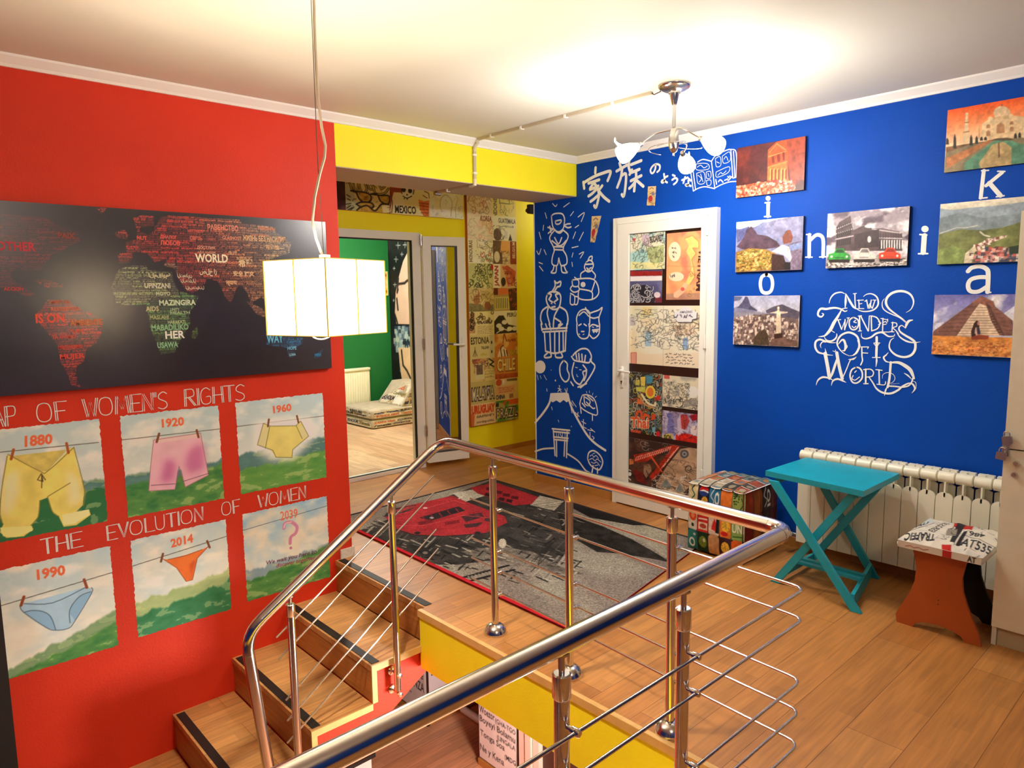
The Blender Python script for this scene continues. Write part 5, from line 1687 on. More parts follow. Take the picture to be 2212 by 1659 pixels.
for P, col in (('180,230 235,225 235,290 180,285', (196, 190, 80)), ('190,310 300,305 300,375 195,360', (196, 200, 90)), ('312,180 388,176 388,260 312,270', (70, 140, 170)), ('240,190 300,185 296,300 250,290', (226, 200, 90)), ('200,440 250,470 270,520 205,510', (214, 110, 60)), ('370,640 420,630 420,700 375,700', (206, 70, 40)), ('380,790 420,786 420,850 384,850', (110, 180, 200))):
    c.poly(P, col, noise=.15)
c.ell((360, 370), 58, 78, (226, 206, 70)); c.ell((360, 370), 40, 56, (216, 120, 50)); c.ell((455, 440), 26, 30, (206, 44, 36)); c.ell((452, 870), 24, 34, (206, 30, 50)); c.lines('260,400 330,500 410,530 420,500', 5, (232, 222, 190), smooth=True); c.lines('230,420 300,520 400,560', 4, (206, 150, 90), smooth=True)
c.text('Thai', [(120, 800), (345, 812), (345, 672), (125, 662)], (232, 226, 200), .09); c.text('Thai', [(124, 796), (341, 808), (341, 676), (129, 666)], (226, 84, 40), .03); c.lines('190,680 205,610 250,610 255,680;280,690 300,640 340,660', 6, (214, 84, 44), smooth=True); c.poly('130,820 250,830 240,880 130,870', (206, 80, 50), noise=.3)
poster(c, 'busy dark collage of doodles lettered Thai')
c = Canvas(*poster_rect(bQ, (508, 165), (935, 590)), 86, 84, (226, 218, 190)).use(bQ)
c.cloud((176, 172, 160), 4, 3, 5, .48, .66); c.ell((860, 370), 80, 70, (236, 234, 230)); c.poly('525,160 590,165 590,215 525,210', (206, 90, 84)); sketch(c, 31, (80, 74, 66), 130, (.05, .35, .75, .8), L=.1); sketch(c, 33, (50, 46, 44), 90, (.02, .02, .98, .35), L=.12, w=1.3); c.poly('760,460 910,455 905,540 780,545', (150, 144, 138), .8, noise=.2)
poster(c, 'grey pencil sketch of a misty market street')
c = Canvas(*poster_rect(bQ, (504, 585), (928, 985)), 86, 80, (150, 140, 176)).use(bQ)
c.cloud((196, 190, 216), 4, 4, 6, .45, .62); c.cloud((90, 80, 130), 4, 4, 16, .55, .7); c.poly('570,700 600,660 640,700 650,860 560,860', (120, 120, 190), noise=.2); c.ell((590, 650), 34, 34, (110, 116, 186)); c.poly('720,640 800,640 830,720 780,820 715,800', (176, 60, 60), noise=.3); c.poly('830,650 925,620 925,700 860,720', (160, 20, 40), noise=.2); c.poly('665,880 780,860 925,900 925,1000 660,975', (206, 34, 26), noise=.3); c.ell((570, 910), 62, 44, (206, 190, 90), noise=.15); c.text('SOL', [(520, 935), (625, 945), (625, 885), (522, 876)], (70, 60, 40), .05); c.ell((880, 830), 40, 60, (232, 214, 214)); c.poly('680,700 720,640 740,860 690,900', (222, 206, 226), .7); sketch(c, 41, (70, 30, 40), 70, L=.1)
poster(c, 'purple and red watercolour of dancers')
c = Canvas(*poster_rect(bQ, (72, 905), (935, 1655)), 170, 150, (58, 38, 34)).use(bQ)
c.cloud((100, 62, 46), 5, 5, 6, .5, .7); c.poly('440,1440 560,1250 720,1050 920,1020 915,1400 700,1640 430,1500', (186, 152, 122), noise=.22, sc=7); c.poly('280,1240 350,1230 380,1300 310,1400 280,1340', (176, 140, 110), .8, noise=.2)
RD = (176, 44, 24)
c.poly('160,1120 330,1090 600,1010 640,1000 600,1050 440,1120 320,1200 170,1210', RD, noise=.2); c.poly('640,1000 720,1020 600,1170 500,1290 430,1400 370,1430 350,1380 460,1240 560,1110', RD, noise=.2); c.line([(340, 1100), (500, 1320)], 5, (226, 84, 50)); c.lines('180,1150 600,1030;180,1190 560,1060;520,1260 690,1030;470,1310 640,1080', 1.3, (250, 150, 120))
for k in range(16):
    x = 180 + k * 27
    c.line([(x, 1190 - k * 8), (x + 22, 1140 - k * 8)], 1.4, (244, 190, 170))
for k in range(12):
    x = 500 + k * 16
    c.line([(x, 1270 - k * 20), (x + 22, 1250 - k * 20)], 1.4, (244, 200, 180))
swirls(c, 51, [(150, 140, 130), (110, 100, 90)], 8, .07, 1.6, None, (.02, .78, .6, .96)); c.ell((768, 1110), 52, 52, (92, 88, 92)); c.ell((768, 1110), 30, 30, (150, 146, 150)); c.ell((768, 1110), 10, 10, (40, 38, 40)); c.lines('800,1300 830,1310 850,1280 830,1250 790,1260 780,1300 810,1330 850,1320', 2, (60, 44, 40), smooth=True)
c.text('ESP', [(720, 1425), (800, 1412), (802, 1368), (722, 1380)], (232, 226, 214), .04); c.poly('110,1170 160,1165 160,1230 110,1240', (206, 120, 60)); c.poly('150,1290 260,1330 330,1480 200,1440', (120, 26, 24), noise=.3); sketch(c, 52, (226, 218, 206), 70, (.35, 0, 1, .32), L=.12, w=1.4); sketch(c, 53, (30, 24, 24), 120, (0, 0, 1, .7), L=.1); c.poly('480,1500 550,1400 620,1510', (130, 140, 140), noise=.3); c.poly('660,1560 710,1450 760,1560', (130, 140, 140), noise=.3); c.ell((115, 1350), 20, 24, (226, 222, 214)); c.lines('110,1300 125,1310;105,1400 125,1420', 3, (226, 222, 214))
poster(c, 'dark red sketch of a toppled iron lattice tower')

# ------------------------------------------------------------------ glazed door of the green room
d2 = structure(thing('door_2', (XH, 3.1, 0), '', ''), 'white glazed balcony door standing open to the green room', 'door')
mb = MB()
FY0, FY1 = 2.36, 3.866
for b in ((FY0, 0, FY0 + .075, 2.187), (FY1 - .091, 0, FY1, 2.187), (FY0 + .075, 2.117, FY1 - .091, 2.187), (FY0 + .075, 0, FY1 - .091, .035)):
    mb.box(XH - .07, b[0], b[1], XH + .012, b[2], b[3])
mb.build('door_frame', M_UPVC, d2)
MB().box(XH - .012, FY1 - .105, .035, XH + .006, FY1 - .091, 2.117).box(XH - .012, FY0 + .075, .036, XH + .004, FY1 - .091, .042).box(XH - .012, FY0 + .075, 2.105, XH + .004, FY1 - .091, 2.117).build('door_seal', M_BLACK, d2)
h0 = np.array([XH + .03, 3.868]); h1 = np.array([-5.295, 4.275])
dv = (h1 - h0) / np.linalg.norm(h1 - h0); LW = np.linalg.norm(h1 - h0); nv = np.array([dv[1], -dv[0]])


def leafp(a, t, z):
    p = h0 + dv * a + nv * t
    return (p[0], p[1], z)


def leaf_box(mb, a0, a1, z0, z1, t0, t1):
    vs = [leafp(a, t, z) for z in (z0, z1) for t in (t0, t1) for a in (a0, a1)]
    mb.add(vs, [(0, 1, 3, 2), (4, 6, 7, 5), (0, 4, 5, 1), (2, 3, 7, 6), (0, 2, 6, 4), (1, 5, 7, 3)])


mb = MB()
Z0, Z1 = .045, 2.155
for a0, a1, z0, z1 in ((0, .082, Z0, Z1), (LW - .085, LW, Z0, Z1), (.082, LW - .085, Z0, Z0 + .095), (.082, LW - .085, Z1 - .085, Z1)):
    leaf_box(mb, a0, a1, z0, z1, -.03, .03)
lf = mb.build('door_leaf', M_UPVC, d2)
mb = MB(); leaf_box(mb, .080, LW - .083, Z0 + .093, Z1 - .083, -.004, .004)
mb.build('glass_pane', glass_mirror('reflecting_pane', (.90, .93, .95), .02), lf)
mb = MB(); leaf_box(mb, .078, LW - .081, Z0 + .09, Z0 + .099, -.031, .0315); leaf_box(mb, .078, LW - .081, Z1 - .089, Z1 - .081, -.031, .0315); leaf_box(mb, .078, .084, Z0 + .09, Z1 - .08, -.031, .0315); leaf_box(mb, LW - .087, LW - .081, Z0 + .09, Z1 - .08, -.031, .0315)
mb.build('glazing_seal', mat('dark_seal', srgb(70, 66, 62), .6), lf)
mb = MB()
ha = LW - .043
leaf_box(mb, ha - .016, ha + .016, 1.02, 1.22, .03, .038)
mb.tube([leafp(ha, .03, 1.155), leafp(ha, .075, 1.155), leafp(ha - .01, .082, 1.155), leafp(ha - .12, .082, 1.158)], .010, 10)
mb.build('door_handle', M_UPVC, lf)
mb = MB()
for z in (.35, 1.17, 2.12):
    mb.tube([(XH + .03, 3.862, z - .05), (XH + .03, 3.862, z + .05)], .011, 10)
mb.build('hinge', M_BRUSH, d2)

# ------------------------------------------------------------------ travel boards of the hall
mH, mK, mL, mX = px_map('H', 0, XH + .03), px_map('K', 0, XH + .03), px_map('L', 0, XH + .03), px_map('X', 0, XH + .03)
ORANGE = (196, 96, 44)
sb = thing('travel_art_strip', (XH + .03, 3.9, 2.335), 'horizontal strip of cartoon travel pictures with MEXICO above the glazed door', 'wall art')
ZS0, ZS1 = 2.338, 2.655
MB().box(XH + .001, 2.5, ZS0, XH + .024, 4.372, ZS1).build('backing_board', mat('orange_board', srgb(*ORANGE), .5), sb)
YS = [2.7, mH(322, 500)[0], mH(985, 500)[0], mH(1578, 600)[0], 4.370]


def tile(c, par, place):
    return canvas_mesh(c, 'picture', place, M_PRINT, par, .005, (226, 216, 180))


PS = on_hall(.030)
c = Canvas(YS[0], YS[1], ZS0, ZS1, 50, 50, (66, 26, 26)).use(mH); c.cloud((110, 60, 60), 3, 3, 3, .5, .7)
tile(c, sb, PS)
c = Canvas(YS[1], YS[2], ZS0, ZS1, 90, 76, (226, 206, 130)).use(mH)
c.cloud((206, 196, 160), 3, 3, 3, .5, .7); c.poly('322,220 400,220 500,600 480,670 322,665', (196, 196, 150)); BL = (50, 34, 24)
for P in ('380,220 420,350 490,370 510,250;440,260 450,340;520,220 540,330 590,400 640,330 600,240;640,240 680,330 740,330 690,250;740,290 770,400 900,400 960,330;820,260 860,330 920,280',):
    c.lines(P, 4.5, BL, smooth=True); c.lines(P, 1.6, (222, 200, 96), smooth=True)
for P in ('400,360 470,370 520,470 600,540 700,500 660,400', '480,560 560,610 640,640 740,600 700,540 560,530', '700,410 790,410 850,520 960,560 970,440 850,430', '520,620 640,580 760,660 860,560 980,580 980,690 520,690'):
    c.poly(P, (206, 166, 66), noise=.2); c.lines(P + ' ' + P.split()[0], 3.2, BL, smooth=True)
c.lines('340,620 400,580;350,650 420,610;380,660 440,610;330,560 400,550;340,420 390,450;350,480 390,500', 2, BL); c.poly('860,580 980,575 980,690 880,690', (236, 222, 160)); c.poly('600,440 660,430 640,500 590,500', (150, 110, 50)); sketch(c, 7, BL, 30, L=.1)
tile(c, sb, PS)
c = Canvas(YS[2], YS[3], ZS0, ZS1, 84, 76, (240, 228, 166)).use(mH)
c.cloud((246, 236, 196), 3, 3, 5, .5, .7); c.poly('975,300 1170,320 1160,390 1040,380 1010,500 990,700 970,690', (166, 66, 36), noise=.15); c.poly('1410,490 1500,520 1570,500 1565,745 1490,740 1430,640', (222, 120, 60), noise=.2); c.lines('1420,540 1560,560;1425,580 1560,600;1430,640 1560,640;1450,690 1560,690', 1.6, (150, 60, 30)); c.lines('975,360 1020,540 1010,690;1500,370 1560,400 1570,470;1480,430 1540,470', 1.6, (90, 40, 30), smooth=True)
c.ell((1245, 395), 92, 92, (244, 238, 206)); c.ell((1190, 345), 32, 38, BL); c.ell((1285, 360), 32, 38, BL); c.ell((1240, 420), 12, 14, BL); c.lines('1180,440 1240,470 1310,440;1165,400 1150,340;1330,410 1345,340;1200,460 1200,480;1240,470 1240,490', 2, BL, smooth=True)
c.text('MEXICO', [(1060, 690), (1376, 710), (1372, 596), (1058, 574)], (36, 26, 24), .03)
tile(c, sb, PS)
c = Canvas(YS[3], YS[4], ZS0, ZS1, 70, 70, (246, 236, 190)).use(mH)
c.cloud((248, 246, 230), 2, 2, 4, .4, .6); c.poly('1735,700 1730,560 1760,460 1820,420 1890,470 1910,560 1890,750 1760,740', (250, 248, 240)); c.lines('1735,600 1740,500 1780,440 1830,424 1890,480 1912,560 1895,740', 1.2, (170, 170, 160), smooth=True); sketch(c, 9, (180, 176, 166), 60, L=.1, a=.6); c.lines('1990,500 1960,640 1970,760', 1.2, (190, 180, 160))
tile(c, sb, PS)

ab = thing('travel_art_board', (XH + .03, 4.74, .30), 'tall board of hand-lettered country pictures on the yellow hall wall', 'wall art')
YB0, YBM, YB1 = 4.412, 4.735, 5.055
ZB0 = (mX(1014, 921)[1] + mX(1110, 907)[1]) / 2
MB().box(XH + .001, YB0 - .006, ZB0 - .004, XH + .024, YB1 + .003, 2.656).build('backing_board', mat('orange_board', srgb(*ORANGE), .5), ab)
RZ = [2.656] + [px_map('X', 0, XH + .03)(1036, y)[1] for y in (463, 517, 569, 622, 673, 724, 775, 824, 872)] + [ZB0]
INKB = (56, 40, 32)


def board_tile(col, row, base, fn, row2=None):
    u0, u1 = (YB0, YBM) if col == 0 else (YBM, YB1)
    c = Canvas(u0, u1, RZ[(row2 or row) + 1], RZ[row], 64, 50, base)
    fn(c)
    tile(c, ab, PS)


def T(c, s, u0, v0, u1, v1, col=INKB, bold=.02, rot=False):
    if rot:
        c.text(s, [(u1, v0), (u1, v1), (u0, v1), (u0, v0)], col, bold)
    else:
        c.text(s, [(u0, v0), (u1, v0), (u1, v1), (u0, v1)], col, bold)


CR = (244, 232, 184)


def f00(c): swirls(c, 1, [(196, 110, 90), (206, 160, 130), (170, 150, 120)], 26, .16, 1.4); sketch(c, 61, (150, 110, 90), 30)
def f01(c): c.cloud((246, 224, 206), 3, 3, 3, .4, .6); swirls(c, 2, [(226, 150, 130), (240, 190, 140)], 12, .2, 1.6, None, (.3, 0, 1, .7)); sketch(c, 62, (190, 170, 130), 40); T(c, 'KOREA', .52, .74, .97, .96, (120, 40, 40))
def f02(c): c.cloud((250, 246, 226), 2, 2, 5, .4, .6); sketch(c, 63, (110, 96, 70), 60, (.3, 0, 1, 1)); swirls(c, 5, [(206, 90, 50), (120, 130, 90)], 8, .13, 1.6, None, (.4, 0, 1, .4)); T(c, 'HONDURAS', .04, .06, .18, .94, (110, 80, 50), .02, True)
def f03(c): c.cloud((206, 206, 140), 3, 3, 6, .4, .6); swirls(c, 6, [(96, 110, 60), (140, 140, 80), (70, 60, 40)], 30, .15, 1.8); c.ell((.95, .86), .06, .12, (190, 40, 40))
def f04(c): c.poly([(0, 0), (1, 0), (1, .3), (0, .35)], (140, 130, 90), noise=.2); c.ell((.72, .52), .26, .38, (206, 180, 110), noise=.15); c.ell((.3, .5), .13, .2, (176, 120, 80), noise=.2); c.poly([(.34, .6), (.38, .98), (.44, .62)], (190, 110, 80)); c.ell((.74, .24), .13, .18, (150, 90, 60), noise=.2); sketch(c, 64, (90, 66, 40), 50); c.line([(.5, .3), (.6, .5)], 2, (240, 230, 200))
def f05(c): c.poly([(0, .1), (.22, .1), (.22, .95), (0, .95)], (206, 160, 110), noise=.3); swirls(c, 7, [(60, 46, 36)], 10, .12, 2, None, (0, .2, .2, .95)); swirls(c, 71, [(110, 80, 40), (90, 66, 50)], 9, .1, 2, None, (.3, .5, .95, .95)); scrawl(c, 72, .3, .95, .44, .64, 1, (80, 60, 50), 2.2); scrawl(c, 7, .3, .98, .02, .4, 5, (150, 120, 80), .8)
def f06(c): T(c, 'ESTONIA', .04, .62, .78, .92, INKB, .02); T(c, 'TALLINN', .45, .40, .76, .52, (70, 60, 40), .03); c.lines('.2,.1 .2,.5;.12,.12 .2,.4 .28,.12', 1.6, (110, 96, 60)); c.poly([(.8, 0), (.98, 0), (.98, 1), (.8, 1)], (206, 196, 150), .8); c.ell((.88, .66), .03, .07, INKB); c.ell((.88, .26), .03, .07, INKB); scrawl(c, 73, .42, .74, .1, .24, 1, (196, 176, 60), 1.6)
def f07(c): c.cloud((196, 140, 90), 3, 3, 9, .5, .65); c.poly([(.2, .08), (.54, .08), (.54, .78), (.2, .78)], (226, 216, 160)); c.poly([(.24, .3), (.5, .3), (.5, .74), (.24, .74)], (120, 96, 80), noise=.4); swirls(c, 8, [(90, 60, 60), (170, 70, 60)], 16, .1, 1.4, None, (0, .7, 1, 1)); scrawl(c, 9, .58, .98, .1, .6, 4, (130, 110, 60), .9); c.lines('.78,.95 .95,.8 .8,.7 .95,.6', 3, (40, 34, 34))
def f08(c): c.cloud((206, 190, 110), 3, 3, 10, .4, .6); T(c, 'MALAYSIA', .03, .10, .97, .78, (50, 28, 34), .10); T(c, 'MALAYSIA', .06, .16, .94, .72, (232, 222, 190), .01)
def f09(c): T(c, 'URUGUAY', .02, .52, .98, .94, (214, 80, 40), .07); c.poly([(0, 0), (.1, 0), (.14, .5), (0, .6)], (226, 110, 60)); scrawl(c, 10, .2, .95, .3, .5, 1, (110, 80, 60), 1.6); scrawl(c, 12, .2, .98, .05, .22, 1, (110, 80, 60), 1.5)
def f10(c): T(c, 'INDONESIA', .04, -.1, .2, .96, (90, 70, 50), .02, True); c.poly([(.3, .5), (.72, .5), (.72, .98), (.3, .98)], (236, 226, 140)); c.lines('.3,.5 .72,.5 .72,.98;.3,.5 .3,.98', 1.6, (110, 100, 60)); sketch(c, 65, (120, 110, 60), 40, (.3, .05, .9, .9))
def f11(c): T(c, 'GUATEMALA', .24, .72, .98, .92, (70, 56, 46), .02); scrawl(c, 13, .5, .96, .52, .66, 1, (120, 120, 130), 1.2); c.ell((.2, .24), .17, .26, (110, 80, 60), noise=.3); sketch(c, 66, (70, 50, 40), 24, (.02, .02, .5, .6)); c.poly([(.66, .02), (.74, .3), (.82, .02)], (50, 36, 30)); c.poly([(.5, .1), (.62, .1), (.62, .4), (.5, .4)], (206, 196, 226), .6)
def f12(c): c.poly([(0, 0), (.4, 0), (.36, 1), (0, 1)], (120, 86, 60), noise=.3); c.poly([(.3, .5), (.7, .45), (.7, 1), (.36, 1)], (240, 176, 96)); c.poly([(.72, 0), (1, 0), (1, 1), (.72, 1)], (150, 56, 26), noise=.1); T(c, 'BELGIUM', .82, .26, .94, .96, (240, 226, 190), .02, True); sketch(c, 67, (80, 56, 40), 40, (.05, 0, .7, .6)); c.ell((.16, .3), .12, .24, (236, 226, 200))
def f13(c): c.poly([(0, 0), (.3, 0), (.3, 1), (0, 1)], (246, 240, 220)); T(c, 'JAPAN', .05, .06, .26, .92, (176, 50, 50), .04, True); c.poly([(.36, .9), (.6, .95), (.96, .7), (.9, .1), (.6, .05), (.5, .5)], (196, 90, 60), noise=.2); swirls(c, 14, [(110, 40, 36), (226, 180, 130)], 18, .09, 1.4, None, (.4, .05, .98, .95)); c.ell((.42, .26), .1, .18, (60, 40, 40))
def f14(c): c.poly([(0, .7), (.18, .7), (.18, 1), (0, 1)], (110, 40, 36)); c.poly([(.2, .7), (.62, .72), (.62, .98), (.2, .98)], (226, 120, 70)); c.poly([(.05, .05), (.66, .08), (.64, .62), (.05, .6)], (222, 206, 120)); [c.line([(.1 + k * .08, .12), (.1 + k * .08, .55)], 1.6, (60, 50, 40)) for k in range(7)]; c.poly([(.68, 0), (1, 0), (1, 1), (.62, .95)], (84, 50, 40), noise=.3); swirls(c, 15, [(190, 90, 70)], 8, .08, 1.4, None, (.68, .1, .98, .95))
def f15(c): c.poly([(0, .0), (0, .55), (.2, .8), (.4, .8), (.6, .4), (.96, .3), (.96, .02)], (56, 46, 42), noise=.2); [c.ell((a, b), .12, .10, (236, 232, 206)) for a, b in ((.3, .22), (.44, .5), (.76, .46), (.2, .36), (.66, .2), (.88, .2))]; T(c, 'PERÚ', .56, .72, .96, .96, (50, 40, 44), .02); c.lines('.1,.05 .4,.2 .6,.1', 2, (240, 236, 220), smooth=True)
def f16(c): c.cloud((236, 190, 110), 3, 3, 16, .4, .6); c.poly([(.1, 0), (.3, .5), (.5, .3), (.6, 0)], (240, 226, 190), noise=.1); c.lines('.3,.0 .26,.35 .36,.5;.44,.0 .4,.3;.56,.0 .5,.26', 2.6, (90, 40, 30), smooth=True); c.lines('.36,.6 .42,.98 .5,.7', 2, (130, 40, 30), smooth=True); scrawl(c, 18, .5, .96, .6, .8, 1, (90, 40, 30), 1.4); c.poly([(.62, .0), (.95, .0), (.95, .25), (.62, .3)], (190, 150, 60), noise=.2)
def f17(c): T(c, 'CHILE', .08, .30, .90, .94, (120, 60, 30), .07); T(c, 'CHILE', .10, .34, .88, .92, (246, 226, 140), .03); c.poly([(0, 0), (1, 0), (1, .2), (0, .24)], (190, 90, 50), noise=.2)
def f18(c): c.ell((.16, .84), .13, .16, (206, 90, 50)); c.ell((.36, .84), .06, .12, (240, 236, 226)); T(c, 'CHINA', .02, .06, .42, .28, (60, 50, 76), .04); c.poly([(.02, .3), (.84, .3), (.84, .66), (.02, .66)], (236, 170, 120), .8); scrawl(c, 19, .1, .8, .34, .62, 3, (170, 90, 60), .9); c.poly([(.6, .04), (.78, .06), (.78, .26), (.6, .26)], (150, 96, 76), .8); c.poly([(.5, .86), (.96, .84), (.96, .96), (.5, .97)], (80, 60, 40), .7)
def f19(c): c.poly([(0, .72), (.14, .72), (.14, .94), (0, .94)], (60, 54, 60)); c.poly([(.32, .78), (1, .74), (1, 1), (.32, 1)], (222, 96, 40)); c.cloud((90, 150, 60), 3, 3, 20, .5, .6); T(c, 'BRAZIL', .02, .12, .98, .66, (40, 32, 30), .09); T(c, 'BRAZIL', .05, .17, .95, .62, (236, 222, 190), .005); scrawl(c, 74, .42, .96, .0, .12, 1, (206, 190, 150), 2); c.poly([(.1, .2), (.2, .2), (.2, .5), (.1, .5)], (206, 190, 60), .6)


BASES = [((240, 222, 200), (246, 234, 206), (246, 238, 200), (226, 214, 150), (222, 200, 140), (236, 222, 156), (222, 206, 140), (226, 206, 130), (206, 186, 116), (238, 206, 150)),
         ((238, 224, 140), (244, 240, 216), (226, 196, 150), (226, 190, 140), (190, 160, 96), (240, 232, 200), (214, 130, 60), (216, 140, 70), (232, 206, 140), (190, 180, 110))]
FN = [(f00, f01, f02, f03, f04, f05, f06, f07, f08, f09), (f10, f11, f12, f13, f14, f15, f16, f17, f18, f19)]
for col in (0, 1):
    for row in range(10):
        board_tile(col, row, BASES[col][row], FN[col][row])

# small device high on the end of the blue wall
cv = thing('wall_device', (-4.33, 4.30, 2.28), 'small black device high beside the free end of the blue wall', 'device')
MB().rbox(-4.375, 4.215, 2.285, -4.327, 4.30, 2.362, .01, 2).build('body', M_BLACK, cv)
MB().tube([(-4.36, 4.205, 2.31), (-4.36, 4.217, 2.31)], .016, 12).build('lens', mat('dark_lens', srgb(60, 40, 34), .2), cv)


# ------------------------------------------------------------------ green room
gw = px_map('X', 0, -8.30)
ry0, ry1, rz1 = gw(742, 797)[0], gw(800.5, 793.5)[0], gw(800.5, 793.5)[1]
rd = thing('radiator', (-8.33, (ry0 + ry1) / 2, .14), 'white ribbed panel radiator on the green wall', 'radiator')
mb = MB().rbox(-8.375, ry0 - .3, .14, -8.325, ry1, rz1, .008, 2)
mb.build('back_panel', M_RAD, rd)
mb = MB()
n = int((ry1 - ry0 + .3) / .036)
for i in range(n):
    y = ry1 - .03 - i * .036
    mb.rbox(-8.328, y - .022, .16, -8.312, y, rz1 - .055, .006, 1)
mb.build('ribbed_front', M_RAD, rd)
mb = MB().rbox(-8.378, ry0 - .3, rz1 - .035, -8.305, ry1, rz1 + .002, .006, 2)
mb.build('top_grille', M_RAD, rd)
MB().tube([(-8.38, ry1 - .06, .3), (-8.398, ry1 - .06, .3)], .012).tube([(-8.38, ry1 - .06, .5), (-8.398, ry1 - .06, .5)], .012).build('bracket', M_RAD, rd)

fz = thing('floor_sofa', (-7.8, 4.95, 0), 'low two-layer floor sofa in grey cloth printed with city names, in the green room', 'sofa')


def city_cloth(c, seed, words):
    c.cloud((214, 206, 196), 4, 3, seed, .45, .6); c.cloud((176, 150, 120), 4, 3, seed + 5, .55, .68); c.cloud((150, 144, 140), 5, 3, seed + 8, .6, .72)
    r = random.Random(seed)
    cols = ((44, 40, 44), (190, 90, 56), (50, 46, 60), (120, 110, 70), (60, 60, 96))
    for (s, u0, v0, u1, v1) in words:
        c.rect_text(s, u0, v0, u1, v1, r.choice(cols), .05)
    return c


CW = ('BUENOS AIRES', 'STOCKHOLM', 'Copenhagen', 'Venezia')


def rows(seed, nr, n):
    r = random.Random(seed); out = []
    for i in range(nr):
        u = r.uniform(-.1, .05)
        while u < .95:
            w = r.uniform(.22, .42); out.append((r.choice(CW), u, (i + .15) / nr, u + w, (i + .8) / nr)); u += w + .04
    return out


M_FAB = mat('grey_sofa_cloth', srgb(186, 172, 156), .85, var=.15, vscale=12)
SX0, SX1, SY0, SY1 = -8.22, -7.46, 4.53, 5.40
for z0, z1, nm in ((0.002, .115, 'lower_mattress'), (.117, .235, 'upper_mattress')):
    b = MB().rbox(SX0, SY0, z0, SX1, SY1, z1, .035, 3).build(nm, M_FAB, fz)
    c = city_cloth(Canvas(SX0 + .03, SX1 - .03, z0 + .02, z1 - .02, 110, 26, (226, 220, 214)), int(z1 * 100), [('BUENOS AIRES', .30, .48, .72, .92), ('Copenhagen', .45, .08, .86, .44), ('NOLM', .05, .1, .4, .5)] if z0 > .1 else [('Venezia', .6, .2, .97, .8), ('KNOLM', .2, .3, .56, .8)])
    canvas_mesh(c, 'printed_front', lambda u, v, w: (u, SY0 - .002 + w + 0 * u, v), M_CLOTH, b, .004, (200, 190, 176))
    c = city_cloth(Canvas(SY0 + .03, SY1 - .03, z0 + .02, z1 - .02, 120, 26, (206, 194, 176)), int(z1 * 100) + 3, rows(int(z1 * 100), 2, 4))
    canvas_mesh(c, 'printed_side', lambda u, v, w: (SX1 + .002 - w + 0 * u, u, v), M_CLOTH, b, .004, (200, 190, 176))
bk = MB().add([(SX0 + .18, 4.98, .236), (SX1 - .02, 4.98, .236), (SX1 - .02, 5.40, .236), (SX0 + .18, 5.40, .236), (SX0 + .26, 5.16, .52), (SX1 - .02, 5.16, .50), (SX1 - .02, 5.40, .50), (SX0 + .26, 5.40, .52)], [(0, 3, 2, 1), (4, 5, 6, 7), (0, 1, 5, 4), (1, 2, 6, 5), (2, 3, 7, 6), (3, 0, 4, 7)]).build('back_cushion', M_FAB, fz)
c = city_cloth(Canvas(0, 1, 0, 1, 90, 60, (214, 200, 184)), 21, [('BUENOS AIRES', -.2, .68, .78, .92), ('ROST', .05, .46, .36, .66), ('Copenhagen', .38, .40, .96, .6), ('EKHOLM', .02, .16, .56, .38)]); c.poly([(.6, .05), (.9, .05), (.94, .36), (.6, .36)], (226, 222, 220), .8)
canvas_mesh(c, 'printed_back', lambda u, v, w: (SX0 + .20 + v * .07 + u * (SX1 - SX0 - .24 - v * .07), 4.984 + v * .178 - .003 + w, .242 + v * .26), M_CLOTH, bk, .003, (200, 190, 176))
c = city_cloth(Canvas(0, 1, 0, 1, 60, 40, (190, 160, 130)), 23, rows(4, 3, 3))
canvas_mesh(c, 'printed_side', lambda u, v, w: (SX1 - .018 - w + 0 * u, 5.0 + v * .165 + u * (.39 - v * .165), .242 + v * .25), M_CLOTH, bk, .003, (200, 190, 176))

# painted moon on the black wall
pm = [px_map('X', 1, 5.449)]
mm = lambda a, b: pm[0](820 + a / 5.924, 480 + b / 5.924)
c = Canvas(-8.4, -6.9, 0.02, 2.6, 150, 250, (22, 24, 26)).use(mm)
c.cloud((44, 44, 44), 5, 8, 3, .5, .7)
c.poly('600,100 470,200 385,330 300,500 240,720 205,900 195,1160 215,1305 700,1305 900,300', (222, 184, 164), noise=.05)
c.poly('190,1306 800,1306 800,1330 190,1325', (20, 22, 30)); c.poly('190,1328 800,1335 800,1600 195,1640', (44, 58, 84), noise=.4, sc=10); c.speckle(c.mask_poly('200,1340 500,1340 500,1600 200,1630'), [(176, 196, 206), (30, 40, 50), (110, 130, 150), (196, 206, 190)], 120, 2.4, 5)
c.poly('240,1605 800,1605 800,3000 420,2560 330,2300 260,1850', (236, 196, 160), noise=.06)
c.lines('245,790 320,780 350,750 385,740 390,690;240,720 225,900 235,860;220,980 235,1120;195,1180 215,1240 230,1300;280,1640 300,1830 350,1900 420,2050 440,2300 470,2500', 3.4, (50, 40, 40)); c.poly('365,890 402,890 402,1168 385,1160', (50, 52, 60))
for x, y, s in ((235, 295, 40), (325, 290, 36), (285, 410, 24), (210, 475, 34), (185, 590, 20), (195, 800, 26), (180, 1000, 14), (250, 2150, 18), (300, 2400, 16), (350, 2500, 14), (270, 1900, 14)):
    c.lines('%f,%f %f,%f;%f,%f %f,%f' % (x - s * .7, y, x + s * .7, y, x, y - s, x, y + s), .9, (190, 200, 198))
mo = canvas_mesh(c, 'wall_mural', lambda u, v, w: (u, 5.449 + w + 0 * u, v), M_MURAL, None, 0)
tag(mo, 'painted mural of a cracked pinkish moon among white stars on a black wall', 'mural')

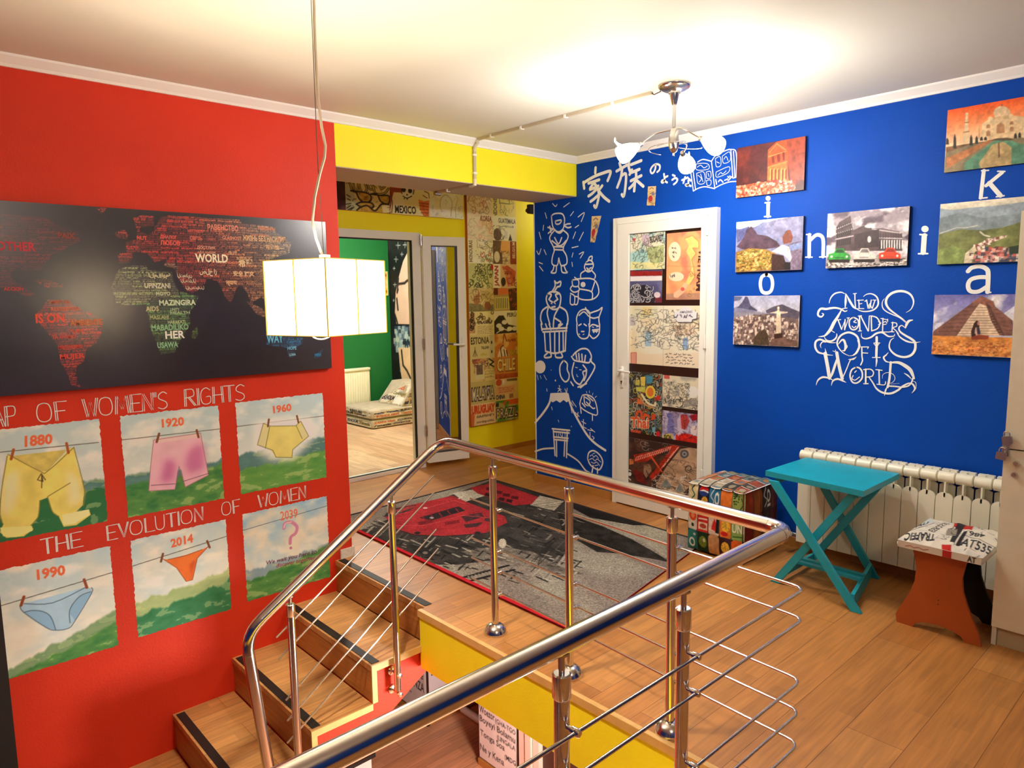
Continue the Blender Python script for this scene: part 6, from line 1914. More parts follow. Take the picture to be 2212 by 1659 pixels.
cg = px_map('X', 0, -8.395)
a, b = cg(812, 586), cg(838.5, 638)
c = Canvas(a[0], b[0], b[1], a[1], 34, 54, (222, 206, 150))
c.cloud((206, 176, 110), 3, 4, 3, .45, .65); c.ell((.5, .5), .3, .24, (150, 90, 60), noise=.3); c.poly([(.5, .66), (1, .66), (1, .96), (.55, .96)], (216, 176, 90)); c.poly([(.5, .04), (1, .04), (1, .3), (.55, .3)], (216, 176, 90)); c.ell((.78, .84), .12, .07, (160, 40, 36)); c.ell((.78, .16), .12, .07, (160, 40, 36)); c.lines('.0,.0 1,0 1,1 0,1 0,0', 3, (232, 220, 170))
tag(canvas_mesh(c, 'wall_card', lambda u, v, w: (-8.392 - w + 0 * u, u, v), M_PRINT, None, .006, (222, 206, 150)), 'large playing-card picture hung on the green wall', 'picture')
lg = thing('ceiling_lamp', (-6.9, 4.1, ZC), 'round white ceiling lamp of the green room', 'lamp')
MB().lathe([(.0, 0), (.13, 0), (.14, -.02), (.135, -.06), (.1, -.09), (0, -.10)], (-6.9, 4.1, ZC), seg=24).build('shade', glow_mat('lit_opal', (1, .94, .84), 3.0), lg)

# ------------------------------------------------------------------ landing furniture
# printed pouf
PX0, PX1, PY0, PY1, PZ = -2.435, -2.045, 3.715, 4.14, .448
pf = thing('pouf', ((PX0 + PX1) / 2, (PY0 + PY1) / 2, .0), 'cube pouf printed with drink cans between white door and turquoise table', 'pouf')
MB().rbox(PX0 + .012, PY0 + .012, .013, PX1 - .012, PY1 - .012, PZ - .012, .04, 3).build('cushion_body', mat('dark_pouf_cloth', srgb(60, 54, 48), .8), pf)


def puff(u, v, r):
    a = 2 * (u - r[0]) / (r[1] - r[0]) - 1; b = 2 * (v - r[2]) / (r[3] - r[2]) - 1
    return .020 * (1 - (1 - a ** 6) * (1 - b ** 6)) + .006 * abs(np.sin(2.5 * np.pi * (a + 1)))


def can(c, u0, u1, v0, v1, col, kind, seed):
    c.use(None)
    w = u1 - u0; h = v1 - v0
    c.poly([(u0, v0), (u1, v0), (u1, v1), (u0, v1)], (40, 36, 34))
    c.poly([(u0 + .08 * w, v0), (u1 - .08 * w, v0), (u1 - .02 * w, v0 + .08 * h), (u1 - .02 * w, v1 - .12 * h), (u1 - .18 * w, v1), (u0 + .18 * w, v1), (u0 + .02 * w, v1 - .12 * h), (u0 + .02 * w, v0 + .08 * h)], col, noise=.16, seed=seed, sc=4)
    r = random.Random(seed)
    x = lambda t: u0 + t * w
    y = lambda t: v0 + t * h
    if kind == 'wave':
        c.ell((x(.5), y(.72)), .42 * w, .22 * h, (40, 60, 130)); c.poly([(x(.08), y(.72)), (x(.2), y(.9)), (x(.5), y(.94)), (x(.85), y(.86)), (x(.92), y(.76)), (x(.5), y(.78))], (206, 34, 34)); c.poly([(x(.08), y(.70)), (x(.4), y(.78)), (x(.92), y(.74)), (x(.92), y(.68)), (x(.5), y(.72))], (240, 236, 232)); c.ell((x(.6), y(.34)), .3 * w, .18 * h, (222, 170, 60), noise=.3)
    elif kind == 'label':
        c.poly([(x(.1), y(.1)), (x(.9), y(.1)), (x(.9), y(.42)), (x(.1), y(.42))], (232, 206, 180), noise=.15); c.lines('%f,%f %f,%f' % (x(.15), y(.56), x(.85), y(.58)), 3, (244, 226, 210)); c.lines('%f,%f %f,%f %f,%f %f,%f %f,%f' % (x(.15), y(.78), x(.3), y(.9), x(.45), y(.76), x(.6), y(.9), x(.85), y(.8)), 2, (240, 226, 210), smooth=True); c.ell((x(.5), y(.26)), .3 * w, .1 * h, (176, 70, 50), noise=.2)
    elif kind == 'text':
        c.lines('%f,%f %f,%f %f,%f %f,%f' % (x(.2), y(.15), x(.4), y(.4), x(.15), y(.6), x(.4), y(.9)), 1.6, (236, 232, 220), smooth=True); c.text('IO', [(x(.9), y(.1)), (x(.9), y(.8)), (x(.45), y(.8)), (x(.45), y(.1))], (240, 236, 226), .03)
    elif kind == 'dots':
        for _ in range(26):
            c.ell((x(r.uniform(.1, .5)), y(r.uniform(.45, .95))), .05 * w, .03 * h, (36, 56, 30))
        c.lines('%f,%f %f,%f %f,%f %f,%f' % (x(.8), y(.1), x(.66), y(.3), x(.86), y(.5), x(.7), y(.72)), 1.8, (50, 60, 34), smooth=True)
    elif kind == 'uni':
        c.rect_text('UNI', x(.06), y(.3), x(.94), y(.66), (244, 244, 226), .03); c.poly([(x(.1), y(.1)), (x(.9), y(.14)), (x(.9), y(.2)), (x(.1), y(.16))], (60, 110, 50))
    elif kind == 'o':
        c.ell((x(.45), y(.35)), .3 * w, .24 * h, (232, 236, 226)); c.ell((x(.45), y(.35)), .18 * w, .14 * h, col); c.ell((x(.7), y(.78)), .14 * w, .06 * h, (220, 226, 214))
    elif kind == 'drop':
        c.poly([(x(.5), y(.72)), (x(.8), y(.35)), (x(.6), y(.16)), (x(.25), y(.22)), (x(.3), y(.4))], (206, 44, 40), noise=.15); c.poly([(x(.6), y(.1)), (x(.95), y(.1)), (x(.95), y(.95)), (x(.7), y(.95))], (36, 30, 32)); c.lines('%f,%f %f,%f' % (x(.15), y(.8), x(.45), y(.9)), 2, (50, 44, 40))
    elif kind == 'fruit':
        c.ell((x(.5), y(.5)), .36 * w, .3 * h, (232, 190, 70), noise=.4); c.ell((x(.4), y(.16)), .3 * w, .1 * h, (206, 40, 40)); c.ell((x(.7), y(.86)), .3 * w, .1 * h, (70, 40, 60))
    elif kind == 'ring':
        c.ell((x(.5), y(.62)), .4 * w, .24 * h, (222, 80, 40)); c.ell((x(.5), y(.62)), .18 * w, .12 * h, (236, 140, 90)); c.ell((x(.5), y(.2)), .14 * w, .08 * h, (40, 60, 50))
    elif kind == 'stripe':
        c.lines('%f,%f %f,%f %f,%f %f,%f %f,%f' % (x(.6), y(.1), x(.35), y(.3), x(.65), y(.5), x(.35), y(.7), x(.6), y(.9)), 2.4, (40, 90, 50), smooth=True)
    elif kind == 'apple':
        c.ell((x(.5), y(.5)), .36 * w, .3 * h, (110, 130, 50), noise=.3); c.ell((x(.6), y(.6)), .12 * w, .1 * h, (206, 210, 170))


FRONT = [[((46, 120, 112), 'o'), ((30, 60, 40), 'apple'), ((196, 150, 104), ''), ((60, 34, 34), 'fruit'), ((216, 100, 40), '')],
         [((222, 214, 194), 'ring'), ((206, 44, 36), 'label'), ((226, 206, 190), 'drop'), ((222, 130, 50), 'fruit'), ((140, 176, 96), 'uni')],
         [((226, 214, 170), 'stripe'), ((30, 30, 48), 'wave'), ((44, 116, 160), 'text'), ((226, 124, 50), ''), ((150, 170, 90), 'dots')]]
SIDE = [[((190, 80, 36), ''), ((110, 40, 30), ''), ((60, 40, 34), ''), ((70, 60, 54), '')], [((120, 36, 30), ''), ((150, 80, 40), ''), ((70, 50, 40), 'stripe'), ((90, 40, 44), '')], [((150, 60, 36), ''), ((160, 90, 44), ''), ((64, 54, 50), 'text'), ((110, 60, 56), '')]]
VR = (0, .30, .64, 1)
c = Canvas(PX0 + .002, PX1 - .002, .016, PZ - .004, 130, 140)
for j, row in enumerate(FRONT):
    for i, (col, k) in enumerate(row):
        can(c, i / 5, (i + 1) / 5, VR[j], VR[j + 1], col, k, i * 7 + j)
canvas_mesh(c, 'printed_front', lambda u, v, w, r=c.r: (u, PY0 - .008 + w + puff(u, v, r), v), M_CLOTH, pf)
c = Canvas(PY0 + .002, PY1 - .002, .016, PZ - .004, 110, 140)
for j, row in enumerate(SIDE):
    for i, (col, k) in enumerate(row):
        can(c, i / 4, (i + 1) / 4, VR[j], VR[j + 1], col, k, i * 5 + j + 40)
canvas_mesh(c, 'printed_side', lambda u, v, w, r=c.r: (PX1 + .008 - w - puff(u, v, r), u, v), M_CLOTH, pf)
c = Canvas(PX0 + .002, PX1 - .002, PY0 + .002, PY1 - .002, 130, 130)
TOPC = [(176, 100, 66), (166, 150, 124), (110, 122, 118), (170, 130, 80), (130, 140, 100), (150, 74, 56), (176, 168, 150), (90, 116, 126), (186, 116, 66), (66, 62, 58), (140, 128, 100)]
rr = random.Random(8)
for i in range(5):
    v = 0.0
    while v < 1:
        h = rr.uniform(.16, .32)
        col = rr.choice(TOPC)
        c.poly([(i / 5 + .012, v + .01), ((i + 1) / 5 - .012, v + .01), ((i + 1) / 5 - .012, min(1, v + h)), (i / 5 + .012, min(1, v + h))], col, noise=.25, seed=int(v * 50) + i, sc=3)
        c.ell((i / 5 + .1, v + h * .5), .05, h * .25, rr.choice(TOPC), .8)
        v += h
    c.line([(i / 5, 0), (i / 5, 1)], 3, (44, 40, 38))
canvas_mesh(c, 'printed_top', lambda u, v, w, r=c.r: (u, v, PZ + .010 - w - puff(u, v, r)), M_CLOTH, pf)

# turquoise folding table
TT = [(-1.880, 3.632), (-1.336, 3.580), (-1.339, 4.070), (-1.866, 4.098)]
tb = thing('folding_table', (-1.6, 3.85, 0), 'small turquoise folding table with crossed legs in front of the radiator', 'table')
HT = .622
MB().prism(TT, lambda u, v, w: (u, v, HT - .030 + w), .030).build('tabletop', M_TEAL, tb)
mb = MB().bar((-1.82, 3.66, HT - .045), (-1.82, 4.05, HT - .045), .03, .028).bar((-1.40, 3.64, HT - .045), (-1.40, 4.03, HT - .045), .03, .028)
mb.build('top_rail', M_TEAL, tb)


def leg(a, b, name='leg'):
    MB().bar(a, b, .042, .020, (0, 1, 0)).build(name, M_TEAL, tb)


LA0, LA1 = (-1.815, 3.600, HT - .04), (-1.335, 3.560, .002)
LB0, LB1 = (-1.405, 3.640, HT - .04), (-1.800, 3.628, .002)


def flat_leg(a, b, w=.040, t=.020):
    """board leg in the plane of the X frame: width across in x, thickness in y, square cut on the floor"""
    a, b = np.array(a), np.array(b)
    d = np.array([b[0] - a[0], b[2] - a[2]]); L = np.linalg.norm(d)
    hw = w / 2 * L / abs(d[1])
    vs = []
    for (p, yy) in ((a, a[1]), (b, b[1])):
        for s in (-1, 1):
            for q in (-1, 1):
                vs.append((p[0] + s * hw, yy + q * t / 2, p[2]))
    MB().add(vs, [(0, 1, 3, 2), (4, 6, 7, 5), (0, 4, 5, 1), (2, 3, 7, 6), (0, 2, 6, 4), (1, 5, 7, 3)]).build('leg', M_TEAL, tb)


flat_leg(LA0, LA1)
flat_leg(LB0, LB1)
flat_leg((-1.815, 4.068, HT - .04), (-1.440, 4.075, .002))
flat_leg((-1.405, 4.040, HT - .04), (-1.80, 4.035, .002))
MB().bar((-1.362, 3.572, .045), (-1.462, 4.064, .045), .018, .075).build('foot_rail', M_TEAL, tb)
MB().bar((-1.775, 3.64, .05), (-1.775, 4.024, .05), .018, .035).build('foot_rail', M_TEAL, tb)
MB().bar((-1.772, 3.80, .085), (-1.405, 3.79, .085), .03, .016).build('lower_slat', M_TEAL, tb)
MB().bar((-1.772, 3.86, .085), (-1.412, 3.85, .085), .03, .016).build('lower_slat', M_TEAL, tb)
mb = MB()
for y in (3.585, 4.05):
    mb.tube([(-1.615, y, .30), (-1.615, y + .05, .30)], .006, 8)
mb.build('pivot_bolt', M_BRUSH, tb)

# radiator under the blue wall
ra = thing('radiator', (-1.4, 4.17, .08), 'long white sectional radiator under the photographs of the blue wall', 'radiator')
NS, X0, SW = 13, -1.925, .0833
for i in range(NS):
    x0 = X0 + i * SW; x1 = x0 + SW - .004; xc = (x0 + x1) / 2
    mb = MB()
    outline = [(x0, .082), (x1, .082), (x1, .515)] + [(xc + (x1 - xc) * math.cos(t), .515 + .028 * math.sin(t)) for t in np.linspace(.25, math.pi - .25, 7)] + [(x0, .515)]
    mb.prism(outline, lambda u, v, w: (u, 4.128 + w, v), .014)
    mb.lathe([(0, 0), (.022, 0), (.030, .003), (.030, SW - .007), (.022, SW - .004), (0, SW - .004)], (x0, 4.156, .622), (1, 0, 0), 18)
    mb.box(xc - .004, 4.128, .52, xc + .004, 4.18, .60)
    mb.box(x0 + .004, 4.187, .612, x1 - .004, 4.222, .655)
    mb.box(xc - .003, 4.17, .59, xc + .003, 4.225, .656)
    s = mb.build('section', M_RAD, ra)
    mb = MB().prism([(x0 + .002, .10), (x1 - .002, .10), (x1 - .002, .575), (xc, .598), (x0 + .002, .575)], lambda u, v, w: (u, 4.172 + w, v), .008)
    mb.box(x0, 4.15, .09, x0 + .004, 4.21, .52)
    mb.build('inner_fin', M_RADIN, s)
mb = MB().tube([(X0 - .06, 4.16, .112), (X0 + .01, 4.16, .112)], .012, 12).tube([(X0 - .045, 4.16, .112), (X0 - .045, 4.245, .112)], .008, 10)
mb.build('inlet_pipe', M_BRUSH, ra)
MB().lathe([(.014, 0), (.022, .012), (.024, .05), (.018, .062), (0, .064)], (X0 - .045, 4.14, .118), (0, -1, 0), 16).build('valve_knob', M_UPVC, ra)
MB().box(-1.7, 4.22, .3, -1.66, YB - .004, .34).box(-1.0, 4.22, .3, -.96, YB - .004, .34).build('wall_bracket', M_RADIN, ra)

# stool
sl = thing('stool', (-.98, 3.74, 0), 'orange-brown board stool with a number-plate print seat beside the locker', 'stool')
right = [(-.873, .412), (-.886, .36), (-.895, .295), (-.888, .23), (-.868, .17), (-.838, .10), (-.815, .05), (-.805, .0)]
leftp = [(-1.158, 0), (-1.165, .04), (-1.140, .10), (-1.108, .17), (-1.090, .23), (-1.086, .295), (-1.098, .36), (-1.117, .412)]
arch = [(-.868, 0), (-.885, .022), (-.925, .038), (-.985, .045), (-1.045, .038), (-1.075, .022), (-1.088, 0)]
prof = leftp + right + arch
M_GAPSHADE = mat('gap_shade_board', (.010, .006, .005), .6)  # near-black colour stands in for the shade behind the front panel
for y, m_ in ((3.592, M_BROWN), (3.872, M_GAPSHADE)):
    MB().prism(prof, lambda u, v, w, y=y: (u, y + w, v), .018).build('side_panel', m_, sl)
MB().box(-.995, 3.61, .12, -.977, 3.872, .30).build('stretcher', M_GAPSHADE, sl)
mb = MB()
for z in (.165, .145):
    mb.tube([(-.985, 3.5915, z), (-.985, 3.5925, z)], .003, 8)
mb.build('screw_cap', M_DARK, sl)
SX, SY = (-1.150, -.796), (3.50, 3.965)
sq = MB().rbox(SX[0], SY[0], .408, SX[1], SY[1], .440, .016, 3).build('seat', mat('seat_cloth', srgb(222, 214, 200), .85), sl)
mz = px_map('Z', 2, .454)
c = Canvas(SX[0] + .004, SX[1] - .004, SY[0] + .004, SY[1] - .004, 120, 150, (224, 216, 200)).use(mz)
c.cloud((206, 200, 190), 4, 5, 3, .45, .65)
c.poly('1660,505 1790,500 1800,525 1680,530', (176, 50, 44)); c.poly('1770,555 1900,560 1880,610 1765,590', (186, 46, 40)); c.poly('1690,690 1750,700 1750,735 1690,725', (186, 44, 40)); c.poly('1800,540 1860,540 1770,690 1740,680', (50, 46, 48)); c.poly('1500,545 1620,520 1640,545 1520,575', (196, 206, 206)); c.poly('1720,610 1790,600 1780,640 1715,640', (150, 140, 126))
c.text('TRAFFIC', [(1652, 632), (1462, 606), (1448, 652), (1642, 676)], (44, 42, 44), .03); c.text('AT535', [(1800, 700), (2000, 745), (2010, 700), (1830, 655)], (48, 50, 54), .02); c.text('486', [(1968, 634), (1868, 612), (1858, 640), (1960, 662)], (60, 56, 56), .03); c.text('ESR253', [(1600, 610), (1700, 560), (1730, 566), (1640, 620)], (70, 66, 62), .02); c.text('AU', [(1520, 580), (1600, 560), (1610, 538), (1540, 552)], (60, 60, 66), .04); c.lines('1430,590 1560,500;1830,640 2030,700;1470,600 1640,560;1680,540 2040,600', 2, (90, 86, 84)); c.lines('1790,700 1840,620', 5, (40, 38, 40)); sketch(c, 81, (70, 66, 70), 46, L=.10, w=1.3, a=.8)
canvas_mesh(c, 'printed_top', lambda u, v, w, r=c.r: (u, v, .461 - w - puff(u, v, r) * .9 + .0012 * np.sin(23 * u + 9) * np.sin(19 * v)), M_CLOTH, sq)
c = Canvas(SX[0] + .008, SX[1] - .008, .411, .443, 120, 14, (214, 206, 190)).use(None)
c.poly([(.55, 0), (.66, 0), (.66, 1), (.55, 1)], (180, 46, 40)); c.rect_text('AT', .84, .1, .94, .9, (44, 42, 44), .04); c.lines('.1,.3 .16,.5 .2,.3 .26,.5 .32,.3 .38,.5', 1.4, (170, 80, 70))
canvas_mesh(c, 'printed_edge', lambda u, v, w: (u, SY[0] - .002 + w + 0 * u, v), M_CLOTH, sq, .003, (210, 200, 186))

# locker
lk = thing('locker', (-.4, 3.95, 0), 'tall pale wood-grain locker at the right edge beside the stool', 'locker')
KX0, KX1, KY, KZ = -.784, .36, 3.662, 1.93
mb = MB().box(KX0, KY + .001, 0, KX0 + .018, 4.235, KZ).box(KX1 - .018, KY + .02, 0, KX1, 4.235, KZ).box(KX0 + .018, KY + .02, KZ - .018, KX1 - .018, 4.235, KZ).box(KX0 + .018, 4.227, 0, KX1 - .018, 4.235, KZ).box(KX0 + .018, KY + .02, .09, KX1 - .018, 4.22, .108)
mb.build('carcass', M_LOCK, lk)
MB().box(KX0 + .02, KY + .012, 0, KX1 - .02, KY + .03, .088).build('plinth', mat('locker_plinth', srgb(190, 172, 136), .5, var=.05), lk)
GAPZ = on_plane(2190, 970, 1, KY)[2]
for (z0, z1) in ((.093, GAPZ - .003), (GAPZ + .003, KZ - .003)):
    for (x0, x1) in ((KX0 + .001, -.214), (-.209, KX1)):
        dr = MB().box(x0, KY - .018, z0, x1, KY - .0005, z1).build('door', M_LOCK, lk)
        if x0 < -.5 and z0 < .5:
            mb = MB()
            for (px, py) in ((2196, 1001), (2191, 1025)):
                p = on_plane(px, py, 1, KY - .018)
                mb.lathe([(.0, .012), (.009, .012), (.012, .008), (.0125, 0)], (p[0], KY - .018, p[2]), (0, -1, 0), 16)
                mb.lathe([(.0, .0135), (.004, .0135), (.004, .012)], (p[0], KY - .018, p[2]), (0, -1, 0), 8)
            mb.build('lock_cylinder', M_CHROME, dr)
            p = on_plane(2176, 972, 1, KY - .02)
            MB().box(p[0] - .02, KY - .021, p[2] - .028, p[0] + .006, KY - .0185, p[2] + .03).build('hasp', M_BRUSH, dr)


def padlock(px, py, tilt, label, s=1.0):
    p = on_plane(px, py, 1, KY - .034)
    o = thing('padlock', tuple(p), label, 'padlock', 'padlocks on the locker')
    R = lambda dx, dz: (p[0] + s * (dx * math.cos(tilt) - dz * math.sin(tilt)), p[2] + s * (dx * math.sin(tilt) + dz * math.cos(tilt)))
    body = [(-.017, -.018), (.017, -.018), (.019, -.015), (.019, .012), (.015, .016), (-.015, .016), (-.019, .012), (-.019, -.015)]
    MB().prism([R(*q) for q in body], lambda u, v, w: (u, p[1] - .007 + w, v), .014).build('lock_body', M_BRUSH, o)
    sh = [(-.011, .014), (-.011, .026)] + [(.011 * math.cos(t), .026 + .011 * math.sin(t)) for t in np.linspace(math.pi, 0, 9)] + [(.011, .014)]
    MB().tube([(R(*q)[0], p[1], R(*q)[1]) for q in sh], .0028 * s, 8).build('shackle', M_CHROME, o)


padlock(2176, 950, .15, 'upper padlock on the hasp of the locker door')
padlock(2163, 984, -.1, 'lower padlock hanging at the left edge of the locker')


# ------------------------------------------------------------------ pendant lamp
pd = thing('pendant_lamp', (PENDANT[0], PENDANT[1], ZC), 'square white fabric pendant lamp glowing over the stairs', 'lamp')
dirc = -PENDANT[:2] / np.linalg.norm(PENDANT[:2]); dirp = np.array([-dirc[1], dirc[0]])
HD, LZ0, LZ1 = .196, 1.482, 1.727
cor = [PENDANT[:2] + dirc * HD, PENDANT[:2] + dirp * HD, PENDANT[:2] - dirc * HD, PENDANT[:2] - dirp * HD]
M_SHADE = glow_mat('lit_shade_fabric', (1.0, .93, .78), 1.4, 0.72)
M_SEAM = mat('shade_seam', (.74, .54, .06), .6, emit=.3)
for i in range(4):
    a, b = cor[i], cor[(i + 1) % 4]
    m_ = (a + b) / 2
    for p, q in ((a, m_), (m_, b)):
        n_ = np.array([(q - p)[1], -(q - p)[0]]); n_ /= np.linalg.norm(n_)
        MB().add([(*p, LZ0), (*q, LZ0), (*q, LZ1), (*p, LZ1), (*(p - n_ * .003), LZ0), (*(q - n_ * .003), LZ0), (*(q - n_ * .003), LZ1), (*(p - n_ * .003), LZ1)],
                 [(0, 1, 2, 3), (7, 6, 5, 4), (0, 4, 5, 1), (1, 5, 6, 2), (2, 6, 7, 3), (3, 7, 4, 0)]).build('shade_panel', M_SHADE, pd)
mb = MB()
for i in range(4):
    a, b = cor[i], cor[(i + 1) % 4]
    cpt = PENDANT[:2]
    for p in (a, (a + b) / 2):
        p = cpt + (p - cpt) * 1.008
        mb.tube([(*p, LZ0), (*p, LZ1)], .0026, 6)
    for z in (LZ0, LZ1):
        mb.tube([(*(cpt + (a - cpt) * 1.004), z), (*(cpt + (b - cpt) * 1.004), z)], .0018, 6)
mb.build('seam', M_SEAM, pd)
mb = MB()
for s_ in (cor[0], cor[1], cor[2], cor[3]):
    mb.tube([(*s_, LZ1), (*PENDANT[:2], LZ1 + .004)], .0018, 6)
mb.build('wire_frame', M_BRUSH, pd)
MB().lathe([(0, -.05), (.02, -.045), (.03, -.02), (.03, 0), (.018, .03), (.015, .05)], (PENDANT[0], PENDANT[1], 1.63), seg=14).build('bulb', glow_mat('lit_bulb', (1, .9, .7), 14), pd)
MB().tube([(PENDANT[0], PENDANT[1], 1.675), (PENDANT[0], PENDANT[1], LZ1 + .02)], .018, 12).build('lamp_holder', M_UPVC, pd)


def cordp(px, py):
    return tuple(on_plane(px, py, 0, PENDANT[0]))


cw = [(PENDANT[0], PENDANT[1], LZ1 + .01)] + [cordp(x, y) for x, y in ((697, 553), (683, 515), (675, 475), (680, 425), (690, 378), (701, 340), (703, 315), (695, 275), (688, 220), (684, 160), (681, 100), (679, 40), (678, -20))] + [(PENDANT[0], PENDANT[1], ZC)]
MB().tube(cw, .0048, 8).build('cord', mat('lamp_cord', srgb(214, 196, 170), .5), pd)
cw2 = [(PENDANT[0], PENDANT[1], LZ1 + .012)] + [cordp(x, y) for x, y in ((699, 548), (694, 460), (688, 380), (684, 300), (680, 200), (676, 100), (672, 0))] + [(PENDANT[0], PENDANT[1] - .015, ZC)]
MB().tube(cw2, .0014, 6).build('hanging_wire', mat('dark_wire', srgb(96, 84, 70), .4), pd)
cc = on_plane(694, 725, 0, PENDANT[0])
ring = [(cc[0] + .035 * math.cos(t) * dirp[0], cc[1] + .035 * math.cos(t) * dirp[1], LZ0 + .006 + .024 * math.sin(t)) for t in np.linspace(math.pi, 2 * math.pi, 13)]
MB().tube(ring, .0026, 8).build('wire_loop', M_UPVC, pd)
MB().lathe([(.0, 0), (.045, 0), (.045, -.012), (.02, -.03), (0, -.03)], (PENDANT[0], PENDANT[1], ZC)).build('ceiling_rose', M_UPVC, pd)

# ------------------------------------------------------------------ chandelier
ch = thing('chandelier', tuple(CHAND), 'three-armed nickel ceiling light with glowing glass shades before the blue wall', 'lamp')
MB().lathe([(0, 0), (.082, 0), (.082, -.010), (.074, -.020), (.05, -.032), (.03, -.038), (.03, -.044)], CHAND, seg=28).build('ceiling_canopy', M_BRUSH, ch)
MB().lathe([(.028, -.036), (.026, -.05), (.014, -.095), (.012, -.10), (.0095, -.10), (.0095, -.215), (.013, -.215)], CHAND, seg=18).build('rod', M_BRUSH, ch)
MB().lathe([(.010, -.21), (.020, -.222), (.024, -.25), (.028, -.285), (.024, -.315), (.016, -.332), (.006, -.34), (.006, -.352), (0, -.356)], CHAND, seg=20).build('body', M_BRUSH, ch)
M_GS = glow_mat('lit_glass_shade', (1.0, .95, .86), 5.0)
M_BULB = glow_mat('bright_bulb', (1.0, .95, .88), 60)
for k, a in enumerate(CHAND_ANGLES):
    t = math.radians(a)
    r = np.array([0.677, 0.736, 0]); f = np.array([-0.736, 0.677, 0])
    d = math.cos(t) * r + math.sin(t) * f
    s_ = np.cross(d, (0, 0, 1))
    zt = -.30
    z0 = -.225 if k != 2 else -.29
    P0 = CHAND + np.array([0, 0, z0])
    arc = [P0 + d * (.02 + .16 * u) + np.array([0, 0, (.02 * math.sin(math.pi * u) - (.075 if k != 2 else .02) * u)]) + s_ * .04 * math.sin(math.pi * u) for u in np.linspace(0, 1, 12)]
    MB().tube(arc, .0045, 10).build('arm', M_BRUSH, ch)
    e = arc[-1]
    ax = d * .88 + np.array([0, 0, -.47]); ax /= np.linalg.norm(ax)
    sk = MB().lathe([(0, -.01), (.012, -.008), (.014, .012), (.017, .02), (.010, .024)], e, ax, 14).build('socket', M_BRUSH, ch)
    sh = MB().lathe([(.014, .012), (.022, .03), (.034, .055), (.044, .085), (.047, .11), (.044, .125), (.0425, .125), (.045, .108), (.042, .085), (.032, .056), (.02, .032)], e, ax, 20).build('glass_shade', M_GS, ch)
    tip = e + ax * .115 + np.array([0, 0, .044])
    horn = [tip, tip + d * .02 + np.array([0, 0, .008]), tip + d * .035 + np.array([0, 0, .022]), tip + d * .036 + np.array([0, 0, .04])]
    MB().tube(horn, [.008, .007, .005, .002], 8).build('shade_tail', M_GS, sh)
    MB().lathe([(0, .03), (.012, .035), (.022, .06), (.026, .085), (.02, .105), (0, .115)], e, ax, 14).build('bulb', M_BULB, sh)
    curl = [CHAND + np.array([0, 0, -.29]) + d * (.02 + .09 * math.sin(u)) + s_ * (.06 - .08 * math.cos(u)) + np.array([0, 0, -.03 * u / 3]) for u in np.linspace(.3, 3.2, 12)]
    MB().tube(curl, .002, 6).build('wire_curl', M_BRUSH, ch)

# cable conduit
cd = thing('cable_conduit', (-3.2, 3.2, ZC), 'beige cable conduit from chandelier across the ceiling down the yellow beam', 'conduit')
yC = 3.205
mb = MB().bar((-2.36, yC, ZC - .008), (XR + .05, yC, ZC - .008), .020, .015)
mb.bar((XR + .011, yC, 2.60), (XR + .011, yC, 2.385), .020, .016, (1, 0, 0))
mb.bar((XR - .02, yC, 2.360), (XR - .44, yC + .005, 2.360), .018, .015)
mb.build('channel', M_CONDUIT, cd)
mb = MB().tube([(XR + .06, yC, ZC - .012), (XR + .038, yC, ZC - .024), (XR + .055, yC, ZT + .02), (XR + .02, yC, ZT - .005), (XR + .011, yC, ZT - .03)], .011, 10)
mb.tube([(XR + .011, yC, 2.40), (XR + .011, yC, 2.362), (XR - .012, yC, 2.358), (XR - .04, yC, 2.359)], .0125, 10)
mb.build('elbow', mat('white_elbow', srgb(226, 218, 200), .4), cd)
mb = MB()
for x in (-2.62, -2.98, -3.36, -3.65):
    mb.box(x - .008, yC - .014, ZC - .019, x + .008, yC + .014, ZC - .001)
for z in (2.56, 2.44):
    mb.box(XR, yC - .014, z - .006, XR + .022, yC + .014, z + .006)
mb.box(XR - .30, yC - .013, 2.350, XR - .286, yC + .017, 2.369)
mb.build('clip', M_TRIM, cd)
mb = MB().tube([(-2.36, yC, ZC - .008), (-2.345, yC - .002, ZC - .020), (-2.30, yC - .006, ZC - .014), (CHAND[0] - .088, CHAND[1], ZC - .008)], .003, 8)
mb.tube([(XR - .44, yC + .005, 2.36), (XR - .452, yC + .005, 2.362)], .013, 10)
mb.build('cable', M_DARK, cd)
MB().tube([(XR - .425, yC + .03, 2.352), (XR - .425, yC - .02, 2.352)], .014, 10).build('end_clamp', M_BRUSH, cd)

# ------------------------------------------------------------------ lower level
def sheet(x0, x1, z0, z1, lines_, label, seed, col=(244, 240, 242)):
    c = Canvas(x0, x1, z0, z1, 90, 150, col)
    c.cloud((236, 230, 234), 3, 4, seed, .4, .6)
    for s, u0, v0, u1, v1 in lines_:
        c.rect_text(s, u0, v0, u1, v1, (40, 36, 40), .008)
    o = canvas_mesh(c, 'word_sheet', lambda u, v, w: (u, 2.842 + w + 0 * u, v), M_PRINT, None, .016, (236, 230, 226))
    return tag(o, label, 'poster')


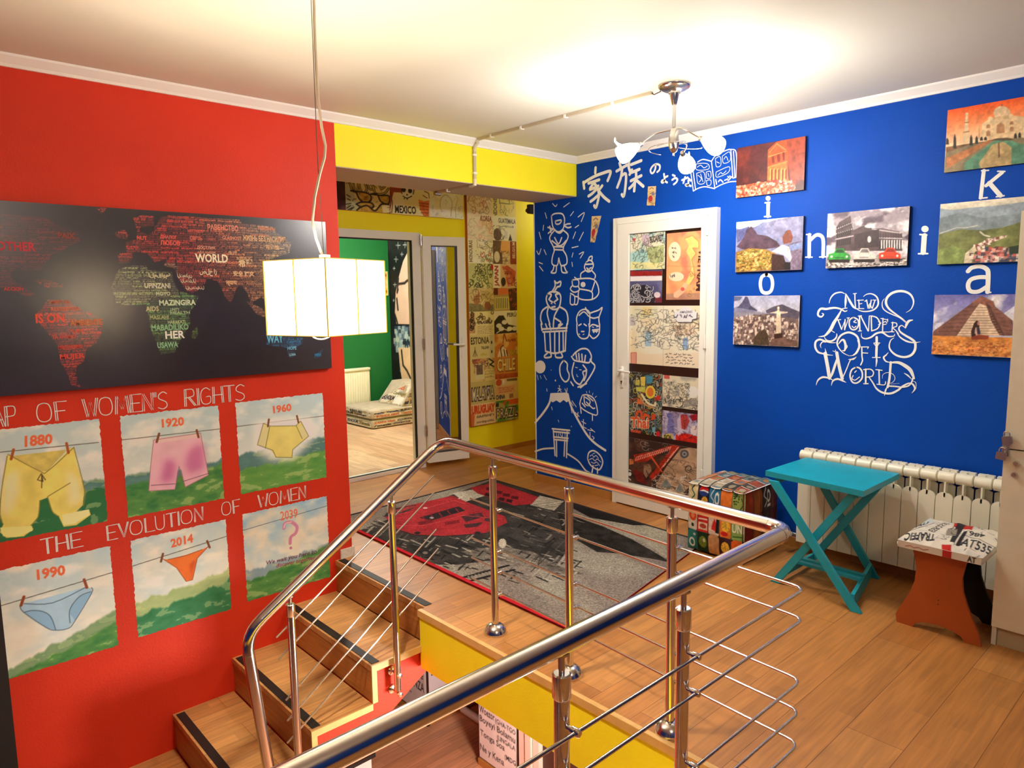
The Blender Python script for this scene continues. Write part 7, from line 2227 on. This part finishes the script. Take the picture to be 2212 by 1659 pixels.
sheet(-3.464, -3.098, -1.50, -.62, [('Woezor', .02, .372, .44, .432), ('(GHA-TGO', .46, .355, .99, .405), ('Boyeyi Bolamu', .02, .285, .98, .35), ('(LINGALA', .5, .23, .98, .28), ('Tonga Soa', .03, .17, .7, .235), ('(MDG', .7, .115, .99, .165), ('Ne y Kena', .02, .045, .68, .115), ],
      'white sheet with handwritten welcome words Woezor and Boyeyi Bolamu below the landing', 4)
px_, py_ = -4.085, 2.86
sheet(-4.55, -4.088, -1.49, -.5, [("'gyrak.", .30, .10, .62, .16), ('ouehe', .52, .28, .96, .34), ('NZA', .7, .18, .98, .25), ('r', .80, .40, .86, .46), ('Yj', .84, .52, .99, .60)], 'white word sheet on the left face of the pillar below the stairs', 6)
c = Canvas(2.875, 3.70, -1.49, -.5, 120, 120, (238, 226, 232)).use(None)
c.cloud((232, 218, 226), 3, 3, 8, .4, .6)
for s, u0, v0, u1, v1 in (('MuraKaz', .03, .30, .60, .40), ('Ar', .03, .55, .2, .66), ('N', .42, .2, .48, .27)):
    c.rect_text(s, u0, v0, u1, v1, (40, 36, 40), .008)
tag(canvas_mesh(c, 'word_sheet', lambda u, v, w: (-4.0825 - w + 0 * u, u, v), M_PRINT, None, .002, (236, 230, 226)), 'pinkish word sheet with MuraKaza on the right face of the pillar below', 'poster')
cb = thing('low_cabinet', (-3.72, 1.95, LOW), 'white cabinet with a black top on the lower floor, mostly hidden by the handrail', 'cabinet')
MB().box(-3.82, 1.78, LOW, -3.62, 2.10, -1.225).build('body', M_LOWW, cb)
MB().box(-3.838, 1.76, -1.225, -3.60, 2.12, -1.20).build('top_board', M_BLACK, cb)
lb = thing('ceiling_lamp', (.9, .6, ZC), 'added unseen round ceiling lamp over the landing behind the viewer', 'lamp')  # made-up fixture to go with the added landing fill, out of view
MB().lathe([(.0, 0), (.13, 0), (.14, -.02), (.135, -.06), (.1, -.09), (0, -.10)], (.9, .6, ZC), seg=24).build('shade', MATS['lit_opal'], lb)
